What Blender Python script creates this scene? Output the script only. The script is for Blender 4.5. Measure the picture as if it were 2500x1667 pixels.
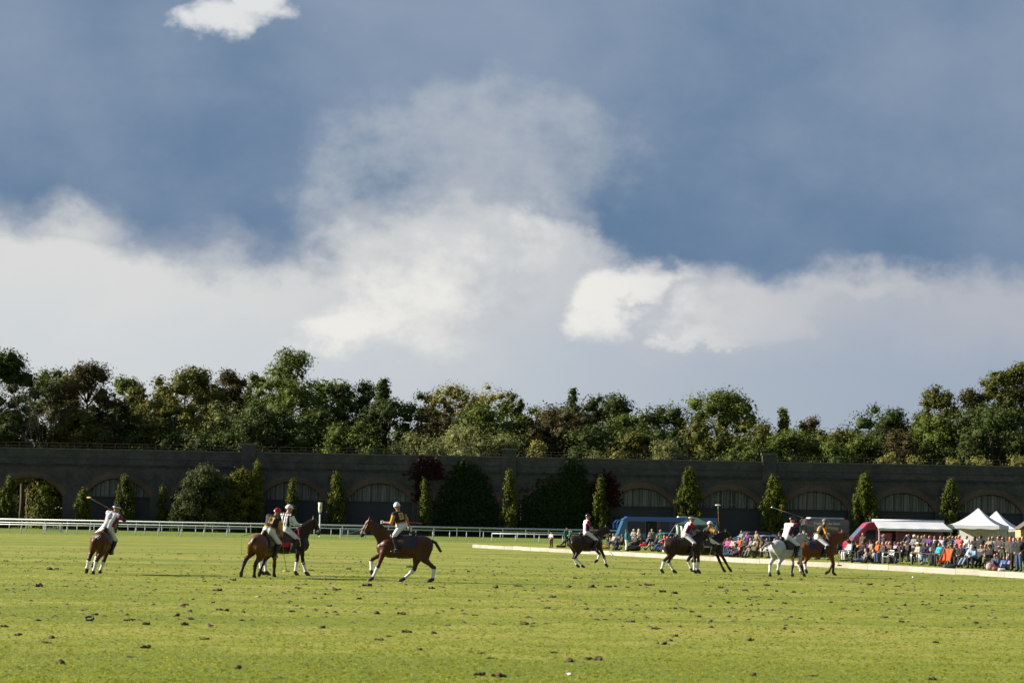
import bpy, bmesh, math, random
import numpy as np
from mathutils import Vector, Matrix, Euler
from mathutils.bvhtree import BVHTree

for o in list(bpy.data.objects):
    bpy.data.objects.remove(o)
SC = bpy.context.scene
COL = SC.collection
rnd = random.Random(11)

# ------------------------------------------------------------------ camera
FPX = 5903.0
PITCH = math.atan(447.9 / FPX)
ROLL = math.radians(1.07)
CAM_H = 1.89
CAMR = Matrix.Rotation(math.pi / 2 + PITCH, 3, 'X') @ Matrix.Rotation(ROLL, 3, 'Z')
camd = bpy.data.cameras.new('camera')
camd.sensor_width = 36.0
camd.lens = 36.0 * FPX / 2500.0
camd.clip_start = 0.5
camd.clip_end = 6000
camd.dof.use_dof = True
camd.dof.focus_distance = 84.0
camd.dof.aperture_fstop = 3.2
cam = bpy.data.objects.new('camera', camd)
cam.matrix_world = Matrix.Translation((0, 0, CAM_H)) @ CAMR.to_4x4()
COL.objects.link(cam)
SC.camera = cam


def ray(px, py):
    return CAMR @ Vector(((px - 1250.0) / FPX, -(py - 833.5) / FPX, -1.0))


def ground(px, py):
    d = ray(px, py)
    t = -CAM_H / d.z
    return Vector((d.x * t, d.y * t, 0.0))


def at(px, py, Y):
    d = ray(px, py)
    t = Y / d.y
    return Vector((d.x * t, Y, CAM_H + d.z * t))


def gx(px, Y, z=0.0):
    """x of the column px at depth Y and height z"""
    # iterate on py so that the point lies at height z
    py = 1281.0
    for _ in range(4):
        p = at(px, py, Y)
        py -= (z - p.z) * FPX / Y
    return at(px, py, Y).x


# ------------------------------------------------------------------ light
SUN_EL = math.radians(25.0)
SUN_AZ = math.radians(8.0)          # degrees behind the line of the wall, sun on the left
TO_SUN = Vector((-math.cos(SUN_EL) * math.cos(SUN_AZ), math.cos(SUN_EL) * math.sin(SUN_AZ), math.sin(SUN_EL)))
sund = bpy.data.lights.new('sun', 'SUN')
sund.energy = 5.0
sund.angle = math.radians(0.53)
sund.color = (1.0, 0.90, 0.74)
sun = bpy.data.objects.new('sun', sund)
sun.rotation_euler = TO_SUN.to_track_quat('Z', 'Y').to_euler()
COL.objects.link(sun)

vs = SC.view_settings
vs.view_transform = 'Standard'
vs.look = 'None'
vs.gamma = 1.0
vs.use_curve_mapping = False
vs.exposure = 1.38
SKY_GAIN = 0.35                      # radiance of the painted cloud colours before exposure

# ------------------------------------------------------------------ node maths


class NX:
    """tiny expression helper over shader math nodes"""
    def __init__(s, nt, sock):
        s.nt, s.s = nt, sock

    def _op(s, op, o=None, o2=None, clamp=False):
        n = s.nt.nodes.new('ShaderNodeMath')
        n.operation = op
        n.use_clamp = clamp
        for i, v in enumerate((s, o, o2)):
            if v is None:
                continue
            if isinstance(v, NX):
                s.nt.links.new(v.s, n.inputs[i])
            else:
                n.inputs[i].default_value = v
        return NX(s.nt, n.outputs[0])

    def __add__(s, o): return s._op('ADD', o)
    def __sub__(s, o): return s._op('SUBTRACT', o)
    def __mul__(s, o): return s._op('MULTIPLY', o)
    def __truediv__(s, o): return s._op('DIVIDE', o)
    def max(s, o): return s._op('MAXIMUM', o)
    def min(s, o): return s._op('MINIMUM', o)
    def sin(s): return s._op('SINE')
    def abs(s): return s._op('ABSOLUTE')

    def smooth(s, a, b):
        n = s.nt.nodes.new('ShaderNodeMapRange')
        n.interpolation_type = 'SMOOTHSTEP'
        s.nt.links.new(s.s, n.inputs[0])
        n.inputs[1].default_value = a
        n.inputs[2].default_value = b
        return NX(s.nt, n.outputs[0])


def mixc(nt, fac, a, b):
    n = nt.nodes.new('ShaderNodeMix')
    n.data_type = 'RGBA'
    n.clamp_factor = True
    for sock, v in ((n.inputs[0], fac), (n.inputs[6], a), (n.inputs[7], b)):
        if isinstance(v, NX):
            nt.links.new(v.s, sock)
        elif hasattr(v, 'links'):
            nt.links.new(v, sock)
        elif isinstance(v, (int, float)):
            sock.default_value = v
        else:
            sock.default_value = (*v, 1.0)
    return n.outputs[2]


def noise(nt, vec, scale, detail=4, rough=0.5, dist=0.0, out=0):
    n = nt.nodes.new('ShaderNodeTexNoise')
    n.inputs['Scale'].default_value = scale
    n.inputs['Detail'].default_value = detail
    n.inputs['Roughness'].default_value = rough
    n.inputs['Distortion'].default_value = dist
    if vec is not None:
        nt.links.new(vec, n.inputs['Vector'])
    return NX(nt, n.outputs[0]) if out == 0 else n.outputs[1]


def lin(h):
    """'#rrggbb' -> linear rgb"""
    c = [int(h[i:i + 2], 16) / 255 for i in (1, 3, 5)]
    return tuple(v / 12.92 if v <= 0.04045 else ((v + 0.055) / 1.055) ** 2.4 for v in c)


# ------------------------------------------------------------------ sky
W = bpy.data.worlds.new('World')
SC.world = W
W.use_nodes = True
nt = W.node_tree
nt.nodes.clear()
wo = nt.nodes.new('ShaderNodeOutputWorld')
bg = nt.nodes.new('ShaderNodeBackground')
tc = nt.nodes.new('ShaderNodeTexCoord')
sep = nt.nodes.new('ShaderNodeSeparateXYZ')
nt.links.new(tc.outputs['Generated'], sep.inputs[0])
dx, dy, dz = (NX(nt, sep.outputs[i]) for i in range(3))
U = dx._op('ARCTAN2', dy) * 5.903           # azimuth, in thousandths of the frame's pixels
V = dz._op('ARCSINE') * 5.903               # elevation, same unit
cmb = nt.nodes.new('ShaderNodeCombineXYZ')
for i, (v, k) in enumerate(((dx, 5.9), (dy, 5.9), (dz, 8.0))):
    nt.links.new((v * k).s, cmb.inputs[i])
PV = cmb.outputs[0]
nA = noise(nt, PV, 1.3, 2, 0.5)              # broad
wn = nt.nodes.new('ShaderNodeTexNoise')      # warp and billows in one
wn.inputs['Scale'].default_value = 3.4
wn.inputs['Detail'].default_value = 5
wn.inputs['Roughness'].default_value = 0.58
nt.links.new(PV, wn.inputs['Vector'])
wsep = nt.nodes.new('ShaderNodeSeparateColor')
nt.links.new(wn.outputs[1], wsep.inputs[0])
nB, n2, n3 = (NX(nt, wsep.outputs[i]) for i in range(3))
nC = noise(nt, PV, 13.0, 4, 0.6)             # small curls
Uw = U + (n2 - 0.5) * 0.42 + (nC - 0.5) * 0.06
Vw = V + (n3 - 0.5) * 0.26 + (nC - 0.5) * 0.05


def blob(u, v, ru, rv, tilt=0.0):
    c, s = math.cos(tilt), math.sin(tilt)
    a = ((Uw - u) * (c / ru) + (Vw - v) * (s / ru))
    b = ((Vw - v) * (c / rv) - (Uw - u) * (s / rv))
    return (a * a + b * b) * -1.0 + 1.0


def pu(px): return (px - 1250) / 1000
def pv(px, py): return (1258 + 0.0187 * px - py) / 1000


# the dark deck: everything above a ragged base line, with a bright gap in it
gap = blob(pu(1090), pv(1090, 560), 0.34, 0.30).max(blob(pu(1350), pv(1350, 430), 0.13, 0.16)).max(0.0)
spur = blob(pu(190), pv(190, 545), 0.16, 0.07).max(blob(pu(530), pv(530, 590), 0.10, 0.07) * 0.5).max(0.0)
sag = ((U + 0.64) * (U + 0.64) * -6.0 + 1.0).max(0.0)
deckf = Vw - 0.640 + sag * 0.055 + U.smooth(-0.1, 0.5) * 0.035 - gap * 0.12 - spur * 0.05 + (nA - 0.5) * 0.10
deck = deckf.smooth(-0.03, 0.06)
deckveil = (deckf + (U.smooth(-0.2, 0.5) * 0.07)).smooth(0.0, 0.13)
# bright heaps
heaps = None
for (px, py, ru, rv, t) in ((1060, 690, .36, .19, .42), (950, 790, .24, .085, .10),
                            (1280, 560, .20, .12, .5),
                            (1500, 740, .15, .10, .75), (1600, 680, .12, .06, .2),
                            (1850, 750, .27, .10, .32), (2060, 690, .28, .05, .06), (1720, 838, .14, .026, .06)):
    b = blob(pu(px), pv(px, py), ru, rv, t)
    heaps = b if heaps is None else heaps.max(b)
top = blob(pu(535), pv(535, 70), .13, .058, .26).max(blob(pu(620), pv(620, 15), .10, .06, .1))
hf = heaps + (nB - 0.5) * 1.2
heapm = hf.smooth(0.0, 0.75) * (U.smooth(0.1, 0.6) * -0.25 + 1.0)
topm = (top + (nB - 0.5) * 1.6 + (nC - 0.5) * 0.9).smooth(-0.05, 1.05)

sky = nt.nodes.new('ShaderNodeTexSky')
sky.sky_type = 'NISHITA'
sky.sun_disc = False
sky.sun_elevation = SUN_EL
sky.sun_rotation = math.atan2(TO_SUN.x, TO_SUN.y)
nish = nt.nodes.new('ShaderNodeVectorMath')
nish.operation = 'SCALE'
nt.links.new(sky.outputs[0], nish.inputs[0])
nish.inputs['Scale'].default_value = 0.10 / SKY_GAIN

left = U.smooth(-1.1, 1.3)
horizon = mixc(nt, left, lin('#d5d9de'), lin('#9dabc0'))
low = mixc(nt, 0.05, horizon, nish.outputs[0])
bank = mixc(nt, left, lin('#e2e3e2'), lin('#b9bec8'))
bankm = (V + (nB - 0.5) * 0.35).smooth(0.34, 0.60)
c1 = mixc(nt, bankm, low, bank)
heapc = mixc(nt, (hf * 0.35 + (n2 - 0.5) * 2.2 + 0.35).smooth(0.1, 0.9), lin('#c9cdd2'), lin('#f6f5f0'))
heapright = mixc(nt, U.smooth(0.25, 0.75), heapc, lin('#cbcdd2'))
c2 = mixc(nt, heapm, c1, heapright)
deep = mixc(nt, ((V.min(1.35) - 0.95) * 0.55 + (nA - 0.5) * 1.3 + (nB - 0.5) * 0.9 + 0.5).smooth(0.0, 1.0), lin('#6884a4'), lin('#8ea0b8'))
edge = mixc(nt, deckveil, lin('#a6b0bf'), deep)
gveil = blob(pu(1130), pv(1130, 420), 0.52, 0.30).max(0.0)
veil = (gveil * 0.9 + (nB - 0.5) * 2.2 + (n2 - 0.5) * 1.6).smooth(0.0, 1.1) * 0.68 * gveil.smooth(0.0, 0.6)
wisp = ((n3 - 0.5) * 2.0 + (nA - 0.5) * 1.4 - 0.12).smooth(0.0, 0.8) * 0.35
deckc = mixc(nt, wisp, edge, lin('#a9b4c6'))
deckd = mixc(nt, veil, deckc, lin('#c3c9d0'))
c3 = mixc(nt, deck, c2, deckd)
c4 = mixc(nt, topm, c3, lin('#e8eaeb'))
# below the horizon: far ground tone
c6 = mixc(nt, V.smooth(-0.12, -0.02), lin('#6b7440'), c4)
nt.links.new(c6, bg.inputs[0])
bg.inputs[1].default_value = SKY_GAIN
nt.links.new(bg.outputs[0], wo.inputs[0])
W.cycles.sampling_method = 'MANUAL'
W.cycles.sample_map_resolution = 512
SC.cycles.max_bounces = 5
SC.cycles.diffuse_bounces = 2
SC.cycles.glossy_bounces = 2
SC.cycles.transmission_bounces = 2

# ------------------------------------------------------------------ tags and objects


def tag(o, label=None, cat=None, group=None, kind=None):
    if label:
        o['label'] = label
    if cat:
        o['category'] = cat
    if group:
        o['group'] = group
    if kind:
        o['kind'] = kind
    return o


def thing(name, label, cat, loc=(0, 0, 0), rz=0.0, group=None, rx=0.0):
    e = bpy.data.objects.new(name, None)
    e.empty_display_size = 0.2
    COL.objects.link(e)
    e.location = loc
    e.rotation_euler = (rx, 0, rz)
    return tag(e, label, cat, group)


def link(name, me, mats=None, parent=None, loc=None, rot=None, scale=None):
    o = bpy.data.objects.new(name, me)
    COL.objects.link(o)
    if mats is not None and not isinstance(mats, (list, tuple)):
        mats = [mats]
    if mats:
        if len(me.materials) == 0:
            for m in mats:
                me.materials.append(m)
        else:
            for i, m in enumerate(mats):
                if me.materials[i] is not m:
                    o.material_slots[i].link = 'OBJECT'
                    o.material_slots[i].material = m
    if parent is not None:
        o.parent = parent
    if loc is not None:
        o.location = loc
    if rot is not None:
        o.rotation_euler = rot
    if scale is not None:
        o.scale = scale
    return o


def dup(o, parent=None):
    """copy of a thing with its parts and sub-parts"""
    c = o.copy()
    COL.objects.link(c)
    if parent is not None:
        c.parent = parent
    for ch in list(o.children):
        dup(ch, c)
    return c


def npmesh(name, V_, F_, smooth=False, midx=None):
    """F_: (n,4) or (n,3) int array"""
    V_ = np.asarray(V_, dtype=np.float32)
    F_ = np.asarray(F_, dtype=np.int32)
    k = F_.shape[1]
    me = bpy.data.meshes.new(name)
    me.vertices.add(len(V_))
    me.vertices.foreach_set('co', V_.ravel())
    me.loops.add(F_.size)
    me.loops.foreach_set('vertex_index', F_.ravel())
    me.polygons.add(len(F_))
    me.polygons.foreach_set('loop_start', np.arange(0, F_.size, k, dtype=np.int32))
    me.polygons.foreach_set('loop_total', np.full(len(F_), k, dtype=np.int32))
    if smooth:
        me.polygons.foreach_set('use_smooth', np.ones(len(F_), dtype=bool))
    if midx is not None:
        me.polygons.foreach_set('material_index', np.asarray(midx, dtype=np.int32))
    me.update(calc_edges=True)
    return me


class MB:
    """collects boxes, tubes, prisms into one mesh"""
    def __init__(s):
        s.v, s.f, s.m, s.sm = [], [], [], []
        s.cur = 0
        s.smooth = False

    def add(s, vs, fs):
        b = len(s.v)
        s.v += [tuple(v) for v in vs]
        for f in fs:
            s.f.append([b + i for i in f])
            s.m.append(s.cur)
            s.sm.append(s.smooth)
        return s

    def box(s, x0, x1, y0, y1, z0, z1):
        vs = [(x, y, z) for x in (x0, x1) for y in (y0, y1) for z in (z0, z1)]
        return s.add(vs, [(0, 1, 3, 2), (4, 6, 7, 5), (0, 4, 5, 1), (2, 3, 7, 6), (0, 2, 6, 4), (1, 5, 7, 3)])

    def tube(s, pts, r, n=6, r1=None, caps=True):
        """tube through points; r may vary linearly to r1, or be a list"""
        pts = [Vector(p) for p in pts]
        m = len(pts)
        rs = r if isinstance(r, (list, tuple)) else [r + ((r1 if r1 is not None else r) - r) * i / max(1, m - 1) for i in range(m)]
        vs, fs = [], []
        up = None
        for i, p in enumerate(pts):
            t = (pts[min(i + 1, m - 1)] - pts[max(i - 1, 0)])
            if t.length < 1e-9:
                t = Vector((0, 0, 1))
            t.normalize()
            if up is None:
                a = Vector((0, 0, 1)) if abs(t.z) < 0.9 else Vector((1, 0, 0))
                up = a
            u = (up - t * up.dot(t))
            if u.length < 1e-6:
                u = t.orthogonal()
            u.normalize()
            up = u
            w = t.cross(u)
            for k in range(n):
                an = 2 * math.pi * k / n
                vs.append(p + (u * math.cos(an) + w * math.sin(an)) * rs[i])
        for i in range(m - 1):
            for k in range(n):
                a, b = i * n + k, i * n + (k + 1) % n
                fs.append((a, b, b + n, a + n))
        if caps:
            fs.append(tuple(range(n - 1, -1, -1)))
            fs.append(tuple((m - 1) * n + k for k in range(n)))
        return s.add(vs, fs)

    def bar(s, a, b, w, h):
        """rectangular bar from a to b, w across (horizontal), h high"""
        a, b = Vector(a), Vector(b)
        t = (b - a).normalized()
        up = Vector((0, 0, 1)) if abs(t.z) < 0.95 else Vector((1, 0, 0))
        sx = t.cross(up).normalized() * (w / 2)
        sy = sx.cross(t).normalized() * (h / 2)
        vs = [p + i * sx + j * sy for p in (a, b) for i, j in ((-1, -1), (1, -1), (1, 1), (-1, 1))]
        return s.add(vs, [(3, 2, 1, 0), (4, 5, 6, 7), (0, 1, 5, 4), (1, 2, 6, 5), (2, 3, 7, 6), (3, 0, 4, 7)])

    def lathe(s, prof, n=16, c=(0, 0, 0)):
        """prof: list of (r, z)"""
        vs, fs = [], []
        for r, z in prof:
            for k in range(n):
                an = 2 * math.pi * k / n
                vs.append((c[0] + r * math.cos(an), c[1] + r * math.sin(an), c[2] + z))
        for i in range(len(prof) - 1):
            for k in range(n):
                a, b = i * n + k, i * n + (k + 1) % n
                fs.append((a, b, b + n, a + n))
        fs.append(tuple(range(n - 1, -1, -1)))
        fs.append(tuple((len(prof) - 1) * n + k for k in range(n)))
        return s.add(vs, fs)

    def prism(s, poly, y0, y1, inset=None):
        """poly in (x,z), extruded along y; inset(z) scales the half width"""
        n = len(poly)
        f = inset or (lambda z: 1.0)
        c, h = (y0 + y1) / 2, (y1 - y0) / 2
        vs = [(x, c - h * f(z), z) for x, z in poly] + [(x, c + h * f(z), z) for x, z in poly]
        fs = [tuple(range(n)), tuple(range(2 * n - 1, n - 1, -1))]
        for i in range(n):
            j = (i + 1) % n
            fs.append((i, i + n, j + n, j))
        return s.add(vs, fs)

    def mesh(s, name='m', bevel=0.0):
        me = bpy.data.meshes.new(name)
        me.from_pydata(s.v, [], s.f)
        me.polygons.foreach_set('material_index', s.m)
        me.polygons.foreach_set('use_smooth', s.sm)
        bm = bmesh.new()
        bm.from_mesh(me)
        bmesh.ops.recalc_face_normals(bm, faces=bm.faces)
        if bevel:
            bmesh.ops.bevel(bm, geom=list(bm.edges), offset=bevel, segments=2, affect='EDGES', clamp_overlap=True)
        bm.to_mesh(me)
        bm.free()
        return me

    def build(s, name, mats, parent=None, bevel=0.0, **kw):
        return link(name, s.mesh(name, bevel), mats, parent, **kw)


# ------------------------------------------------------------------ materials
_mats = {}


def M(name, col, rough=0.7, var=0.12, scale=6.0, bump=0.0, metal=0.0, spec=0.35, coat=0.0, emis=None):
    if name in _mats:
        return _mats[name]
    if isinstance(col, str):
        col = lin(col)
    m = bpy.data.materials.new(name)
    m.use_nodes = True
    t = m.node_tree
    p = t.nodes['Principled BSDF']
    p.inputs['Roughness'].default_value = rough
    p.inputs['Metallic'].default_value = metal
    p.inputs['Specular IOR Level'].default_value = spec
    p.inputs['Coat Weight'].default_value = coat
    if var > 0 or bump > 0:
        c = t.nodes.new('ShaderNodeTexCoord')
        n = noise(t, c.outputs['Object'], scale, 5, 0.6)
        if var > 0:
            dark = tuple(v * (1 - var) for v in col)
            lite = tuple(min(1, v * (1 + var)) for v in col)
            t.links.new(mixc(t, n.smooth(0.3, 0.7), dark, lite), p.inputs['Base Color'])
        else:
            p.inputs['Base Color'].default_value = (*col, 1)
        if bump > 0:
            b = t.nodes.new('ShaderNodeBump')
            b.inputs['Strength'].default_value = bump
            b.inputs['Distance'].default_value = 0.02
            t.links.new(n.s, b.inputs['Height'])
            t.links.new(b.outputs[0], p.inputs['Normal'])
    else:
        p.inputs['Base Color'].default_value = (*col, 1)
    _mats[name] = m
    return m


def leafmat(name, c0, c1, trans=0.22):
    if name in _mats:
        return _mats[name]
    m = bpy.data.materials.new(name)
    m.use_nodes = True
    t = m.node_tree
    t.nodes.remove(t.nodes['Principled BSDF'])
    out = t.nodes['Material Output']
    at_ = t.nodes.new('ShaderNodeAttribute')
    at_.attribute_name = 'leafvar'
    oi = t.nodes.new('ShaderNodeObjectInfo')
    f = NX(t, at_.outputs['Fac']) * 0.8 + NX(t, oi.outputs['Random']) * 0.2
    c = mixc(t, f, c0, c1)
    d = t.nodes.new('ShaderNodeBsdfPrincipled')
    d.inputs['Roughness'].default_value = 0.7
    d.inputs['Specular IOR Level'].default_value = 0.12
    tr = t.nodes.new('ShaderNodeBsdfTranslucent')
    t.links.new(c, d.inputs['Base Color'])
    t.links.new(c, tr.inputs['Color'])
    mx = t.nodes.new('ShaderNodeMixShader')
    mx.inputs[0].default_value = trans
    t.links.new(d.outputs[0], mx.inputs[1])
    t.links.new(tr.outputs[0], mx.inputs[2])
    t.links.new(mx.outputs[0], out.inputs[0])
    _mats[name] = m
    return m


# ------------------------------------------------------------------ organic surfaces: smooth union of capsules and ellipsoids, polygonised
EDGES = [(a, b) for a in range(8) for b in range(a + 1, 8) if bin(a ^ b).count('1') == 1]


def surface_nets(D, org, vox):
    S = D < 0
    c = np.zeros(tuple(n - 1 for n in S.shape), dtype=np.int8)
    sl = (slice(None, -1), slice(1, None))
    corners = [(i >> 2 & 1, i >> 1 & 1, i & 1) for i in range(8)]
    for (i, j, k) in corners:
        c += S[sl[i], sl[j], sl[k]]
    act = (c > 0) & (c < 8)
    I = np.argwhere(act)
    idx = np.full(act.shape, -1, dtype=np.int64)
    idx[act] = np.arange(len(I))
    vals = np.stack([D[I[:, 0] + i, I[:, 1] + j, I[:, 2] + k] for i, j, k in corners], 1)
    pos = np.zeros((len(I), 3))
    cnt = np.zeros(len(I))
    ca = np.array(corners, dtype=float)
    for a, b in EDGES:
        m = (vals[:, a] < 0) != (vals[:, b] < 0)
        t = vals[m, a] / (vals[m, a] - vals[m, b])
        pos[m] += ca[a] + t[:, None] * (ca[b] - ca[a])
        cnt[m] += 1
    pos = (I + pos / cnt[:, None]) * vox + org
    quads = []
    for ax in range(3):
        s0 = [slice(None)] * 3
        s1 = [slice(None)] * 3
        s0[ax] = slice(None, -1)
        s1[ax] = slice(1, None)
        A, B = S[tuple(s0)], S[tuple(s1)]
        E = np.argwhere(A != B)
        if not len(E):
            continue
        flip = A[E[:, 0], E[:, 1], E[:, 2]]
        b, d = (ax + 1) % 3, (ax + 2) % 3
        ok = (E[:, b] > 0) & (E[:, d] > 0) & (E[:, b] < act.shape[b]) & (E[:, d] < act.shape[d])
        E, flip = E[ok], flip[ok]

        def cell(ob, od):
            q = E.copy()
            q[:, b] -= ob
            q[:, d] -= od
            return idx[q[:, 0], q[:, 1], q[:, 2]]
        q = np.stack([cell(1, 1), cell(0, 1), cell(0, 0), cell(1, 0)], 1)
        q[~flip] = q[~flip][:, ::-1]
        quads.append(q)
    return pos, np.concatenate(quads)


def prim_d(pr, P):
    """distance of points P (..,3) to a primitive"""
    if pr[0] == 'c':
        _, a, b, ra, rb, ys = pr[:6]
        a, b = np.array(a, dtype=np.float32), np.array(b, dtype=np.float32)
        ab = b - a
        L = float(ab @ ab) + 1e-12
        t = np.clip(((P - a) @ ab) / L, 0, 1)
        q = P - a - t[..., None] * ab
        if ys != 1.0:
            q = q / np.array((1, ys, 1), dtype=np.float32)
        d = np.sqrt((q * q).sum(-1)) - (ra + t * (rb - ra))
        return d * (ys if ys < 1 else 1)
    _, c, r, R = pr[:4]
    q = P - np.array(c, dtype=np.float32)
    if R is not None:
        q = q @ np.array(R, dtype=np.float32)
    r = np.array(r, dtype=np.float32)
    k0 = np.sqrt(((q / r) ** 2).sum(-1))
    k1 = np.sqrt(((q / (r * r)) ** 2).sum(-1)) + 1e-6
    return k0 * (k0 - 1) / k1


def C(a, b, ra, rb, zone, ys=1.0): return ('c', tuple(a), tuple(b), ra, rb, ys, zone)
def EL(c, r, zone, R=None): return ('e', tuple(c), tuple(r), R, zone)


def sdf(prims, vox, k=0.04):
    """-> verts, quads, zone per face"""
    lo = np.full(3, 1e9)
    hi = -lo
    bb = []
    for p in prims:
        if p[0] == 'c':
            r = max(p[3], p[4]) * max(1, p[5])
            a, b = np.array(p[1]), np.array(p[2])
            l, h = np.minimum(a, b) - r, np.maximum(a, b) + r
        else:
            r = max(p[2])
            l, h = np.array(p[1]) - r, np.array(p[1]) + r
        bb.append((l, h))
        lo, hi = np.minimum(lo, l), np.maximum(hi, h)
    pad = k + 3 * vox
    lo = lo - pad
    n = np.ceil((hi + pad - lo) / vox).astype(int) + 1
    D = np.full(n, 5.0, dtype=np.float32)
    for p, (l, h) in zip(prims, bb):
        i0 = np.maximum(0, np.floor((l - pad - lo) / vox).astype(int))
        i1 = np.minimum(n, np.ceil((h + pad - lo) / vox).astype(int) + 1)
        g = np.stack(np.meshgrid(*[np.arange(i0[a], i1[a], dtype=np.float32) * vox + lo[a] for a in range(3)], indexing='ij'), -1)
        d = prim_d(p, g.astype(np.float32))
        s = D[i0[0]:i1[0], i0[1]:i1[1], i0[2]:i1[2]]
        hh = np.maximum(k - np.abs(s - d), 0) / k
        s[...] = np.minimum(s, d) - hh * hh * k * 0.25
    Vx, F = surface_nets(D, lo, vox)
    fc = Vx[F].mean(1).astype(np.float32)
    best = np.full(len(F), 1e9)
    zone = np.zeros(len(F), dtype=object)
    for p in prims:
        d = prim_d(p, fc)
        m = d < best
        best[m] = d[m]
        zone[m] = p[-1]
    return Vx, F, zone


def vnormals(Vx, F):
    a, b, c, d = (Vx[F[:, i]] for i in range(4))
    fn = np.cross(c - a, d - b)
    N = np.zeros_like(Vx)
    for i in range(4):
        np.add.at(N, F[:, i], fn)
    return N / (np.linalg.norm(N, axis=1, keepdims=True) + 1e-12)


def shell(name, Vx, F, mask, N, off, midx=None):
    """faces under mask, pushed out along the normals"""
    f = F[mask]
    u, inv = np.unique(f.ravel(), return_inverse=True)
    v = Vx[u] + N[u] * off
    return npmesh(name, v, inv.reshape(-1, 4), True, None if midx is None else midx[mask])
# ================================================================== GROUND


def grass_material(name, c_dark, c_mid, c_dry, worn=0.0):
    m = bpy.data.materials.new(name)
    m.use_nodes = True
    t = m.node_tree
    p = t.nodes['Principled BSDF']
    tcn = t.nodes.new('ShaderNodeTexCoord')
    o = tcn.outputs['Object']
    mpg = t.nodes.new('ShaderNodeMapping')
    mpg.inputs['Scale'].default_value = (0.35, 1.6, 1)
    t.links.new(o, mpg.inputs[0])
    big = noise(t, mpg.outputs[0], 0.11, 5, 0.62, 0.6)
    mid = noise(t, o, 0.7, 5, 0.6, 0.4)
    fine = noise(t, o, 9.0, 4, 0.65)
    tiny = noise(t, o, 45.0, 3, 0.6)
    f1 = big * 0.62 + mid * 0.30 + fine * 0.18 - 0.03
    col = mixc(t, f1.smooth(0.38, 0.66), c_dark, c_mid)
    col = mixc(t, (mid * 0.45 + fine * 0.25 + big * 0.45).smooth(0.55, 0.70), col, c_dry)
    col = mixc(t, tiny.smooth(0.35, 0.75) * 0.22, col, tuple(v * 0.45 for v in c_dark))
    if worn:
        soil = noise(t, o, 1.6, 6, 0.7, 0.8)
        patch = noise(t, o, 0.06, 3, 0.5)
        w = (soil + (patch - 0.5) * 0.9).smooth(0.63, 0.74) * worn
        col = mixc(t, w, col, (0.085, 0.062, 0.028))
    t.links.new(col, p.inputs['Base Color'])
    p.inputs['Roughness'].default_value = 0.8
    p.inputs['Specular IOR Level'].default_value = 0.25
    b = t.nodes.new('ShaderNodeBump')
    b.inputs['Strength'].default_value = 1.0
    b.inputs['Distance'].default_value = 0.05
    t.links.new((fine * 0.6 + tiny * 0.5).s, b.inputs['Height'])
    t.links.new(b.outputs[0], p.inputs['Normal'])
    return m


G_PITCH = grass_material('pitch grass', (0.128, 0.168, 0.015), (0.220, 0.250, 0.024), (0.285, 0.262, 0.062), 0.8)
G_TRACK = grass_material('track grass', (0.080, 0.130, 0.012), (0.130, 0.190, 0.018), (0.170, 0.200, 0.03))


def sheet(name, x0, x1, y0, y1, z, mat, nx=1, ny=1):
    me = bpy.data.meshes.new(name)
    vs = [(x0 + (x1 - x0) * i / nx, y0 + (y1 - y0) * j / ny, z) for j in range(ny + 1) for i in range(nx + 1)]
    fs = [(j * (nx + 1) + i, j * (nx + 1) + i + 1, (j + 1) * (nx + 1) + i + 1, (j + 1) * (nx + 1) + i) for j in range(ny) for i in range(nx)]
    me.from_pydata(vs, [], fs)
    return tag(link(name, me, mat), kind='structure')


sheet('ground', -3000, 3000, -300, 5000, 0.0, G_PITCH)
Y_R1, Y_R2, Y_R3 = 257.0, 286.5, 328.0
sheet('race_track', -400, 400, Y_R1 + 6, 364, 0.006, G_TRACK)

# ================================================================== VIADUCT
YW = 368.9                       # front face of the wall
PITCHX = 13.29
X0 = -6.5
HALF = 5.0                       # half width of an arch opening
CROWN, SPRING = 7.9, 5.05
ARC_C = (SPRING + CROWN - (HALF ** 2) / (CROWN - SPRING)) / 2
ARC_R = CROWN - ARC_C
A0 = math.asin((SPRING - ARC_C) / ARC_R)


def brick_material(name, c1, c2, mortar):
    m = bpy.data.materials.new(name)
    m.use_nodes = True
    t = m.node_tree
    p = t.nodes['Principled BSDF']
    tcn = t.nodes.new('ShaderNodeTexCoord')
    mp = t.nodes.new('ShaderNodeMapping')
    mp.inputs['Rotation'].default_value = (math.pi / 2, 0, 0)
    t.links.new(tcn.outputs['Object'], mp.inputs[0])
    br = t.nodes.new('ShaderNodeTexBrick')
    br.inputs['Scale'].default_value = 1.0
    br.inputs['Brick Width'].default_value = 0.45
    br.inputs['Row Height'].default_value = 0.16
    br.inputs['Mortar Size'].default_value = 0.014
    br.inputs['Color1'].default_value = (*c1, 1)
    br.inputs['Color2'].default_value = (*c2, 1)
    br.inputs['Mortar'].default_value = (*mortar, 1)
    t.links.new(mp.outputs[0], br.inputs['Vector'])
    n = noise(t, tcn.outputs['Object'], 0.35, 6, 0.65, 0.5)
    n2 = noise(t, tcn.outputs['Object'], 3.0, 4, 0.6)
    c = mixc(t, (n * 0.7 + n2 * 0.3).smooth(0.35, 0.7), br.outputs['Color'], tuple(v * 0.55 for v in c1))
    t.links.new(c, p.inputs['Base Color'])
    p.inputs['Roughness'].default_value = 0.85
    b = t.nodes.new('ShaderNodeBump')
    b.inputs['Strength'].default_value = 0.5
    b.inputs['Distance'].default_value = 0.02
    t.links.new((NX(t, br.outputs['Fac']) * -1.0 + n2 * 0.5).s, b.inputs['Height'])
    t.links.new(b.outputs[0], p.inputs['Normal'])
    return m


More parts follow.
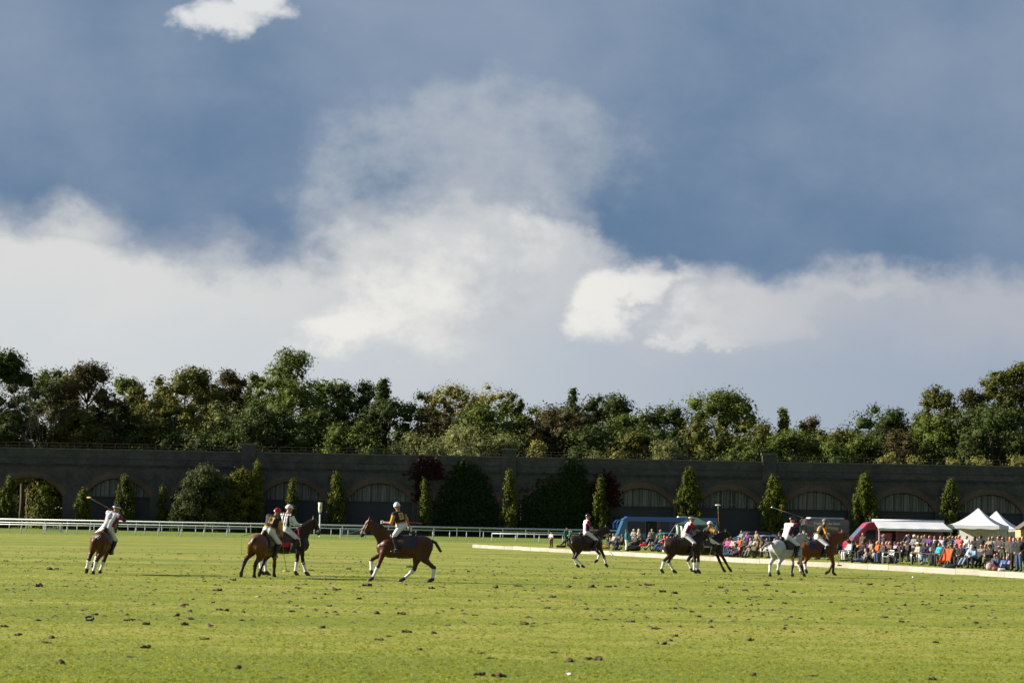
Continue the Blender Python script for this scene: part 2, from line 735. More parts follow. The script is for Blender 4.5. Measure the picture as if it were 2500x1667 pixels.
BR_BLUE = brick_material('blue-grey brick', (0.044, 0.042, 0.043), (0.072, 0.067, 0.064), (0.095, 0.089, 0.083))
BR_RED = brick_material('red arch brick', (0.094, 0.056, 0.043), (0.125, 0.072, 0.054), (0.10, 0.08, 0.07))
COPING = M('coping stone', (0.10, 0.092, 0.082), 0.85, 0.25, 0.8, 0.3)
STRING = M('dark string course', (0.03, 0.03, 0.033), 0.85, 0.4, 0.5, 0.2)
PLANK = M('grey weathered planks', (0.115, 0.112, 0.106), 0.8, 0.7, 1.0, 0.0)
_pn = [n for n in PLANK.node_tree.nodes if n.type == 'TEX_NOISE'][0]
_pm = PLANK.node_tree.nodes.new('ShaderNodeMapping')
_pm.inputs['Scale'].default_value = (5.0, 1.0, 0.12)
PLANK.node_tree.links.new([n for n in PLANK.node_tree.nodes if n.type == 'TEX_COORD'][0].outputs['Object'], _pm.inputs[0])
PLANK.node_tree.links.new(_pm.outputs[0], _pn.inputs['Vector'])
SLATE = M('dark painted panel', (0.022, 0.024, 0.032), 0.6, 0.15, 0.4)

via = thing('railway_viaduct', 'long dark brick railway viaduct with arches behind the racecourse', 'viaduct', (0, YW, 0))
Z_STR = 9.62
NB = 11
DEPTH = 9.0


def arc(n=20):
    return [(ARC_R * math.cos(A0 + (math.pi - 2 * A0) * i / n), ARC_C + ARC_R * math.sin(A0 + (math.pi - 2 * A0) * i / n)) for i in range(n + 1)]


def bay_wall():
    b = MB()
    h = PITCHX / 2
    pts = arc()
    # front face round the opening
    for (xa, za), (xb, zb) in zip(pts[:-1], pts[1:]):
        b.add([(xa, 0, za), (xb, 0, zb), (xb, 0, Z_STR), (xa, 0, Z_STR)], [(0, 1, 2, 3)])
    for s in (-1, 1):
        b.add([(s * h, 0, 0), (s * HALF, 0, 0), (s * HALF, 0, Z_STR), (s * h, 0, Z_STR)], [(0, 1, 2, 3)])
        b.add([(s * HALF, 0, 0), (s * HALF, DEPTH, 0), (s * HALF, DEPTH, SPRING), (s * HALF, 0, SPRING)], [(0, 1, 2, 3)])
    for (xa, za), (xb, zb) in zip(pts[:-1], pts[1:]):   # vault
        b.add([(xa, 0, za), (xb, 0, zb), (xb, DEPTH, zb), (xa, DEPTH, za)], [(0, 1, 2, 3)])
    # rear face
    for (xa, za), (xb, zb) in zip(pts[:-1], pts[1:]):
        b.add([(xa, DEPTH, za), (xb, DEPTH, zb), (xb, DEPTH, Z_STR), (xa, DEPTH, Z_STR)], [(3, 2, 1, 0)])
    for s in (-1, 1):
        b.add([(s * h, DEPTH, 0), (s * HALF, DEPTH, 0), (s * HALF, DEPTH, Z_STR), (s * h, DEPTH, Z_STR)], [(0, 1, 2, 3)])
    return b.mesh('bay')


def ring_mesh():
    b = MB()
    n = 20
    for i in range(n):
        q = []
        for r in (ARC_R - 0.02, ARC_R + 0.86):
            for j in (i, i + 1):
                an = A0 + (math.pi - 2 * A0) * j / n
                q.append((r * math.cos(an), ARC_C + r * math.sin(an)))
        a, c, d, e = q[0], q[1], q[2], q[3]
        y0, y1 = -0.06, 0.05
        vs = [(p[0], y, p[1]) for y in (y0, y1) for p in (a, c, e, d)]
        b.add(vs, [(0, 1, 2, 3), (7, 6, 5, 4), (0, 4, 5, 1), (1, 5, 6, 2), (2, 6, 7, 3), (3, 7, 4, 0)])
    return b.mesh('ring')


def planks_mesh(seed, gaps=0.0):
    b = MB()
    r = random.Random(seed)
    x = -HALF + 0.02
    while x < HALF - 0.05:
        w = r.uniform(0.16, 0.26)
        x1 = min(x + w, HALF - 0.02)
        xm = (x + x1) / 2
        zt = ARC_C + math.sqrt(max(0.01, ARC_R ** 2 - xm * xm)) - 0.05
        y = 0.45 + r.uniform(-0.03, 0.03)
        if zt > SPRING + 0.1 and r.random() > gaps:
            b.box(x, x1 - r.uniform(0.015, 0.05), y, y + 0.05, SPRING + 0.05 + r.uniform(-.02, .02), zt - r.uniform(0, .12))
        x = x1
    b.box(-HALF + .02, HALF - .02, 0.56, 0.62, SPRING + 0.5, SPRING + 0.65)
    return b.mesh('planks')


me_bay, me_ring = bay_wall(), ring_mesh()
me_planks = [planks_mesh(3 + i) for i in range(3)] + [planks_mesh(9, 0.3)]
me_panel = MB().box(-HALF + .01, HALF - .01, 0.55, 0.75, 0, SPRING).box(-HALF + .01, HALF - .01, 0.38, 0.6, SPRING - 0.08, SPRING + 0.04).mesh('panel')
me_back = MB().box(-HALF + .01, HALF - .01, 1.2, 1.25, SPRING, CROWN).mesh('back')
for k in range(-NB, NB + 1):
    x = X0 + PITCHX * k
    link('arch_bay', me_bay, BR_BLUE, via, (x, 0, 0))
    link('arch_ring', me_ring, BR_RED, via, (x, 0, 0))
    if k == -5:
        continue                                   # the open arch
    tag(link('plank_infill', me_planks[3] if k == 3 else me_planks[k % 3], PLANK, via, (x, 0, 0)), kind='stuff')
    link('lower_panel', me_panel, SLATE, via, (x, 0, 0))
    link('painted_backing', me_back, SLATE if k != 3 else M('painted light patch', (.16, .17, .19), .8, .5, .25), via, (x, 0, 0))  # sheet behind planks: dark paints the inner shade, pale one a patch of light
XA, XB = X0 - PITCHX * (NB + .5), X0 + PITCHX * (NB + .5)
MB().box(XA, XB, -0.16, 0.35, Z_STR, Z_STR + 0.30).build('string_course', STRING, via)
MB().box(XA, XB, -0.03, 0.45, Z_STR + 0.30, 12.12).build('parapet', BR_BLUE, via)
MB().box(XA, XB, -0.07, -0.02, 10.75, 10.86).build('parapet_band', STRING, via)
MB().box(XA, XB, -0.12, 0.55, 12.12, 12.30).build('coping', COPING, via)
MB().box(XA, XB, 0.45, DEPTH, 10.6, 11.0).build('deck', STRING, via)
for px in (613, 1248.5, 1883):
    x = (px - 1250) / 16.0
    o = MB().box(x - 1.08, x + 1.08, -0.35, 0.6, 8.9, 13.25).build('pilaster', BR_BLUE, via)
    link('pilaster_cap', MB().box(x - 1.25, x + 1.25, -0.5, 0.75, 13.25, 13.55).mesh('cap'), COPING, o)

# iron railing along the top
IRON = M('rusty iron', (0.06, 0.045, 0.035), 0.8, 0.3)
rl = thing('parapet_railing', 'thin rusty iron railing along the top of the viaduct', 'railing', (0, YW + 0.6, 12.2))
post_me = MB().tube([(0, 0, -0.1), (0, 0, 0.95)], 0.035, 5).mesh('post')
for i in range(76):
    x = -79 + i * 2.08
    if min(abs(x - (p - 1250) / 16.0) for p in (613, 1248.5, 1883)) < 1.3:
        continue
    link('post', post_me, IRON, rl, (x, 0, 0))
for z in (0.45, 0.92):
    MB().tube([(-80, 0, z), (80, 0, z)], 0.022, 5).build('rail', IRON, rl)

# ================================================================== VEGETATION
LM = {
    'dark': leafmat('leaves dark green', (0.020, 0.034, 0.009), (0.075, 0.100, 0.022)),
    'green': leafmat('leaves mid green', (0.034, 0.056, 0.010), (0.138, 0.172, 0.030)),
    'olive': leafmat('leaves olive', (0.036, 0.046, 0.009), (0.140, 0.142, 0.028)),
    'brown': leafmat('leaves copper brown', (0.036, 0.032, 0.012), (0.105, 0.088, 0.030)),
    'gold': leafmat('leaves turning yellow', (0.048, 0.052, 0.009), (0.170, 0.162, 0.028)),
    'silver': leafmat('leaves silver willow', (0.085, 0.100, 0.032), (0.275, 0.290, 0.100)),
    'pale': leafmat('leaves pale yellow green', (0.100, 0.104, 0.028), (0.310, 0.296, 0.080)),
    'column': leafmat('leaves upright hornbeam', (0.030, 0.044, 0.006), (0.122, 0.138, 0.015)),
    'greybush': leafmat('leaves grey green', (0.032, 0.042, 0.014), (0.095, 0.110, 0.038)),
    'yellowbush': leafmat('leaves yellow green bush', (0.030, 0.038, 0.007), (0.140, 0.138, 0.018)),
    'ivy': leafmat('leaves of green creeper', (0.005, 0.013, 0.002), (0.018, 0.040, 0.005), 0.1),
    'redivy': leafmat('leaves of red creeper', (0.014, 0.004, 0.004), (0.036, 0.007, 0.007), 0.1),
    'twig': M('bare twigs', (0.12, 0.10, 0.085), 0.85, 0.2),
}
BARK = M('bark', (0.07, 0.055, 0.042), 0.9, 0.35, 3.0, 0.5)


def quad_sphere():
    idx, vs, fs = {}, [], []
    def vid(p):
        if p not in idx:
            idx[p] = len(vs)
            q = np.array(p, float)
            vs.append(q / np.linalg.norm(q))
        return idx[p]
    for ax in range(3):
        for sg in (-1, 1):
            for i in (-1, 0):
                for j in (-1, 0):
                    q = []
                    for a, b_ in ((i, j), (i + 1, j), (i + 1, j + 1), (i, j + 1)):
                        p = [0, 0, 0]
                        p[ax], p[(ax + 1) % 3], p[(ax + 2) % 3] = sg, a, b_
                        q.append(vid(tuple(p)))
                    fs.append(q if sg > 0 else q[::-1])
    return np.array(vs), np.array(fs)


QS_V, QS_F = quad_sphere()


def leaf_mesh(name, c, n, size, aspect, var, rng, cores=None):
    """diamond leaves: centres c (n,3), facing n (n,3)"""
    k = len(c)
    nn = n / (np.linalg.norm(n, axis=1, keepdims=True) + 1e-9)
    r = rng.normal(size=(k, 3))
    t = np.cross(nn, r)
    t /= np.linalg.norm(t, axis=1, keepdims=True) + 1e-9
    b = np.cross(nn, t)
    L = (size * rng.uniform(0.6, 1.35, k))[:, None]
    w = L * aspect
    bend = nn * L * rng.uniform(-0.25, 0.25, k)[:, None]
    v = np.stack([c - t * L * .5 - bend, c + b * w * .5, c + t * L * .5 - bend, c - b * w * .5], 1).reshape(-1, 3)
    f = np.arange(4 * k).reshape(-1, 4)
    if cores is not None:                         # solid darker core added inside each clump to block light
        cc, cr = cores
        m = len(cc)
        qv = (cc[:, None, :] + QS_V[None] * cr[:, None, :] * rng.uniform(.55, 1.15, (m, len(QS_V), 1))).reshape(-1, 3)
        qf = (QS_F[None] + (np.arange(m) * len(QS_V))[:, None, None]).reshape(-1, 4) + len(v)
        v, f = np.concatenate([v, qv]), np.concatenate([f, qf])
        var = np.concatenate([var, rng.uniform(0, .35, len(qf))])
    me = npmesh(name, v, f)
    a = me.attributes.new('leafvar', 'FLOAT', 'FACE')
    a.data.foreach_set('value', np.clip(var, 0, 1).astype(np.float32))
    return me


def crown(seed, w, z0, z1, shape='round', leaf=0.42, dens=1.0, clump=1.0, aspect=0.6, core=0.72):
    """foliage mesh of a crown w wide from z0 to z1, built of leafy clumps"""
    rng = np.random.default_rng(seed)
    h = z1 - z0
    R = w / 2
    nb = int(max(16, min(130, 1.9 * w * h / (clump * clump * 2.2))))
    cs, rs = [], []
    i = 0
    while len(cs) < nb and i < nb * 40:
        i += 1
        t = rng.uniform(0, 1)
        if shape == 'round':
            t *= 0.97
            rad = math.sqrt(max(0, 1 - (2 * t - 0.86) ** 2 / 1.3))
        elif shape == 'cone':
            rad = max(0.04, 1.0 - t) ** 0.75
        elif shape == 'column':
            rad = math.sin(math.pi * min(1, max(0.02, t * 0.93 + 0.05))) ** 0.55 * (1 - 0.45 * t)
        elif shape == 'tall':
            rad = math.sin(math.pi * (0.12 + 0.83 * t)) ** 0.7
        else:                                    # shrub
            rad = math.sqrt(max(0.02, 1 - t ** 1.7))
        a = rng.uniform(0, 2 * math.pi)
        q = rng.uniform(0.12, 1.0) ** 0.5 * rad * rng.uniform(0.8, 1.06)
        rr = clump * rng.uniform(0.6, 1.25)
        cs.append((q * (R - rr * .6) * math.cos(a), q * (R - rr * .6) * math.sin(a), z0 + t * (h - rr * .8)))
        rs.append(rr)
    cs, rs = np.array(cs), np.array(rs)
    n = int(dens * 46 * (rs ** 2).sum() / (leaf * leaf) * 0.34)
    pick = rng.choice(len(cs), n, p=rs ** 2 / (rs ** 2).sum())
    d = rng.normal(size=(n, 3))
    d[:, 2] += 0.25
    d /= np.linalg.norm(d, axis=1, keepdims=True)
    rad = rs[pick] * np.clip(rng.normal(0.92, 0.22, n), 0.2, 1.5)
    sq = np.array((1, 1, 0.8)) if shape != 'column' else np.array((0.85, 0.85, 1.5))
    c = cs[pick] + d * rad[:, None] * sq
    nrm = d * 0.9 + rng.normal(size=(n, 3)) * 0.45
    var = rng.uniform(0, 1, n) * 0.38 + (rng.uniform(0.1, 1, len(cs))[pick]) * 0.55
    return leaf_mesh('crown', c, nrm, leaf, aspect, var, rng, (cs, (rs * core)[:, None] * sq)), cs


def trunk_mesh(cs, z0, h, r):
    b = MB()
    b.smooth = True
    top = z0 + (h - z0) * 0.7
    b.tube([(0, 0, -0.1), (0.1, 0.05, z0 * .5), (0, 0, z0 + .2), (0.1, 0, top)], [r * 1.25, r, r * .8, r * .2], 7)
    for i in range(0, len(cs), max(1, len(cs) // 10)):
        c = cs[i]
        za = min(max(z0 * 0.8, c[2] - 2.5), top * 0.9)
        b.tube([(0, 0, za), (c[0] * .45, c[1] * .45, (za + c[2]) / 2), tuple(c)], [r * .4, r * .25, r * .08], 5)
    return b.mesh('trunk')


def tree(px, py, wpx, Y, kind, shape, label, name='tree', z0=None, leaf=0.42, dens=1.0, clump=None, group=None, cat='tree', aspect=0.6, seed=None):
    top = at(px, py, Y)
    w = wpx * Y / FPX * (1.55 if z0 is None else 1.0)
    if z0 is None:
        z0 = max(8.5, min(11.0, top.z - w * 0.95))
    if clump is None:
        clump = max(0.7, min(2.1, w * 0.135))
    sd = seed if seed is not None else int(px * 7 + py)
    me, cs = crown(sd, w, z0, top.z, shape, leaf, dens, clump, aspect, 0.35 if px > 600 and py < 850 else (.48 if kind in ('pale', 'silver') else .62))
    t = thing(name, label, cat, (top.x, Y, 0), 0.0, group)
    link('crown', me, LM[kind], t)
    link('trunk', trunk_mesh(cs, z0, top.z, max(0.12, w * 0.028)), BARK, t)
    return t


WOOD = 'trees of the wood beyond the viaduct'
for row in (
    # px, top py, width, depth, foliage, shape, label
    (0, 846, 170, 388, 'dark', 'tall', 'very dark tall tree at the bare-twigged end of the wood'),
    (128, 884, 120, 402, 'green', 'round', 'bright green ivy-clad tree between the tall dark tree and the copper one'),
    (215, 876, 140, 392, 'brown', 'round', 'large dark copper-brown rounded tree crown'),
    (312, 908, 80, 425, 'green', 'round', 'small pale green treetop seen behind the copper tree'),
    (335, 932, 70, 412, 'gold', 'round', 'small yellowing treetop beside the copper tree'),
    (280, 960, 120, 396, 'dark', 'round', 'dark broad tree below the yellowing treetop'),
    (452, 883, 190, 404, 'olive', 'round', 'broad olive-brown tree with ragged crown top'),
    (430, 950, 130, 390, 'gold', 'round', 'yellow-leaved tree in front of the olive-brown one'),
    (566, 893, 95, 410, 'brown', 'round', 'brownish tree with rust tints next to the olive one'),
    (560, 965, 170, 388, 'silver', 'round', 'grey-green leafy tree with silvery upper leaves'),
    (632, 890, 70, 422, 'green', 'round', 'small round treetop left behind the tall airy tree'),
    (716, 840, 120, 408, 'green', 'tall', 'tallest airy tree with loose upright crown above the wood'),
    (700, 912, 170, 398, 'green', 'round', 'mid green tree under the tallest airy tree'),
    (640, 975, 210, 386, 'dark', 'round', 'very dark leafy tree mass in deep shade above the first pilaster'),  # shaded wedge of the wood, its shade put into dark leaf colour
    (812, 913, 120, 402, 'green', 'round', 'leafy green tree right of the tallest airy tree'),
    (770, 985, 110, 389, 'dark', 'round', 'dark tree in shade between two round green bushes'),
    (872, 917, 110, 404, 'dark', 'round', 'dark green tree beside the pointed spiky tree'),
    (936, 918, 66, 398, 'dark', 'cone', 'dark pointed spiky tree in the wood'),
    (950, 965, 130, 392, 'dark', 'round', 'dark tree beneath the pointed spiky tree'),
    (1030, 944, 100, 406, 'dark', 'round', 'dark blue-green tree next to the pale willow'),
    (1105, 924, 105, 404, 'pale', 'round', 'pale yellow-green willow crown, airier of the two'),
    (1188, 925, 120, 406, 'pale', 'round', 'pale green willow crown with dense rounded top'),
    (1250, 945, 60, 402, 'olive', 'round', 'small drooping olive lobe beside the pale willow'),
    (1190, 966, 150, 394, 'green', 'round', 'mid green tree below the pale willows'),
    (1060, 990, 110, 390, 'brown', 'round', 'reddish brown leafy tree beneath the pale willow'),
    (870, 1018, 145, 380, 'green', 'shrub', 'round green bushy tree standing behind the parapet'),
    (1020, 1048, 150, 379, 'silver', 'shrub', 'silvery willow bush, lower left shoulder of the clump by the middle pilaster'),
    (1125, 1026, 170, 380, 'silver', 'shrub', 'silvery willow bush, tallest of the clump by the middle pilaster'),
    (1225, 1050, 140, 381, 'silver', 'shrub', 'silvery willow bush, darker one touching the middle pilaster'),
    (1300, 985, 90, 400, 'green', 'round', 'loose green treetop between the pale willow and the russet tree'),
    (1385, 966, 150, 412, 'dark', 'round', 'flat-topped dark tree behind the russet one'),
    (1400, 944, 44, 410, 'dark', 'cone', 'little pointed dark top rising from the flat-topped tree'),
    (1375, 988, 165, 396, 'brown', 'round', 'large russet rounded tree behind the green creeper'),
    (1490, 951, 135, 408, 'dark', 'round', 'dark green domed tree behind the russet tree'),
    (1530, 1000, 110, 392, 'green', 'round', 'light green tree below the dark domed tree'),
    (1622, 970, 150, 400, 'dark', 'round', 'dark broad round tree with glossy clumps'),
    (1450, 1030, 120, 384, 'dark', 'round', 'dark shaded tree low behind the red creeper'),
    (1310, 1072, 70, 378, 'pale', 'shrub', 'small pale bush just right of the middle pilaster'),
    (1545, 1048, 80, 382, 'gold', 'shrub', 'bright yellow-green bush behind the parapet'),
    (1495, 1086, 130, 377, 'pale', 'shrub', 'long low pale bush along the parapet rail'),
    (1622, 1066, 100, 378, 'silver', 'shrub', 'silvery rounded bush beside the yellow-green one'),
    (1715, 1098, 60, 377, 'green', 'shrub', 'small green sprig bush on the parapet left of the third pilaster'),
    (1757, 940, 190, 402, 'green', 'round', 'large sunlit green tree with broad domed top'),
    (1720, 1012, 130, 390, 'olive', 'round', 'olive brown-tipped tree below the broad domed one'),
    (1830, 1020, 140, 390, 'olive', 'round', 'olive tree mottled with red leaves behind the third pilaster'),
    (1913, 993, 46, 398, 'green', 'cone', 'small neat conical tree alone on the skyline'),
    (1978, 1010, 80, 402, 'brown', 'round', 'small wispy brown tree right of the conical tree'),
    (1945, 1038, 140, 385, 'green', 'round', 'green leafy tree in front of the conical tree'),
    (2050, 1030, 120, 390, 'olive', 'round', 'olive tree between the wispy brown tree and the dark dome'),
    (2142, 976, 160, 400, 'dark', 'round', 'dark domed tree standing alone near the pines'),
    (2110, 1050, 110, 384, 'green', 'round', 'light green tree in front of the dark dome'),
    (2290, 940, 110, 402, 'olive', 'tall', 'clumpy pine with tufted top, lowest of the group of pines'),
    (2372, 944, 90, 404, 'brown', 'tall', 'brownish clumpy pine in the group of pines'),
    (2432, 903, 110, 406, 'olive', 'tall', 'tall clumpy pine in the group of pines'),
    (2496, 882, 120, 408, 'olive', 'tall', 'tallest of the group of clumpy pines'),
    (2280, 1003, 150, 389, 'green', 'round', 'green tree in front of the clumpy pines'),
    (2420, 965, 220, 391, 'dark', 'round', 'wide dark tree mass below the tall pines'),
    (2200, 1046, 110, 383, 'brown', 'shrub', 'tree with reddish autumn sprays above the parapet'),
    (2350, 1060, 120, 382, 'dark', 'shrub', 'dark leafy tree low behind the parapet'),
    (2480, 1045, 120, 382, 'dark', 'shrub', 'dark shaded tree at the pine end of the wood'),
    (2168, 1102, 70, 377, 'pale', 'shrub', 'pale feathery bush on the parapet below the autumn sprays'),
    (2232, 1105, 60, 377.5, 'pale', 'shrub', 'smaller pale feathery bush next to its larger twin'),
    (2325, 1112, 70, 377, 'pale', 'shrub', 'low pale bush at the parapet under the dark tree'),
    (2388, 1108, 80, 377.5, 'pale', 'shrub', 'rounded pale bush at the parapet, fuller of the far pair'),
    (2482, 1106, 90, 377, 'pale', 'shrub', 'wide pale bush at the parapet under the tall pines'),
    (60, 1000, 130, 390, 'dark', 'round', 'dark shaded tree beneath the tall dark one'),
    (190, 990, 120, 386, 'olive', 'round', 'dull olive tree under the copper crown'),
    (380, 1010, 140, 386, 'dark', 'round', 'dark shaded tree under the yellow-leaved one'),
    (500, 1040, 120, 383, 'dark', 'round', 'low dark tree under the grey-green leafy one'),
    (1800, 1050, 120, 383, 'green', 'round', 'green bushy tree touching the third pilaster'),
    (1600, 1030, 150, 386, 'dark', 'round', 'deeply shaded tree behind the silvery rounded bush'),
    (2030, 1075, 110, 380, 'green', 'shrub', 'low green bushy tree behind the parapet'),
):
    px, py, wpx, Y, kind, shape, lab = row
    sm = shape == 'shrub' and kind in ('silver', 'pale')
    clumpy = 'pine' in lab and shape == 'tall'
    tree(px, py, wpx, Y, kind, shape, lab, 'tree' if shape != 'shrub' else 'bush', group=WOOD, cat='tree' if shape != 'shrub' else 'bush',
         leaf=0.36 if sm else 0.40, aspect=0.35 if kind in ('silver', 'pale') else 0.62,
         dens=0.5 if py < 850 and px > 600 else (0.45 if kind == 'pale' and shape == 'round' else 0.5),
         clump=1.35 if clumpy else None)
# the depth of the wood behind the trees that can be told apart
rng = np.random.default_rng(77)
nw = 45000
xs = np.where(rng.uniform(0, 1, nw) < .82, rng.uniform(-100, 100, nw), rng.uniform(-155, 155, nw))
prof = 17.2 + 1.6 * np.sin(xs * .11 + 1) + 1.3 * np.sin(xs * .27 + 2.2) + 0.9 * np.sin(xs * .71) + 2.4 * np.exp(-((xs + 48) / 22) ** 2) + 3.2 * np.exp(-((xs - 82) / 14) ** 2)
lowz = np.where(xs < -55, 0.2, 8.5)
zs = lowz + (prof - lowz) * rng.uniform(0, 1, nw) ** 0.75
yc = 411 + 3.2 * np.sin(xs * .5) + 2 * np.sin(xs * 1.3 + zs * .7) + rng.normal(0, 1.2, nw)
cw = np.stack([xs, yc, zs], 1)
nw_ = np.tile(np.array((-.3, -.7, .5)), (nw, 1)) + rng.normal(size=(nw, 3)) * .6
wo_ = link('woodland', leaf_mesh('woodland', cw, nw_, 0.55, .65, rng.uniform(0, 1, nw), rng, (cw[::24] + np.array((0, 1.6, -.6)), np.tile(np.array((1.5, 1.2, 1.3)), (len(cw[::24]), 1)))), LM['dark'])
tag(wo_, 'dense dark woodland filling the gaps behind the nearer trees', 'wood', kind='stuff')
# foliage seen through the open arch
tree(128, 1160, 150, 392, 'gold', 'round', 'sunlit leafy tree seen through the open arch', 'tree', z0=0.5, leaf=0.4)
tree(60, 1150, 130, 397, 'dark', 'round', 'dark tree seen through the open arch beside the sunlit one', 'tree', z0=0.2, leaf=0.45)

# a bare tree against the sky
bt = thing('bare_tree', 'leafless twiggy tree against the sky beside the copper tree', 'tree', at(75, 1000, 386).xy.to_3d())
b = MB()
rr = random.Random(4)


def limb(p, d, L, r, n):
    q = p + d * L
    b.tube([p, (p + q) / 2 + Vector((rr.uniform(-1, 1), rr.uniform(-1, 1), 0)) * L * .06, q], r, 4, r * .6)
    if n == 0:
        return
    for _ in range(3):
        nd = (d + Vector((rr.uniform(-1, 1), rr.uniform(-1, 1), rr.uniform(-.2, .8))) * .55).normalized()
        limb(q if rr.random() < .6 else p + d * L * .7, nd, L * rr.uniform(.55, .8), r * .6, n - 1)


limb(Vector((0, 0, 0)), Vector((0.03, 0, 1)), 8.3, 0.12, 5)
b.build('branches', LM['twig'], bt)

# columnar trees planted along the foot of the wall
COLS = 'columnar trees along the foot of the viaduct'
for (px, py, wpx, by, lab) in (
    (22, 1158, 40, 0, 'slim columnar tree left of the open arch'),
    (108, 1183, 44, 1, 'short yellowish columnar tree in front of the open arch'),
    (202, 1190, 46, 1, 'short wide columnar tree between open arch and first planked arch'),
    (307, 1160, 48, 0, 'tall columnar tree in front of the first planked arch'),
    (397, 1185, 36, 0, 'narrow columnar tree left of the big bushes'),
    (712, 1168, 34, 0, 'thin dark columnar tree in front of a planked arch right of the big bushes'),
    (826, 1155, 48, 0, 'sunlit columnar tree beside the white marker post'),
    (1040, 1170, 30, 0, 'thin columnar tree beside dark red creeper at the left of the green creeper'),
    (1250, 1148, 42, 0, 'columnar tree under the middle pilaster'),
    (1464, 1165, 38, 0, 'columnar tree in front of the right-hand red creeper'),
    (1684, 1143, 62, 0, 'broad columnar tree above the blue coach and green gazebo'),
    (1892, 1160, 60, 0, 'broad columnar tree under the third pilaster'),
    (2110, 1156, 58, 0, 'columnar tree with crooked tip behind the red van'),
    (2325, 1168, 54, 0, 'columnar tree beside the white gazebos'),
):
    Y = YW - (2.3 if not by else 7.0)
    ct = tree(px, py, wpx * rnd.uniform(1.3, 1.75), Y, 'column', 'column', lab, 'columnar_tree', z0=0.4, leaf=0.30, dens=0.65, clump=rnd.uniform(.45, .62), group=COLS, aspect=0.5)
    ct.rotation_euler = (0, rnd.uniform(-.035, .035), 0)
# big bushes against the wall
tree(500, 1130, 165, YW - 5.5, 'greybush', 'shrub', 'big grey-green bush against the viaduct wall', 'bush', z0=0.3, leaf=0.32, cat='bush', dens=1.0)
tree(592, 1142, 130, YW - 4.6, 'yellowbush', 'shrub', 'big yellow-green bush beside the grey-green one', 'bush', z0=0.3, leaf=0.34, cat='bush')
tree(630, 1125, 50, YW - 3.5, 'column', 'column', 'upright leafy shoot rising out of the yellow-green bush', 'columnar_tree', z0=0.4, leaf=0.3, clump=0.55)
tree(548, 1160, 170, YW - 3.4, 'dark', 'shrub', 'broad dark green bush mass behind the grey-green and yellow-green bushes', 'bush', z0=0.3, leaf=0.34, cat='bush')
tree(440, 1205, 60, YW - 5.8, 'dark', 'shrub', 'low dark bush between narrow columnar tree and grey-green bush', 'bush', z0=0.2, leaf=0.3, cat='bush')

# creepers on the wall


def creeper(name, label, patches, kind, seed):
    rng = np.random.default_rng(seed)
    cs = []
    for (x0, x1, y0, y1, n) in patches:
        a, b_ = at(x0, y1, YW), at(x1, y0, YW)
        t = rng.uniform(0, 1, n)
        u = rng.normal(0.5, 0.24, n)
        x = a.x + (b_.x - a.x) * u
        edge = np.clip(1.05 - np.abs(u - 0.5) ** 2 * 1.5, .1, 1)
        z = a.z + (b_.z - a.z) * t * edge * rng.uniform(0.6, 1.08, n)
        cs.append(np.stack([x, YW - 0.12 - rng.uniform(0, 0.55, n) * edge, np.maximum(z, 0.1)], 1))
    c = np.concatenate(cs)
    n = np.tile(np.array((0, -1.0, 0.35)), (len(c), 1)) + rng.normal(size=(len(c), 3)) * 0.45
    cen = Vector((float(c[:, 0].mean()), YW, 0))
    t = thing(name, label, 'creeper', cen)
    link('leaves', leaf_mesh(name, c - np.array(cen), n, 0.42, 0.8, rng.uniform(0, 1, len(c)), rng), LM[kind], t)
    for i in range(5):
        b = MB()
        p = c[rng.integers(len(c))] - np.array(cen)
        b.tube([(p[0], -0.05, 0), (p[0] * .97, -0.08, p[2] * .5), (p[0], -0.06, max(.5, p[2]))], 0.05, 5, 0.02)
        b.build('stem', BARK, t)


creeper('green_creeper', 'dark green creeper covering the wall left of the middle pilaster', [(1060, 1215, 1150, 1300, 3600), (1090, 1190, 1130, 1200, 700), (1110, 1150, 1122, 1160, 200)], 'ivy', 1)
creeper('green_creeper', 'dark green creeper reaching the parapet right of the middle pilaster', [(1262, 1470, 1165, 1300, 4200), (1360, 1440, 1118, 1250, 1800)], 'ivy', 2)
creeper('red_creeper', 'dark red creeper hanging from the parapet left of the green creeper', [(1003, 1085, 1112, 1170, 800), (1010, 1050, 1150, 1225, 300)], 'redivy', 3)
creeper('red_creeper', 'dark red creeper right of the green creeper above the columnar tree', [(1440, 1512, 1150, 1235, 900)], 'redivy', 4)

# ================================================================== RUNNING RAILS
RAILW = M('white plastic rail', (0.42, 0.46, 0.47), 0.4, 0.08)


def running_rail(label, Y, h, px0, px1, step, curved, r=0.055):
    xa, xb = gx(px0, Y), gx(px1, Y)
    t = thing('running_rail', label, 'rail', (xa, Y, 0))
    L = xb - xa
    b = MB()
    b.smooth = True
    b.tube([(0, 0, h), (L, 0, h)], r * (1.25 if curved else 1.0), 8)
    b.build('top_rail', RAILW, t)
    pm = MB()
    pm.smooth = True
    if curved:
        pm.tube([(0, .45, -.05), (0, .45, h * .55), (0, .40, h * .80), (0, .25, h * .95), (0, 0, h)], 0.042, 6)
    else:
        pm.tube([(0, 0, -.05), (0, 0, h)], 0.045, 6)
    me = pm.mesh('post')
    n = int(L / step)
    for i in range(n + 1):
        link('post', me, RAILW, t, (min(L, i * step), 0, 0), (0, 0, rnd.uniform(-.05, .05)))
    return t


running_rail('far white running rail with curved post tops along the viaduct foot', Y_R3, 1.42, -60, 1640, 3.1, True, 0.085)
running_rail('middle white running rail of the race track', Y_R2, 1.12, -60, 1560, 2.0, False)
running_rail('near white running rail with a gate at its open side', Y_R1, 0.98, -60, 600, 2.42, False)
running_rail('near white running rail that ends behind the white boards', Y_R1, 0.98, 1201, 1500, 2.5, False)


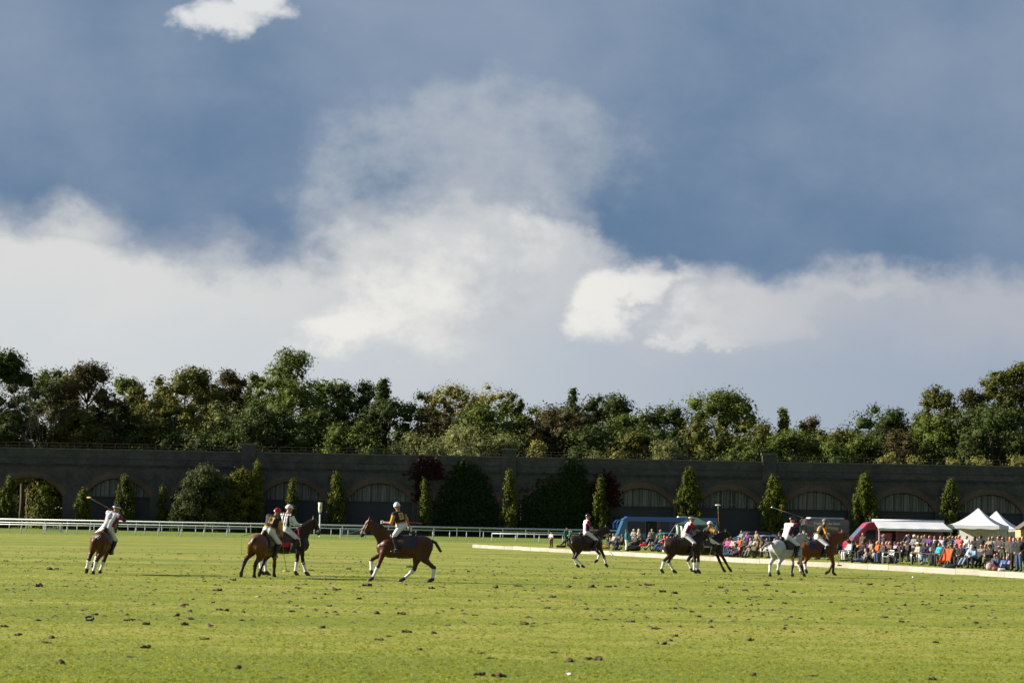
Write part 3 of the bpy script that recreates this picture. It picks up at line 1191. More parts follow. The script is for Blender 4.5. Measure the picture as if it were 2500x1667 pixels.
def gate(label, Y, px0, px1, h, mesh_panel):
    xa, xb = gx(px0, Y), gx(px1, Y)
    L = xb - xa
    t = thing('rail_gate', label, 'gate', (xa, Y, 0))
    for x in (0, L):
        MB().tube([(x, 0, -.05), (x, 0, h + .2)], 0.06, 6).build('gate_post', RAILW, t)
    f = MB()
    f.bar((0.1, 0, h), (L - .1, 0, h), .05, .06)
    f.bar((0.1, 0, .25), (L - .1, 0, .25), .05, .06)
    f.bar((0.12, 0, .25), (.12, 0, h), .05, .06)
    f.bar((L - .12, 0, .25), (L - .12, 0, h), .05, .06)
    f.build('gate_frame', RAILW, t)
    MB().bar((0.15, -.03, .3), (L - .15, -.03, h - .03), .04, .05).build('brace', RAILW, t)
    w = MB()
    for i in range(1, 12):
        w.tube([(L * i / 12, 0.02, .27), (L * i / 12, 0.02, h)], 0.008, 3)
    for i in range(1, 6):
        w.tube([(.1, 0.02, .27 + (h - .27) * i / 6), (L - .1, 0.02, .27 + (h - .27) * i / 6)], 0.008, 3)
    w.build('wire_mesh', M('wire', (.25, .25, .24), .5), t)


gate('white gate with diagonal brace in the running rail by the open arch', Y_R2 - 3, 111, 151, 1.0, True)
gate('white wire mesh gate in the running rail behind the bay horse\'s nose', Y_R2 - 2, 831, 882, 1.0, True)

# furlong marker post
p = ground(780, 1310)
t = thing('marker_post', 'white racecourse marker post with fluted cream head and blue collar', 'post', p)
MB().tube([(0, 0, -.05), (0, 0, 2.9)], 0.085, 8).build('pole', M('marker white', (.7, .71, .68), .5), t)
hb = MB()
hb.smooth = True
hb.lathe([(0.10, 2.95), (0.19, 3.1), (0.24, 3.5), (0.22, 3.9), (0.27, 4.25), (0.25, 4.22), (0.05, 4.15)], 10)
hd = hb.build('head', M('marker cream', (.72, .66, .44), .5), t)
MB().lathe([(0.13, 2.82), (0.16, 2.86), (0.16, 3.0), (0.12, 3.04)], 10).build('collar', M('marker blue', (.03, .05, .2), .5), t)
bb_ = MB()
for i in range(14):
    a = 2 * math.pi * i / 14
    a2 = 2 * math.pi * (i + 1) / 14
    bb_.tube([(math.cos(a) * .09, -.255, 3.62 + math.sin(a) * .12), (math.cos(a2) * .09, -.255, 3.62 + math.sin(a2) * .12)], .022, 4)
bb_.build('badge', M('marker blue', (.03, .05, .2), .5), hd)

# ================================================================== SIDE BOARDS OF THE PITCH
BA, BB = Vector((-2.9, 198.8, 0)), Vector((24.0, 100.3, 0))
bd = (BB - BA).normalized()
ang = math.atan2(bd.y, bd.x)
sb = thing('side_boards', 'long low line of cream white boards edging the polo pitch', 'boards', BA, ang)
BOARDM = [M('cream board %d' % i, c, .6, .10, 2.5, .1) for i, c in enumerate(((.27, .25, .215), (.30, .28, .245), (.245, .225, .19)))]
nb = 41
Lb = (BB - BA).length / nb
bme = MB().box(0.006, Lb - 0.006, -0.03, 0.03, 0, 0.27).mesh('board')
MARK = M('stencil grey', (.22, .25, .27), .6)
for i in range(nb):
    o = link('board', bme, BOARDM[rnd.choice((0, 0, 1, 1, 2))], sb, (i * Lb, rnd.uniform(-.012, .012), rnd.uniform(-.02, .012)), (0, rnd.uniform(-.004, .004), rnd.uniform(-.004, .004)))
    if i in (0, 9, 13):
        m = MB()
        m.box(.30, .34, -.036, -.031, .05, .22).box(.58, .62, -.036, -.031, .05, .22).box(.30, .62, -.036, -.031, .22, .25)
        link('stencil_mark', m.mesh('mark'), MARK, o)
# ================================================================== VEHICLES AND TENTS
GLASS = M('dark vehicle glass', (0.012, 0.016, 0.022), 0.12, 0.0, spec=0.35)
TYRE = M('tyre rubber', (0.02, 0.02, 0.02), 0.8, 0.1)
RIM = M('wheel rim', (0.35, 0.36, 0.37), 0.35, 0.05, metal=0.6)
BLACKP = M('black plastic', (0.02, 0.02, 0.022), 0.5, 0.1)
CHROME = M('chrome', (0.6, 0.6, 0.62), 0.2, 0.0, metal=1.0)
LAMP = M('lamp glass', (0.7, 0.72, 0.75), 0.15, 0.0)
REDLAMP = M('red lamp', (0.4, 0.02, 0.02), 0.2, 0.0)


def paint(name, col):
    return M('paint ' + name, col, 0.32, 0.05, 1.5, coat=0.4, spec=0.5)


def disc(b, c, r, y0, y1, n=18):
    vs = [(c[0] + r * math.cos(2 * math.pi * i / n), y, c[1] + r * math.sin(2 * math.pi * i / n)) for y in (y0, y1) for i in range(n)]
    b.add(vs, [tuple(range(n)), tuple(range(2 * n - 1, n - 1, -1))] + [(i, (i + 1) % n, n + (i + 1) % n, n + i) for i in range(n)])


_wheels = {}


def wheels(t, xs, w, r):
    if r not in _wheels:
        a = MB()
        disc(a, (0, 0), r, -.11, .11, 20)
        b = MB()
        disc(b, (0, 0), r * .62, -.122, .122, 14)
        _wheels[r] = (a.mesh('tyre', .02), b.mesh('rim', .01))
    for x in xs:
        for s in (-1, 1):
            wl = link('wheel', _wheels[r][0], TYRE, t, (x, s * (w - .12), r))
            link('rim', _wheels[r][1], RIM, wl)


def panel(t, name, poly, y, mat, th=0.012, inset=None):
    """flat panel laid on a side at +-y (sign of y gives the side)"""
    b = MB()
    s = 1 if y > 0 else -1
    f = inset or (lambda z: 1.0)
    n = len(poly)
    vs = [(x, y * f(z) + s * .004, z) for x, z in poly] + [(x, y * f(z) + s * th, z) for x, z in poly]
    b.add(vs, [tuple(range(n)), tuple(range(n, 2 * n))] + [(i, (i + 1) % n, n + (i + 1) % n, n + i) for i in range(n)])
    return b.build(name, mat, t)


def rect(x0, x1, z0, z1): return [(x0, z0), (x1, z0), (x1, z1), (x0, z1)]


def text_mesh(s, size, name='lettering'):
    cu = bpy.data.curves.new(name, 'FONT')
    cu.body = s
    cu.size = size
    cu.align_x = 'CENTER'
    cu.align_y = 'CENTER'
    cu.extrude = 0.002
    o = bpy.data.objects.new(name, cu)
    COL.objects.link(o)
    dg = bpy.context.evaluated_depsgraph_get()
    me = bpy.data.meshes.new_from_object(o.evaluated_get(dg))
    bpy.data.objects.remove(o)
    return me


# ---- blue coach, front to the left (-x), right side towards the pitch (-y)
def coach():
    p = ground(1502, 1332)
    t = thing('coach', 'blue single-deck coach parked nose towards the running rails', 'coach', p, math.radians(4))
    BLUE, BLUE2 = paint('coach blue', (0.012, 0.07, 0.30)), paint('coach light blue', (0.025, 0.11, 0.22))
    L, Wd = 10.2, 1.2
    prof = [(0.0, .38), (L, .38), (L, 2.75), (L - .1, 2.86), (.95, 2.86), (.72, 2.75), (.18, 1.25), (0.0, 1.05)]
    ins = lambda z: 1.0 if z < 2.3 else 1.0 - (z - 2.3) * .12
    MB().prism(prof, -Wd, Wd, ins).build('body', BLUE2, t)
    MB().prism([(.8, 2.62), (L + .02, 2.62), (L + .02, 2.98), (1.05, 2.98)], -Wd - .01, Wd + .01, lambda z: .97).build('roof', BLUE, t)
    MB().box(L * .62, L * .62 + .9, -.5, .5, 2.98, 3.10).build('roof_hatch', M('white hatch', (.6, .62, .65), .4), t)
    # windscreen
    b = MB()
    b.add([(.02 + .21, -1.05, 1.27), (.02 + .21, 1.05, 1.27), (.72, 1.0, 2.62), (.72, -1.0, 2.62)], [(0, 1, 2, 3)])
    ws = b.build('windscreen', M('bright windscreen', (0.16, 0.2, 0.24), .06, 0, spec=1.0), t)
    ws.location = (-.03, 0, .01)
    for s in (-1, 1):
        xs = (1.05, 2.9, 4.1, 5.4, 6.7, 8.0, 9.3, 10.05)
        for i, (a, b_) in enumerate(zip(xs[:-1], xs[1:])):
            if s < 0 and i == 1:
                d = panel(t, 'door', rect(a + .03, b_ - .03, .45, 2.55), s * Wd, M('painted doorway shade', (.008, .008, .01), .9), ins)  if False else panel(t, 'door', rect(a + .03, b_ - .03, .45, 2.55), s * Wd, M('painted doorway shade', (.008, .008, .01), .9), .014, ins)  # flat near-black panel paints the shade inside the open doorway
                link('handrail', MB().tube([(a + .35, s * Wd - .03, .7), (a + .35, s * Wd - .03, 2.3)], .03, 5).mesh('h'), M('door rail red', (.25, .02, .05), .4), d)
                continue
            w_ = panel(t, 'window', rect(a + .03, b_ - .03, 1.32, 2.52), s * Wd, GLASS, .012, ins)
            if s < 0 and i > 1:
                link('curtain', MB().box(a + .08, a + .22, s * Wd * .98 - .02, s * Wd * .98 - .014, 1.4, 2.45).mesh('c'), M('red curtain', (.18, .02, .06), .8), w_)
        panel(t, 'skirt_panel', rect(3.0, L - .3, .42, .62), s * Wd, BLUE, .012)
        panel(t, 'headlamp', [(.03, .75), (.3, .78), (.3, 1.0), (.05, .98)], s * Wd, LAMP, .012)
        b = MB()
        b.smooth = True
        b.tube([(.75, s * 1.15, 2.62), (.25, s * 1.35, 2.6), (.0, s * 1.45, 2.35)], .035, 6)
        mi = b.build('mirror_arm', BLUE, t)
        link('mirror', MB().box(-.1, .06, s * 1.36, s * 1.56, 1.75, 2.38).mesh('mir', .03), BLUE, mi)
    wheels(t, (2.35, 7.6), Wd, .48)
    b = MB()
    b.tube([(-.02, -1.0, .55), (-.05, 0, .55), (-.02, 1.0, .55)], .09, 8)
    b.build('bumper', BLUE2, t)


coach()


# ---- cars
def car(p, rz, col, label, suv=False, estate=False):
    t = thing('parked_car', label, 'car', p, rz, 'cars parked behind the spectators')
    L = 4.3
    h = 1.72 if suv else 1.46
    zb = .95 if suv else .88
    W_ = .88
    xr = L - .25 if (estate or suv) else L - .95
    ins = lambda z: 1.0 if z <= zb else 1.0 - .24 * (z - zb) / (h - zb)
    low = [(.02, .30), (.0, .55), (.08, .72), (.35, .80), (1.15, zb), (L - .25, zb + .05), (L - .02, .8), (L, .45), (L - .05, .28)]
    MB().prism(low, -W_, W_, None).build('body', col, t, bevel=.035)
    cab = [(1.05, zb - .05), (1.95, h - .05), (2.3, h), (xr - .5, h - .02), (xr - .1, h - .12), (L - .22, zb + .03)]
    MB().prism(cab, -W_ * .97, W_ * .97, ins).build('cabin', col, t, bevel=.03)
    # glass
    b = MB()
    e = .012

    def g(x0, z0, x1, z1, f=.86):
        nx, nz = -(z1 - z0), (x1 - x0)
        l = math.hypot(nx, nz)
        if nz < 0:
            nx, nz = -nx, -nz
        ox, oz = nx / l * e, nz / l * e
        ya, yb = W_ * .97 * ins(z0) * f, W_ * .97 * ins(z1) * f
        return [(x0 + ox, -ya, z0 + oz), (x0 + ox, ya, z0 + oz), (x1 + ox, yb, z1 + oz), (x1 + ox, -yb, z1 + oz)]
    k = lambda a, b_, f: a + (b_ - a) * f
    A_, B_ = cab[0], cab[1]
    MB().add(g(k(A_[0], B_[0], .12), k(A_[1], B_[1], .12), k(A_[0], B_[0], .96), k(A_[1], B_[1], .96)), [(0, 1, 2, 3)]).build('windscreen', GLASS, t)
    A_, B_ = cab[5], cab[4]
    MB().add(g(k(A_[0], B_[0], .15), k(A_[1], B_[1], .15), k(A_[0], B_[0], .95), k(A_[1], B_[1], .95)), [(0, 1, 2, 3)]).build('rear_window', GLASS, t)
    for s in (-1, 1):
        m = 2.55
        panel(t, 'side_window', [(1.35, zb + .04), (m - .04, zb + .04), (m - .04, h - .10), (2.02, h - .13)], s * W_ * .97, GLASS, .012, ins)
        panel(t, 'side_window', [(m + .04, zb + .04), (xr - .02, zb + .06), (xr - .42, h - .11), (m + .04, h - .10)], s * W_ * .97, GLASS, .012, ins)
        link('mirror', MB().box(1.35, 1.55, s * W_, s * (W_ + .16), zb, zb + .13).mesh('mm', .02), col, t)
        panel(t, 'headlamp', [(.06, .6), (.4, .66), (.38, .77), (.1, .72)], s * W_, LAMP, .012)
        panel(t, 'tail_lamp', [(L - .3, .7), (L - .06, .66), (L - .1, .86), (L - .26, .88)], s * W_, REDLAMP, .012)
    wheels(t, (.82, L - .85), W_, .32 if not suv else .36)
    return t


SILV, DKBL, BLK, GRN, WHT, REDP = paint('silver', (.42, .46, .52)), paint('dark blue', (.02, .05, .14)), paint('black', (.012, .013, .016)), paint('dark green', (.02, .06, .045)), paint('white', (.72, .74, .76)), paint('red', (.5, .02, .06))
PBL = paint('pale blue', (.18, .30, .45))
for (px, py, rz, col, lab, suv, est) in (
    (1688, 1338, 195, PBL, 'pale blue car under the green gazebo', 0, 0),
    (1772, 1336, 10, BLK, 'black tall car behind the standing blonde spectator', 1, 0),
    (1800, 1347, 8, SILV, 'silver-blue hatchback behind the man in the grey-brown coat', 0, 1),
    (1838, 1340, 12, DKBL, 'dark blue car between the red-capped spectator and the tan jacket', 0, 1),
    (1862, 1349, 15, GRN, 'dark green car next to the silver windscreened one', 0, 0),
    (1898, 1352, 200, SILV, 'silver saloon with its windscreen towards the crowd', 0, 0),
    (1925, 1347, 190, BLK, 'black car behind the grey horse\'s rider', 1, 0),
    (2316, 1353, 12, DKBL, 'dark blue car beside the red van\'s tail', 0, 1),
    (2352, 1361, 10, WHT, 'white car in front of the white gazebos', 0, 1),
    (2372, 1366, 14, BLK, 'dark car behind the white-haired spectator', 0, 0),
    (2412, 1362, 10, REDP, 'red car behind the woman with long grey hair', 0, 0),
    (2470, 1360, 190, WHT, 'white tall car next to the wooden hut', 1, 0),
):
    car(ground(px, py), math.radians(rz), col, lab, suv, est)


# ---- red van with awning
def red_van():
    p = ground(2062, 1361)
    t = thing('camper_van', 'dark red high-roof van with white roll-out awning', 'van', p, math.radians(3))
    RED_SHADED, RED_SUNLIT = paint('van red', (.10, .006, .014)), paint('sunlit van red', (.30, .02, .05))  # one van red, split into a shaded side colour and a sunlit body colour
    L, Wd = 6.9, 1.02
    prof = [(0.0, .32), (L, .32), (L, 2.52), (L - .12, 2.62), (1.85, 2.62), (1.45, 2.5), (.42, 1.32), (.05, 1.12)]
    ins = lambda z: 1.0 if z < 1.2 else 1.0 - (z - 1.2) * .06
    MB().prism(prof, -Wd, Wd, ins).build('body', RED_SUNLIT, t, bevel=.05)
    b = MB()
    b.add([(.47, -.9, 1.40), (.47, .9, 1.40), (1.14, .82, 2.14), (1.14, -.82, 2.14)], [(0, 1, 2, 3)])
    o = b.build('windscreen', M('screen with painted sky', (.07, .10, .15), .06, 0, spec=1.0), t)  # pale sky reflection put into the glass colour
    o.location = (-.012, 0, .03)
    for s in (-1, 1):
        panel(t, 'cab_window', [(.95, 1.35), (2.05, 1.35), (2.05, 2.05), (1.45, 2.02)], s * Wd, GLASS, .014, ins)
        panel(t, 'cab_door', [(.9, .5), (2.12, .5), (2.12, 1.28), (.9, 1.28)], s * Wd, RED_SHADED, .01, ins)
        panel(t, 'headlamp', [(.1, .85), (.42, .9), (.45, 1.12), (.15, 1.05)], s * Wd, LAMP, .014)
        link('mirror', MB().box(1.05, 1.2, s * (Wd + .05), s * (Wd + .28), 1.3, 1.75).mesh('vm', .02), BLACKP, t)
    panel(t, 'side_doorway', rect(2.4, 3.5, .45, 2.4), -Wd, M('painted doorway shade', (.008, .008, .01), .9), .014, ins)  # near-black sheet in place of the doorway's unlit inside
    panel(t, 'side_shade', rect(3.6, L - .1, .45, 2.4), -Wd, RED_SHADED, .012, ins)  # darker red laid over the side to paint its shade
    MB().box(-.04, .2, -.95, .95, .38, .62).build('bumper', BLACKP, t, bevel=.03)
    wheels(t, (1.05, 5.3), Wd, .36)
    # awning
    aw = thing('awning', 'white roll-out awning on the side of the red van', 'awning', p, math.radians(3))
    CAN = M('white canvas', (.5, .52, .56), .8, .05)
    bb = MB()
    bb.smooth = True
    bb.tube([(1.75, -1.12, 2.70), (6.95, -1.12, 2.70)], .11, 8)
    bb.build('cassette', CAN, aw)
    g = MB()
    nx, ny = 14, 5
    for j in range(ny + 1):
        for i in range(nx + 1):
            f = j / ny
            x = 1.85 + 5.0 * i / nx + (f * (1.2 * (.5 - i / nx) * -0.25))
            z = 2.68 - .52 * f - .05 * math.sin(math.pi * f) + .02 * math.sin(i * 1.7) * f
            g.v.append((x, -1.16 - 2.3 * f, z))
    for j in range(ny):
        for i in range(nx):
            a = j * (nx + 1) + i
            g.f.append([a, a + 1, a + nx + 2, a + nx + 1])
            g.m.append(0)
            g.sm.append(True)
    g.build('canopy', CAN, aw)
    MB().box(1.7, 7.0, -3.52, -3.46, 2.0, 2.16).build('valance', CAN, aw)
    for x in (1.78, 6.9):
        MB().tube([(x, -3.44, 0), (x, -3.44, 2.1)], .03, 6).build('leg', M('awning pole', (.6, .61, .63), .4), aw)


red_van()


# ---- ice-cream van, rear to the pitch
def ice_van():
    p = ground(2020, 1353)
    t = thing('ice_cream_van', 'dark maroon ice cream van with lettered rear and open serving hatch', 'van', p, math.radians(6))
    MAR, NAV = paint('maroon', (.10, .012, .02)), paint('dark slate', (.045, .055, .07))
    Wd, h = 1.85, 2.85
    # x across the rear, y depth
    MB().box(-Wd, Wd, 0, 2.2, .35, 1.75).build('body', MAR, t, bevel=.06)
    MB().box(-Wd + .03, Wd - .03, .03, 2.2, 1.70, h).build('upper_body', NAV, t, bevel=.10)
    MB().box(-Wd + .5, Wd - .35, .4, 2.0, h - .03, h + .14).build('roof_vent', M('pale roof', (.35, .38, .42), .4), t, bevel=.05)
    o = link('lettering', text_mesh('Made on the farm', .30), M('letter white', (.7, .7, .7), .6), t, (-.05, -.012, h - .36), (math.pi / 2, 0, 0))
    o = link('lettering', text_mesh('REAL DAIRY', .36), M('letter cream', (.42, .30, .22), .6), t, (-.1, -.012, 1.42), (math.pi / 2, 0, 0))
    o = link('lettering', text_mesh('ICE CREAM', .30), M('letter cream', (.42, .30, .22), .6), t, (-.1, -.012, 1.02), (math.pi / 2, 0, 0))
    b = MB()
    pts = [(-1.1 + 2.0 * i / 12, -.012, 2.06 + .10 * math.sin(i * math.pi / 12)) for i in range(13)]
    b.tube(pts, .13, 5)
    b.build('banner_scroll', M('scroll tan', (.28, .20, .15), .7), t, scale=(1, .06, 1))
    for x in (-1.62, 1.55):
        MB().box(x - .09, x + .09, -.03, .02, 2.5, 2.72).build('tail_lamp', REDLAMP, t)
    MB().box(-Wd - .02, Wd + .02, -.08, .06, .3, .5).build('bumper', BLACKP, t)
    b = MB()
    for s in (-1, 1):
        disc(b, (s * (Wd - .35), .36), .36, .5, .72)
    for s in (-1, 1):
        w = MB()
        disc(w, (0, 0), .36, -.11, .11)
        link('wheel', w.mesh('w'), TYRE, t, (s * (Wd - .35), .45, .36))
    # hatch flap on the left side
    hb = MB()
    hb.add([(-Wd - .02, .05, 2.35), (-Wd - .02, 2.1, 2.35), (-Wd - 1.5, 2.1, 1.95), (-Wd - 1.5, .05, 1.95),
            (-Wd - .02, .05, 2.40), (-Wd - .02, 2.1, 2.40), (-Wd - 1.5, 2.1, 2.0), (-Wd - 1.5, .05, 2.0)],
           [(0, 1, 2, 3), (4, 5, 6, 7), (0, 4, 7, 3), (1, 5, 6, 2), (3, 7, 6, 2), (0, 4, 5, 1)])
    hb.build('hatch_flap', M('charcoal flap', (.05, .055, .06), .6), t)
    MB().tube([(-Wd - 1.3, .1, 0), (-Wd - 1.3, .1, 2.0)], .03, 6).build('flap_prop', M('awning pole', (.6, .61, .63), .4), t)


ice_van()


# ---- gazebos
def gazebo(label, p, rz, w, eave, peak, cloth, legm, valance=.28, curve=1.6, group=None, ropes=False, wall=None):
    t = thing('gazebo', label, 'gazebo', p, rz, group)
    h = w / 2
    b = MB()
    n = 10
    for j in range(n + 1):
        f = j / n
        r = h * (1 - f) + .04 * f
        z = eave + (peak - eave) * (f ** curve)
        for k in range(16):
            q, m = divmod(k, 4)
            u = -1 + m / 2
            sag = (1 - abs(u)) * .05 * (1 - f)
            x, y = [(u, -1), (1, u), (-u, 1), (-1, -u)][q]
            b.v.append((x * r, y * r, z - sag))
    for j in range(n):
        for k in range(16):
            a, c = j * 16 + k, j * 16 + (k + 1) % 16
            b.f.append([a, c, c + 16, a + 16])
            b.m.append(0)
            b.sm.append(False)
    b.f.append([n * 16 + k for k in range(16)])
    b.m.append(0)
    b.sm.append(False)
    b.build('canopy', cloth, t)
    for (xa, ya, xb, yb) in ((-h, -h, h, -h), (h, -h, h, h), (h, h, -h, h), (-h, h, -h, -h)):
        v = MB()
        m = 8
        for i in range(m + 1):
            x, y = xa + (xb - xa) * i / m, ya + (yb - ya) * i / m
            v.v += [(x, y, eave - .05 * (1 - abs(2 * i / m - 1)) * 1.0), (x * 1.005, y * 1.005, eave - valance - .03 * math.sin(i * 2.1))]
        for i in range(m):
            v.f.append([2 * i, 2 * i + 2, 2 * i + 3, 2 * i + 1])
            v.m.append(0)
            v.sm.append(False)
        v.build('valance', cloth, t)
    for sx in (-1, 1):
        for sy in (-1, 1):
            lm, lr = legm
            MB().tube([(sx * (h - .05), sy * (h - .05), 0), (sx * (h - .05), sy * (h - .05), eave)], lr, 6).build('leg', lm, t)
            if ropes:
                MB().tube([(sx * h, sy * h, eave), (sx * (h + 1.3), sy * (h + .7), 0)], .012, 4).build('guy_rope', M('rope', (.4, .42, .38), .8), t)
    if wall:
        g = MB()
        g.box(-h + .05, h - .05, h - .06, h - .04, .05, eave - valance + .02)
        g.build('back_wall', wall, t)
    return t


WCL = M('white gazebo cloth', (.52, .53, .58), .7, .04)
GCL = M('green gazebo cloth', (.025, .060, .050), .7, .15)
GREYP = M('grey pole', (.10, .10, .11), .5)
p = ground(2388, 1367)
gazebo('white gazebo with curved peak, larger and nearer the pitch than its twin', p, math.radians(-22), 3.7, 2.52, 3.72, WCL, (GREYP, .03), group='white gazebos', wall=M('white back wall', (.72, .72, .73), .8))
p = ground(2432, 1359)
gazebo('white gazebo half hidden behind its twin, beside the wooden hut', p, math.radians(-22), 3.9, 2.40, 3.80, WCL, (GREYP, .03), group='white gazebos', wall=M('pinkish back wall', (.55, .46, .45), .8))
p = ground(1698, 1344)
gz = gazebo('green gazebo with striped tied-back curtains and guy ropes', p, math.radians(-12), 3.0, 2.28, 2.85, GCL, (M('pale pole', (.4, .45, .42), .5), .025), curve=1.15, valance=.14, ropes=True)
CUR = M('pale striped curtain', (.42, .52, .46), .8, .3, 3.0)
for sx, sy in ((-1, -1), (1, -1), (1, 1), (-1, 1)):
    b = MB()
    b.smooth = True
    x, y = sx * 1.38, sy * 1.38
    b.tube([(x, y, 2.2), (x + .05, y, 1.6), (x - .02 * sx, y, 1.0), (x + .08 * sx, y, .35)], [.16, .13, .08, .12], 9)
    b.build('curtain', CUR, gz)

# wooden hut at the frame's edge
p = ground(2512, 1368)
t = thing('wooden_hut', 'yellow timber hut with dark felt roof beside the white gazebos', 'hut', p)
TIM = M('yellow timber', (.52, .36, .14), .7, .2, 2.0)
for i in range(14):
    MB().box(-.7, .9, -.6, -.55, i * .17, i * .17 + .16).build('plank', TIM, t)
    MB().box(-.75, -.70, -.6, 1.2, i * .17, i * .17 + .16).build('plank', TIM, t)
MB().prism([(-.9, 2.30), (1.1, 2.30), (.95, 2.62), (.1, 3.0)], -.75, 1.4).build('roof', M('roof felt', (.10, .085, .08), .9, .2), t)
# ================================================================== HORSES, RIDERS, MALLETS
def v3(*a): return np.array(a, dtype=float)


def coat_material(name, c, rough=0.45, dapple=0.0):
    m = bpy.data.materials.new(name)
    m.use_nodes = True
    t = m.node_tree
    p = t.nodes['Principled BSDF']
    tcn = t.nodes.new('ShaderNodeTexCoord')
    n = noise(t, tcn.outputs['Object'], 2.2, 4, 0.55)
    n2 = noise(t, tcn.outputs['Object'], 16.0, 3, 0.6)
    f = (n * 0.75 + n2 * 0.25).smooth(0.3, 0.7)
    col = mixc(t, f, tuple(v * (0.72 - dapple) for v in c), tuple(min(1, v * 1.18) for v in c))
    t.links.new(col, p.inputs['Base Color'])
    p.inputs['Roughness'].default_value = rough
    p.inputs['Specular IOR Level'].default_value = 0.22
    b = t.nodes.new('ShaderNodeBump')
    b.inputs['Strength'].default_value = 0.15
    b.inputs['Distance'].default_value = 0.01
    t.links.new(n2.s, b.inputs['Height'])
    t.links.new(b.outputs[0], p.inputs['Normal'])
    return m


COATS = {'bay': coat_material('bay coat', (0.062, 0.020, 0.008)), 'liver': coat_material('warm bay coat', (0.092, 0.036, 0.015)),
         'dark': coat_material('dark bay coat', (0.028, 0.011, 0.006)), 'brown': coat_material('dark brown coat', (0.024, 0.012, 0.008)),
         'black': coat_material('black brown coat', (0.016, 0.010, 0.008)), 'grey': coat_material('grey coat', (0.37, 0.37, 0.37), 0.5, 0.08),
         'chestnut': coat_material('chestnut coat', (0.125, 0.034, 0.010))}
POINTS = M('black points', (0.014, 0.011, 0.010), 0.5, 0.2)
GREYPT = M('dark grey points', (0.16, 0.155, 0.155), 0.6, 0.2)
HOOF = M('hoof horn', (0.03, 0.025, 0.02), 0.5, 0.2)
MUZZ = M('muzzle', (0.025, 0.018, 0.016), 0.5, 0.2)
WRAPW = M('white leg wrap', (0.58, 0.58, 0.60), 0.85, 0.08, 12)
WRAPB = M('black leg boot', (0.014, 0.014, 0.016), 0.6, 0.1)
STRAPR = M('dark red strap', (0.12, 0.015, 0.03), 0.6)
LEATHER = M('dark saddle leather', (0.035, 0.018, 0.010), 0.4, 0.2)
TACK = M('black tack', (0.015, 0.012, 0.010), 0.45, 0.1)
CHEEK = M('pale bit ring', (0.55, 0.5, 0.42), 0.5)
EYEM = M('horse eye', (0.01, 0.008, 0.006), 0.1, 0.0)

# legs: [elbow/stifle, knee/hock, fetlock, toe] as (x, z); y from the side unless given as (x, z, y)
STD = dict(FL=[(.62, .92), (.66, .50), (.64, .12), (.74, .02)], FR=[(.62, .92), (.62, .50), (.58, .12), (.68, .02)],
           HL=[(-.42, .86), (-.78, .52), (-.74, .12), (-.62, .02)], HR=[(-.42, .86), (-.72, .52), (-.66, .12), (-.54, .02)])


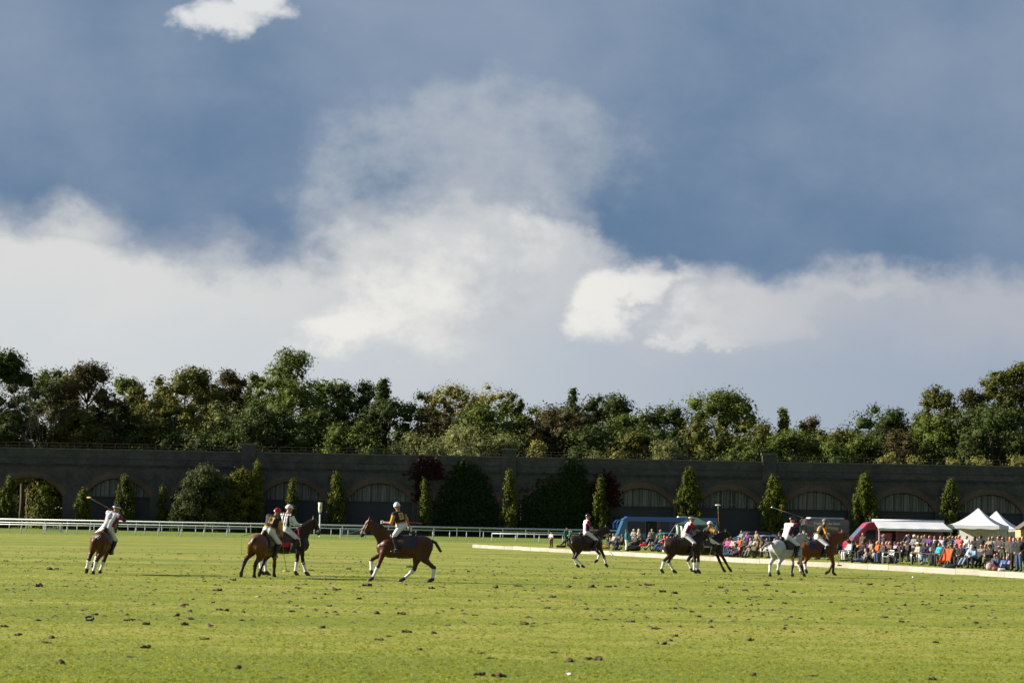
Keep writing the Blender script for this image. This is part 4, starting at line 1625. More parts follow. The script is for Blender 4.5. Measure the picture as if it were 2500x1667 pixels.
def horse(name_label, coat, loc, head_deg, lean, legs, poll, muzzle, wraps, tail='tied', pad=(0.02, 0.02, 0.04), pad_logo=False,
          girth=True, scale=1.0, points=True, tail_pts=None, bands=False, nape=None, boots=None):
    """wraps: dict leg -> 'w' / 'b'; poll and muzzle are (x, y, z)"""
    t = thing('horse', name_label, 'horse', loc, math.radians(head_deg), 'polo ponies on the pitch', rx=math.radians(lean))
    t.scale = (scale,) * 3
    P = []
    # trunk
    P += [EL((.02, 0, 1.10), (.72, .285, .36), 'coat'), EL((.46, 0, 1.12), (.42, .245, .36), 'coat'),
          EL((-.50, 0, 1.175), (.40, .285, .325), 'coat'), EL((-.62, 0, 1.26), (.26, .20, .20), 'coat'),
          EL((.34, 0, 1.40), (.30, .10, .12), 'coat'), EL((.74, 0, 1.08), (.20, .20, .24), 'coat'),
          EL((-.05, 0, 1.33), (.5, .17, .14), 'coat')]
    poll, muzzle = Vector(poll), Vector(muzzle)
    nb = Vector((.55, 0, 1.25))
    mid = nb.lerp(poll, .5) + Vector((-.02, 0, .05))
    P += [C((.46, 0, 1.24), mid, .275, .165, 'coat', .62), C(mid, poll - Vector((.02, 0, .05)), .165, .115, 'coat', .62),
          C((.66, 0, 1.14), mid + Vector((.05, 0, -.10)), .20, .12, 'coat', .62),
          C(mid + Vector((.05, 0, -.10)), poll.lerp(muzzle, .18) + Vector((-.02, 0, -.05)), .12, .09, 'coat', .62)]
    hd = (muzzle - poll)
    hl = hd.length
    hd.normalize()
    # 'down-back' direction of the head (towards the jaw)
    side = Vector((0, 1, 0))
    sdv = hd.cross(Vector((0, 0, 1)))
    if sdv.length > .2:
        side = sdv.normalized()
        if side.y < 0:
            side = -side
    jaw = side.cross(hd).normalized()
    if jaw.z > 0:
        jaw = -jaw
    P += [C(poll + hd * .02, poll + hd * hl * .55, .095, .078, 'coat', .80), C(poll + hd * hl * .55, muzzle - hd * .06, .078, .058, 'coat', .80),
          C(poll + hd * hl * .22 + jaw * .07, poll + hd * hl * .42 + jaw * .065, .082, .06, 'coat', .7),
          C(muzzle - hd * .07 + jaw * .01, muzzle - hd * .01 + jaw * .02, .060, .052, 'muzzle', .9),
          C(muzzle - hd * .09 + jaw * .05, muzzle - hd * .02 + jaw * .06, .035, .03, 'muzzle', .9)]
    for s in (-1, 1):
        e0 = poll + side * s * .055 + Vector((.0, 0, .03))
        P.append(C(e0, e0 + Vector((.0, 0, .13)) + side * s * .025 - hd * .03, .034, .010, 'coat'))
    # legs
    for key in ('FL', 'FR', 'HL', 'HR'):
        s = 1 if key[1] == 'L' else -1
        J = []
        yd = (.16, .135, .13, .135) if key[0] == 'F' else (.17, .14, .14, .145)
        for i, q in enumerate(legs[key]):
            J.append(Vector((q[0], s * (q[2] if len(q) > 2 else yd[i]), q[1])))
        a, b, c, d = J
        if key[0] == 'F':
            P += [C((.60, s * .14, 1.18), a, .17, .105, 'coat', .8), C(a, b + (a - b) * .12, .100, .055, 'coat'), C(b + (a - b) * .12, b, .056, .054, 'coat' if not points else 'pt'),
                  C(b, b.lerp(c, .3), .050, .036, 'can' + key), C(b.lerp(c, .25), c, .036, .034, 'can' + key), EL(c, (.046, .042, .048), 'pt')]
        else:
            hip = Vector((-.52, s * .15, 1.16))
            P += [C(hip, a, .235, .150, 'coat', .78), C((-.74, s * .13, 1.10), a.lerp(b, .35), .15, .10, 'coat', .8), C(a, b + (a - b) * .15, .130, .062, 'coat'),
                  C(b + (a - b) * .2, b, .062, .056, 'coat' if not points else 'pt'), C(b, b + (b - a).normalized() * .02 + Vector((-.03, 0, .02)), .050, .030, 'pt' if points else 'coat'),
                  C(b, b.lerp(c, .3), .050, .040, 'can' + key), C(b.lerp(c, .25), c, .040, .036, 'can' + key), EL(c, (.048, .044, .05), 'pt')]
        pd = (d - c)
        P += [C(c, c + pd * .55, .038, .042, 'pt'), C(c + pd * .55, d, .052, .060, 'hf' + key)]
    Vx, F, Z = sdf(P, 0.019, 0.045)
    zn = np.array([str(z) for z in Z])
    N = vnormals(Vx, F)
    mi = np.zeros(len(F), dtype=int)
    ptm = np.array([z in ('pt',) or z.startswith('can') for z in zn])
    mi[ptm] = 1
    mi[zn == 'muzzle'] = 2
    mi[np.array([z.startswith('hf') for z in zn])] = 3
    me = npmesh('horse_body', Vx, F, True, mi)
    cm = COATS[coat]
    link('body', me, [cm, (POINTS if points else GREYPT) if coat != 'chestnut' else cm, MUZZ if coat != 'grey' else GREYPT, HOOF], t)
    for key in ('FL', 'FR', 'HL', 'HR'):
        m = zn == 'hf' + key
        if m.any():
            link('hoof', shell('hoof', Vx, F, m, N, .004), HOOF, t)
        w = wraps.get(key)
        if w:
            m = zn == 'can' + key
            wo = link('leg_wrap', shell('leg_wrap', Vx, F, m, N, .014), WRAPW if w[0] == 'w' else WRAPB, t)
            if len(w) > 1:
                q0 = Vector((legs[key][1][0], 0, legs[key][1][1]))
                q1 = Vector((legs[key][2][0], 0, legs[key][2][1]))
                s = 1 if key[1] == 'L' else -1
                yy = s * (legs[key][1][2] if len(legs[key][1]) > 2 else .14)
                pA = q0.lerp(q1, .22)
                dv = (q1 - q0).normalized() * .022
                pA.y = yy
                link('strap', MB().tube([pA - dv, pA + dv], .064, 9).mesh('strap'), STRAPR if w[1] == 'r' else TACK, wo)
    bvh = BVHTree.FromPolygons([tuple(v) for v in Vx], [tuple(f) for f in F])
    # hogged mane
    b = MB()
    pts = []
    for i in range(9):
        f = i / 8
        q = Vector((.42, 0, 1.50)).lerp(mid + Vector((-.10, 0, .16)), f * 2) if f < .5 else (mid + Vector((-.10, 0, .16))).lerp(poll + Vector((-.05, 0, .08)), (f - .5) * 2)
        h = bvh.ray_cast(q + Vector((-.25, 0, .35)), Vector((.55, 0, -.85)).normalized())
        pts.append((h[0] if h[0] else q))
    b.smooth = True
    b.tube(pts, .024, 6)
    link('mane', b.mesh('mane'), POINTS if coat not in ('grey', 'chestnut') else cm, t)
    # tail
    b = MB()
    b.smooth = True
    tp = tail_pts or [(-.86, 0, 1.36), (-.98, 0, 1.33), (-1.06, 0, 1.22), (-1.08, 0, 1.08)]
    b.tube(tp, [.045, .05, .048, .042, .05, .03][:len(tp)], 8)
    tl = b.build('tail', POINTS if coat not in ('grey',) else GREYPT, t)
    if bands:
        for f in (.35, .55, .75):
            k = f * (len(tp) - 1)
            i = int(k)
            a, c = Vector(tp[i]), Vector(tp[min(i + 1, len(tp) - 1)])
            q = a.lerp(c, k - i)
            d = (c - a).normalized() * .012
            link('tail_tape', MB().tube([q - d, q + d], .056, 8).mesh('tape'), WRAPW, tl)
    # saddle and pad lie on the back, cut from the body surface
    fc = Vx[F].mean(1)
    padmat = M('pad %.3f %.3f %.3f' % tuple(pad), pad, .8, .1)
    body = (zn == 'coat')
    nz = N[F].mean(1)
    mp = body & (fc[:, 0] > (-.58 if pad_logo else -.36)) & (fc[:, 0] < .34) & (fc[:, 2] > (1.0 if pad_logo else 1.10) + .12 * (fc[:, 0] > .1)) & (fc[:, 2] < 1.6)
    po = link('saddle_pad', shell('saddle_pad', Vx, F, mp, N, .018), padmat, t)
    ms = body & (fc[:, 0] > -.24) & (fc[:, 0] < .30) & (fc[:, 2] > 1.16) & (fc[:, 2] < 1.6) & (fc[:, 0] > -.24 + .35 * np.clip(1.42 - fc[:, 2], 0, 1))
    so = link('saddle', shell('saddle', Vx, F, ms, N, .034), LEATHER, t)
    b = MB()
    b.smooth = True
    b.tube([(-.22, 0, 1.52), (-.27, 0, 1.60), (-.26, 0, 1.64)], [.10, .09, .03], 10)
    link('cantle', b.mesh('cantle'), LEATHER, so)
    b = MB()
    b.smooth = True
    b.tube([(.22, 0, 1.53), (.28, 0, 1.60)], [.08, .04], 10)
    link('pommel', b.mesh('pommel'), LEATHER, so)
    mg = body & (fc[:, 0] > .16) & (fc[:, 0] < .26) & (fc[:, 2] < 1.2)
    link('girth', shell('girth', Vx, F, mg, N, .012), TACK if pad[0] < .3 else M('pale girth', (.5, .45, .36), .8), t)
    # breastplate and martingale
    b = MB()
    for s in (-1, 1):
        q = []
        for i in range(7):
            f = i / 6
            o_ = Vector((.28 + .62 * f, s * (.5 - .46 * f), 1.30 - .22 * f))
            h = bvh.find_nearest(o_)
            q.append(h[0] + h[1] * .006)
        b.tube(q, .013, 5)
    b.build('breastplate', TACK, t)
    # bridle
    b = MB()

    def ring(c, ax, r1, r2, rad=.010):
        u = side
        w = ax.cross(u).normalized()
        pts = [c + u * math.cos(2 * math.pi * i / 12) * r1 + w * math.sin(2 * math.pi * i / 12) * r2 for i in range(13)]
        b.tube(pts, rad, 4)
    ring(poll + hd * .10 + jaw * .02, hd, .085, .125)
    ring(poll + hd * hl * .66 + jaw * .012, hd, .066, .082, .014)
    bits = []
    for s in (-1, 1):
        bit = muzzle - hd * .12 + side * s * .064 + jaw * .03
        bits.append(bit)
        b.tube([poll + hd * .08 + side * s * .085, poll + hd * hl * .4 + side * s * .078, bit], .010, 4)
    br = b.build('bridle', TACK, t)
    for bit in bits:
        bb = MB()
        bb.tube([bit - side * .012, bit + side * .012], .042, 10)
        link('bit_ring', bb.mesh('bit'), CHEEK, br)
    for s in (-1, 1):
        h = bvh.find_nearest(poll + hd * hl * .28 + side * s * .12)
        e = MB()
        e.smooth = True
        e.lathe([(.0, -.02), (.014, -.014), (.019, 0), (.014, .014), (0, .02)], 8)
        link('eye', e.mesh('eye'), EYEM, t, h[0])
    t['bits'] = [list(x) for x in bits]
    return t, bvh, dict(poll=poll, muzzle=muzzle, bits=bits, pad=po, Vx=Vx, F=F)


# ------------------------------------------------------------------ human bodies
def ik(a, b, l1, l2, pole):
    """middle joint between a and b"""
    a, b, pole = Vector(a), Vector(b), Vector(pole)
    d = b - a
    L = min(d.length, (l1 + l2) * .995)
    d.normalize()
    x = (l1 * l1 - l2 * l2 + L * L) / (2 * L)
    h = math.sqrt(max(0, l1 * l1 - x * x))
    p = pole - d * pole.dot(d)
    p.normalize()
    return a + d * x + p * h, a + d * L


def human(J, vox=0.016, bulk=0.0, k=0.035, hands=True, female=False):
    """J: joints; zones: skin, head, torso, uarmL/R, farmL/R, pelvis, thighL/R, shinL/R, foot"""
    g = {n: Vector(p) for n, p in J.items()}
    up = (g['neck'] - g['pelvis']).normalized()
    sh = (g['shL'] - g['shR']).normalized()
    fw = sh.cross(up).normalized()                       # chest forward
    hf = Vector(J['face']).normalized()                  # face forward
    hs = up.cross(hf).normalized()
    hu = hf.cross(hs).normalized()
    P = []
    ch = g['pelvis'].lerp(g['neck'], .68)
    ws = g['pelvis'].lerp(g['neck'], .30)
    q = bulk
    for s in (-1, 1):
        P += [C(g['pelvis'] + sh * s * .07, ws + sh * s * .055, .120 + q * .6, .105 + q, 'torso' if False else 'pelvis'),
              C(ws + sh * s * .055, ch + sh * s * .085, .108 + q, .112 + q, 'torso'),
              C(ch + sh * s * .085, g['neck'] + sh * s * .07 - up * .05, .105 + q, .065 + q * .5, 'torso')]
    P.append(C(g['shL'], g['shR'], .068 + q * .6, .068 + q * .6, 'torso'))
    if female:
        for s in (-1, 1):
            P.append(EL(ch + sh * s * .075 + fw * (.085 + q), (.06, .06, .06), 'torso'))
    P.append(C(g['neck'], g['head'] - hu * .06, .056, .052, 'skin'))
    H = g['head']
    Rm = np.array([[hf.x, hs.x, hu.x], [hf.y, hs.y, hu.y], [hf.z, hs.z, hu.z]])
    P += [EL(H + hu * .02, (.098, .078, .100), 'head', Rm), EL(H + hf * .025 - hu * .055, (.070, .058, .070), 'head', Rm),
          C(H + hf * .085 + hu * .005, H + hf * .112 - hu * .025, .012, .016, 'head'), C(H + hf * .072 - hu * .062, H + hf * .078 - hu * .066, .02, .02, 'head')]
    for s in (-1, 1):
        P += [EL(H + hs * s * .080 - hu * .005, (.02, .012, .032), 'head', Rm)]
    for s, n in ((1, 'L'), (-1, 'R')):
        a, b, c = g['sh' + n], g['el' + n], g['ha' + n]
        w = b.lerp(c, .97)
        P += [C(a, b, .058 + q * .7, .045 + q * .5, 'uarm' + n), C(b, w, .046 + q * .45, .031 + q * .3, 'farm' + n)]
        if hands:
            d = (c - b).normalized()
            P += [EL(c + d * .055, (.045, .045, .045), 'hand'), C(c + d * .05, c + d * .13 + fw * .02, .030, .020, 'hand'), C(c + d * .02 + fw * .03, c + d * .08 + fw * .05, .016, .013, 'hand')]
        h, kn, an, to = g['hi' + n], g['kn' + n], g['an' + n], g['to' + n]
        P += [C(h, kn, .098 + q * .4, .062 + q * .3, 'thigh' + n), C(kn, kn.lerp(an, .35), .060 + q * .3, .058 + q * .3, 'shin' + n), C(kn.lerp(an, .3), an, .058 + q * .3, .042 + q * .2, 'shin' + n),
              C(an - Vector((0, 0, .02)), to, .048, .036, 'foot' + n), EL(an - Vector((0, 0, .035)) - (to - an) * .18, (.045, .04, .04), 'foot' + n)]
    Vx, F, Z = sdf(P, vox, k)
    zn = np.array([str(z) for z in Z])
    return Vx, F, zn, dict(up=up, sh=sh, fw=fw, hf=hf, hs=hs, hu=hu, R=Rm)


SKIN = M('skin', (0.42, 0.23, 0.16), 0.55, 0.1, 8)
SKIND = M('tanned skin', (0.30, 0.15, 0.10), 0.55, 0.1, 8)
BREECH = M('white breeches', (0.56, 0.56, 0.58), 0.8, 0.05, 10)
CREAM = M('cream breeches', (0.55, 0.53, 0.48), 0.8, 0.06, 10)
BOOT = M('dark riding boots', (0.016, 0.012, 0.012), 0.35, 0.15)
WHITEJ = M('white jersey', (0.62, 0.61, 0.64), 0.8, 0.04, 10)
REDJ = M('crimson jersey', (0.30, 0.012, 0.03), 0.8, 0.08, 10)
NAVYJ = M('navy jersey', (0.022, 0.014, 0.06), 0.8, 0.08, 10)
BLACKJ = M('black jersey', (0.012, 0.011, 0.012), 0.8, 0.1, 10)
GOLDJ = M('amber jersey', (0.46, 0.22, 0.025), 0.8, 0.06, 10)
GLOVE = M('dark glove', (0.03, 0.028, 0.03), 0.7, 0.1)
GLOVEW = M('pale glove', (0.4, 0.4, 0.42), 0.7, 0.1)
PEACH = M('number patch', (0.50, 0.30, 0.10), 0.8, 0.05)

# a fist with five fingers closed round a rod along local z; wrist towards -x
fp = [EL((-.038, 0, 0), (.030, .020, .044), 'p'), C((-.05, 0, 0), (-.085, 0, 0), .024, .026, 'p')]
for i, zz in enumerate((.033, .012, -.010, -.030)):
    ln = (1.0, 1.08, 1.02, .85)[i]
    prev = None
    for k_ in range(5):
        an = math.radians(150 - 68 * k_ * ln)
        r_ = .027
        pt = Vector((math.cos(an) * r_ - .004, math.sin(an) * r_, zz))
        if prev is not None:
            fp.append(C(prev, pt, .0098, .0092, 'p'))
        prev = pt
fp += [C((-.045, -.012, .03), (-.015, -.030, .045), .012, .010, 'p'), C((-.015, -.030, .045), (.016, -.026, .040), .010, .009, 'p')]
_fv, _ff, _ = sdf(fp, .0052, .008)
FIST = npmesh('fist', _fv, _ff, True)

# polo helmet, local x forward, z up, origin at the head's centre
def helmet_mesh():
    b = MB()
    b.smooth = True
    n, m = 20, 8
    for j in range(m + 1):
        f = j / m
        an = f * math.pi / 2
        for i in range(n):
            a = 2 * math.pi * i / n
            r = math.cos(an) ** .8
            b.v.append((.135 * r * math.cos(a) - .005, .108 * r * math.sin(a), .035 + .125 * math.sin(an) - .02 * (1 - f) * (math.cos(a) < -.3)))
    for j in range(m):
        for i in range(n):
            a, c = j * n + i, j * n + (i + 1) % n
            b.f.append([a, c, c + n, a + n])
            b.m.append(0)
            b.sm.append(True)
    # peak
    k0 = len(b.v)
    for i in range(9):
        a = math.radians(-70 + 140 * i / 8)
        b.v.append((.128 * math.cos(a), .103 * math.sin(a), .040))
        b.v.append((.128 * math.cos(a) + .075 * math.cos(a) ** .6, .106 * math.sin(a), .022))
    for i in range(8):
        b.f.append([k0 + 2 * i, k0 + 2 * i + 1, k0 + 2 * i + 3, k0 + 2 * i + 2])
        b.m.append(0)
        b.sm.append(True)
    return b.mesh('helmet')


HELM = helmet_mesh()
HBAND = MB()
for i in range(20):
    pass
_hb = MB()
_hb.smooth = True
_hb.tube([(.137 * math.cos(2 * math.pi * i / 20) - .005, .110 * math.sin(2 * math.pi * i / 20), .058) for i in range(21)], .016, 6)
HBAND = _hb.mesh('helmet_band')
_st = MB()
_st.tube([(0, .1, .03), (.02, .075, -.06), (.06, 0, -.115), (.02, -.075, -.06), (0, -.1, .03)], .008, 5)
STRAPM = _st.mesh('strap')
_gg = MB()
_gg.tube([(.05, .085, .015), (.095, .05, .012), (.108, 0, .010), (.095, -.05, .012), (.05, -.085, .015)], .024, 6)
VISOR = _gg.mesh('visor')


def orient(o, x, z):
    """object's local x to x, z to z (orthogonalised), in parent space"""
    z = Vector(z).normalized()
    x = Vector(x)
    x = (x - z * x.dot(z)).normalized()
    y = z.cross(x)
    o.rotation_euler = Matrix(((x.x, y.x, z.x), (x.y, y.y, z.y), (x.z, y.z, z.z))).to_euler()


def number_on(shirt_v, shirt_f, txt, size, c, n, u, mat, parent, r=None):
    """text mesh wrapped on a garment: centre c, outward n, up u"""
    me = text_mesh(txt, size, 'number') if isinstance(txt, str) else txt
    bm = bmesh.new()
    bm.from_mesh(me)
    bmesh.ops.triangulate(bm, faces=bm.faces)
    bmesh.ops.subdivide_edges(bm, edges=[e for e in bm.edges if e.calc_length() > .03], cuts=2)
    n = Vector(n).normalized()
    u = Vector(u)
    u = (u - n * u.dot(n)).normalized()
    r = u.cross(n)
    bv = BVHTree.FromPolygons([tuple(v) for v in shirt_v], [tuple(f) for f in shirt_f])
    for v in bm.verts:
        p = Vector(c) + r * v.co.x + u * v.co.y + n * .4
        h = bv.ray_cast(p, -n)
        v.co = (h[0] if h[0] else Vector(c) + r * v.co.x + u * v.co.y) + n * (.016 + v.co.z)
    bm.to_mesh(me)
    bm.free()
    return link('number', me, mat, parent)


def rider(label, hors, kit, pelvis=(.06, 0, 1.62), neck=(.20, 0, 2.14), head=(.25, 0, 2.29), face=(1, 0, -.08), twist=0.0,
          handL=(.62, .06, 1.62), handR=(.55, -.22, 1.62), poleL=(-.3, .6, -.6), poleR=(-.3, -.6, -.6), knee=(.40, .335, 1.28), ankle=(.22, .355, .86), toe=(.41, .385, .84),
          helmet='w', number=None, gl=GLOVE, bulk=.012, mallet=None, sleeves=None, breech=BREECH):
    t = thing('person', label, 'person', hors.location.copy(), 0, 'mounted polo riders')
    t.rotation_euler = hors.rotation_euler
    t.scale = hors.scale
    pel, nk = Vector(pelvis), Vector(neck)
    up = (nk - pel).normalized()
    ty = math.radians(twist)
    sd = Vector((-math.sin(ty), math.cos(ty), 0))
    sd = (sd - up * sd.dot(up)).normalized()
    shc = nk - up * .06
    J = dict(pelvis=pel, neck=nk, head=head, face=face, shL=shc + sd * .185, shR=shc - sd * .185)
    for n, s, h, pole in (('L', 1, handL, poleL), ('R', -1, handR, poleR)):
        e, w = ik(J['sh' + n], h, .30, .27, pole)
        J['el' + n], J['ha' + n] = e, w
        J['hi' + n] = pel + Vector((.02, s * .10, -.04))
        J['kn' + n] = Vector((knee[0], s * knee[1], knee[2]))
        J['an' + n] = Vector((ankle[0], s * ankle[1], ankle[2]))
        J['to' + n] = Vector((toe[0], s * toe[1], toe[2]))
    Vx, F, zn, fr = human(J, .0165, bulk, hands=False)
    N = vnormals(Vx, F)
    fc = Vx[F].mean(1)
    body = npmesh('body', Vx, F, True)
    link('body', body, SKIND if kit != 'ump' else SKIN, t)
    zs = lambda *n: np.isin(zn, n)
    # the pelvis zone: shirt above the waist line, breeches below
    wl = np.dot(fc - np.array(pel), np.array(up))
    shirt = zs('torso') | (zs('pelvis') & (wl > .06)) | zs('uarmL', 'uarmR')
    if sleeves == 'long':
        shirt |= zs('farmL', 'farmR')
    br = (zs('pelvis') & (wl <= .085)) | zs('thighL', 'thighR')
    mi = np.zeros(len(F), dtype=int)
    lat = np.abs(np.dot(fc - np.array(pel), np.array(fr['sh'])))
    nf = N[F].mean(1)
    latn = np.abs(nf @ np.array(fr['sh']))
    arm = zs('uarmL', 'uarmR', 'farmL', 'farmR')
    if kit == 'white':
        mi[(latn > .62) & ~arm] = 1
        mi[(latn > .86) & ~arm] = 2
        mi[arm] = 1
        low = np.zeros(len(F), bool)
        for n in 'LR':
            a, e = np.array(J['sh' + n]), np.array(J['el' + n])
            tt = ((fc - a) @ (e - a)) / ((e - a) @ (e - a))
            low |= zs('uarm' + n) & (tt > .5)
        mi[low] = 2
        mats = [WHITEJ, REDJ, NAVYJ]
    elif kit == 'black':
        mi[arm] = 1
        mi[(wl < .11) & ~arm] = 1
        mats = [BLACKJ, GOLDJ, GOLDJ]
    else:
        st = (np.floor(((fc - np.array(pel)) @ np.array(fr['sh'])) / .052 + .5).astype(int) % 2)
        mi = np.where(arm, 0, st)
        yk = wl > .42
        mi[yk & ~arm & (np.floor(wl / .05).astype(int) % 2 == 0)] = 1
        mats = [WHITEJ, BLACKJ, BLACKJ]
    so = link('shirt', shell('shirt', Vx, F, shirt, N, .012, mi), mats, t)
    link('breeches', shell('breeches', Vx, F, br, N, .010), breech, t)
    for n in 'LR':
        link('boot', shell('boot', Vx, F, zs('shin' + n, 'foot' + n), N, .013), BOOT, t)
        kp = J['kn' + n]
        if kit != 'ump':
            b = MB()
            b.smooth = True
            b.tube([kp + (J['an' + n] - kp) * -.10 + Vector((.045, 0, .03)), kp + Vector((.06, 0, 0)), kp + (J['an' + n] - kp) * .28 + Vector((.045, 0, 0))], [.05, .062, .045], 8)
            b.build('knee_guard', BOOT, t)
        # stirrup
        ad = J['an' + n] + (J['to' + n] - J['an' + n]) * .55
        b = MB()
        b.tube([ad + Vector((0, -.06, -.05)), ad + Vector((0, .06, -.05)), ad + Vector((0, .05, .07)), ad + Vector((0, 0, .11)), ad + Vector((0, -.05, .07)), ad + Vector((0, -.06, -.05))], .009, 5)
        b.build('stirrup', CHROME, t)
    # hands
    for n in 'LR':
        d = (Vector(J['ha' + n]) - Vector(J['el' + n])).normalized()
        g = link('glove', FIST, gl, t, Vector(J['ha' + n]) + d * .07, scale=(1.12,) * 3)
        ax = Vector((0, 0, 1)) if abs(d.z) < .8 else Vector((1, 0, 0))
        orient(g, d - ax * d.dot(ax), ax)
    # helmet
    hm = {'w': (.66, .66, .66), 'n': (.015, .015, .03), 'r': (.34, .01, .015), 'k': (.012, .012, .014), 'g': (.12, .12, .13), 'p': (.55, .50, .52)}[helmet[0]]
    hx = link('helmet', HELM, M('helmet ' + helmet[0], hm, .25 if helmet[0] != 'g' else .7, .03), t, head)
    orient(hx, fr['hf'], fr['hu'])
    if len(helmet) > 1:
        link('helmet_band', HBAND, M('helmet w', (.66, .66, .66), .25, .03), hx)
    link('chin_strap', STRAPM, TACK, hx)
    if number:
        c = pel.lerp(nk, .66)
        back = -fr['fw']
        col = NAVYJ if kit == 'white' else PEACH
        if kit == 'black':
            pm = bpy.data.meshes.new('patch')
            bm = bmesh.new()
            bmesh.ops.create_grid(bm, x_segments=6, y_segments=8, size=.5)
            for v in bm.verts:
                v.co.x *= .17
                v.co.y *= .23
            bm.to_mesh(pm)
            bm.free()
            po = number_on(Vx, F, pm, 1, c, back, fr['up'], PEACH, so)
            po.name = 'number_patch'
            number_on(Vx + N * .004, F, number, .20, c, back, fr['up'], BLACKJ, so)
        else:
            number_on(Vx, F, number, .27, c, back, fr['up'], col, so)
    t['frame'] = 1
    # reins
    b = MB()
    for bit in hors['bits']:
        a = Vector(bit)
        h = Vector(J['haL'])
        b.tube([a, a.lerp(h, .5) - Vector((0, 0, .07)), h + Vector((.03, 0, 0))], .007, 4)
    b.build('reins', TACK, hors)
    if mallet:
        mk_mallet(t, J, mallet)
    return t, J, fr


CANE = M('cane shaft', (.30, .17, .07), .5, .1)
BAMB = M('mallet head wood', (.55, .42, .24), .5, .1)


def mk_mallet(t, J, m):
    """m: label, hand 'L'/'R', tip offset in pixels from the hand (dx, dy), depth sign, head material, length"""
    lab, hand, off, sgn, hmat, L = m
    bpy.context.view_layer.update()
    mw = Matrix.LocRotScale(t.location, t.rotation_euler, t.scale)
    d = (Vector(J['ha' + hand]) - Vector(J['el' + hand])).normalized()
    h = mw @ (Vector(J['ha' + hand]) + d * .075)
    s = FPX / h.y
    r = Matrix.Rotation(ROLL, 2)
    ox, oz = off[0] / s, -off[1] / s
    ox, oz = ox + oz * -0.0187, oz + ox * 0.0187
    dep = math.sqrt(max(0.0, L * L - ox * ox - oz * oz)) * sgn
    dv = Vector((ox, dep, oz)).normalized()
    o = thing('mallet', lab, 'mallet', h, 0, 'polo mallets')
    o.rotation_euler = dv.to_track_quat('Z', 'Y').to_euler()
    b = MB()
    b.smooth = True
    b.tube([(0, 0, -.12), (0, 0, L - .03)], .011, 6, .0085)
    b.build('shaft', CANE, o)
    b = MB()
    b.smooth = True
    b.tube([(0, 0, -.14), (0, 0, .16)], .016, 7)
    b.build('grip', TACK, o)
    b = MB()
    b.smooth = True
    b.tube([(0, 0, L - .25), (0, 0, L - .04)], .013, 6)
    b.build('shaft_binding', M('green tape', (.10, .42, .36), .6), o)
    b = MB()
    b.smooth = True
    b.tube([(-.12, 0, L), (-.11, 0, L), (0, 0, L), (.11, 0, L), (.12, 0, L)], [.016, .026, .029, .026, .016], 9)
    b.build('head', hmat, o)
    return o


GREENH = M('green mallet head', (.04, .30, .20), .5)
DARKH = M('dark mallet head', (.06, .05, .045), .5)
WHITEH = M('white mallet head', (.66, .64, .58), .5)

# ---- 1: bay cantering away, leaning into a right turn
CANT = dict(FL=[(.66, .92), (.78, .55), (.58, .30), (.48, .22)], FR=[(.62, .90), (.72, .48), (.70, .12), (.80, .02)],
            HL=[(-.40, .84), (-.66, .50), (-.42, .15), (-.30, .03)], HR=[(-.46, .86), (-.82, .54), (-.72, .14), (-.62, .03)])
h1, bv, hi = horse('dark-tailed bay horse leaning hard into a turn away from the running rails', 'bay', ground(224, 1400), 90, 17, CANT,
                   (1.12, -.04, 1.86), (1.42, -.10, 1.52), dict(FL='w', FR='w', HL='w', HR='w'), bands=True,
                   tail_pts=[(-.84, 0, 1.36), (-.97, .03, 1.30), (-1.03, .09, 1.19)], pad=(.02, .015, .02))
rider('rider in white jersey numbered 3 with navy helmet and raised mallet', h1, 'white', neck=(.20, -.02, 2.15), head=(.26, -.05, 2.30), face=(.75, -.6, 0), twist=-12,
      handR=(.42, -.20, 2.14), poleR=(.2, -1, -.4), helmet='nw', number='3',
      mallet=('cane mallet raised over the shoulder of rider number 3', 'R', (-62, -38), -1, M('brown mallet head', (.40, .20, .09), .5), 1.3))

# ---- 2: warm bay, three quarter from behind
G2 = dict(FL=[(.64, .92), (.70, .52), (.58, .16), (.62, .04)], FR=[(.68, .90), (.98, .50), (1.20, .14), (1.32, .05)],
          HL=[(-.44, .84), (-.86, .54), (-.90, .16), (-.82, .03)], HR=[(-.38, .84), (-.60, .50), (-.46, .14), (-.36, .03)])
h2, bv, hi = horse('warm bay horse seen from behind, black boots on all legs, leaning right', 'liver', ground(622, 1409), 72, 16, G2,
                   (1.10, .10, 1.74), (1.36, .18, 1.38), dict(FL='b', FR='b', HL='b', HR='b'), tail_pts=[(-.84, 0, 1.36), (-.95, .02, 1.26), (-.97, .03, 1.10)], pad=(.02, .018, .03))
rider('rider in black jersey with amber sleeves and red helmet', h2, 'black', neck=(.22, .02, 2.10), head=(.30, .0, 2.25), face=(.9, -.5, -.1), handR=(.36, -.44, 1.40), poleR=(-.5, -.8, 0), helmet='r', number='4', bulk=.03,
      mallet=('mallet hanging straight down to the turf beside the warm bay horse', 'R', (7, 80), 1, BAMB, 1.28))
wh = thing('whip', 'thin dark whip sticking out behind the warm bay horse', 'whip', ground(600, 1408) + Vector((0, 0, 1.35)))
b = MB()
b.tube([(.25, 0, .12), (-.1, -.05, .03), (-.16, -.05, 0)], .007, 4)
b.tube([(-.16, -.05, 0), (-.165, -.05, -.62)], .005, 4)
b.build('lash', TACK, wh)

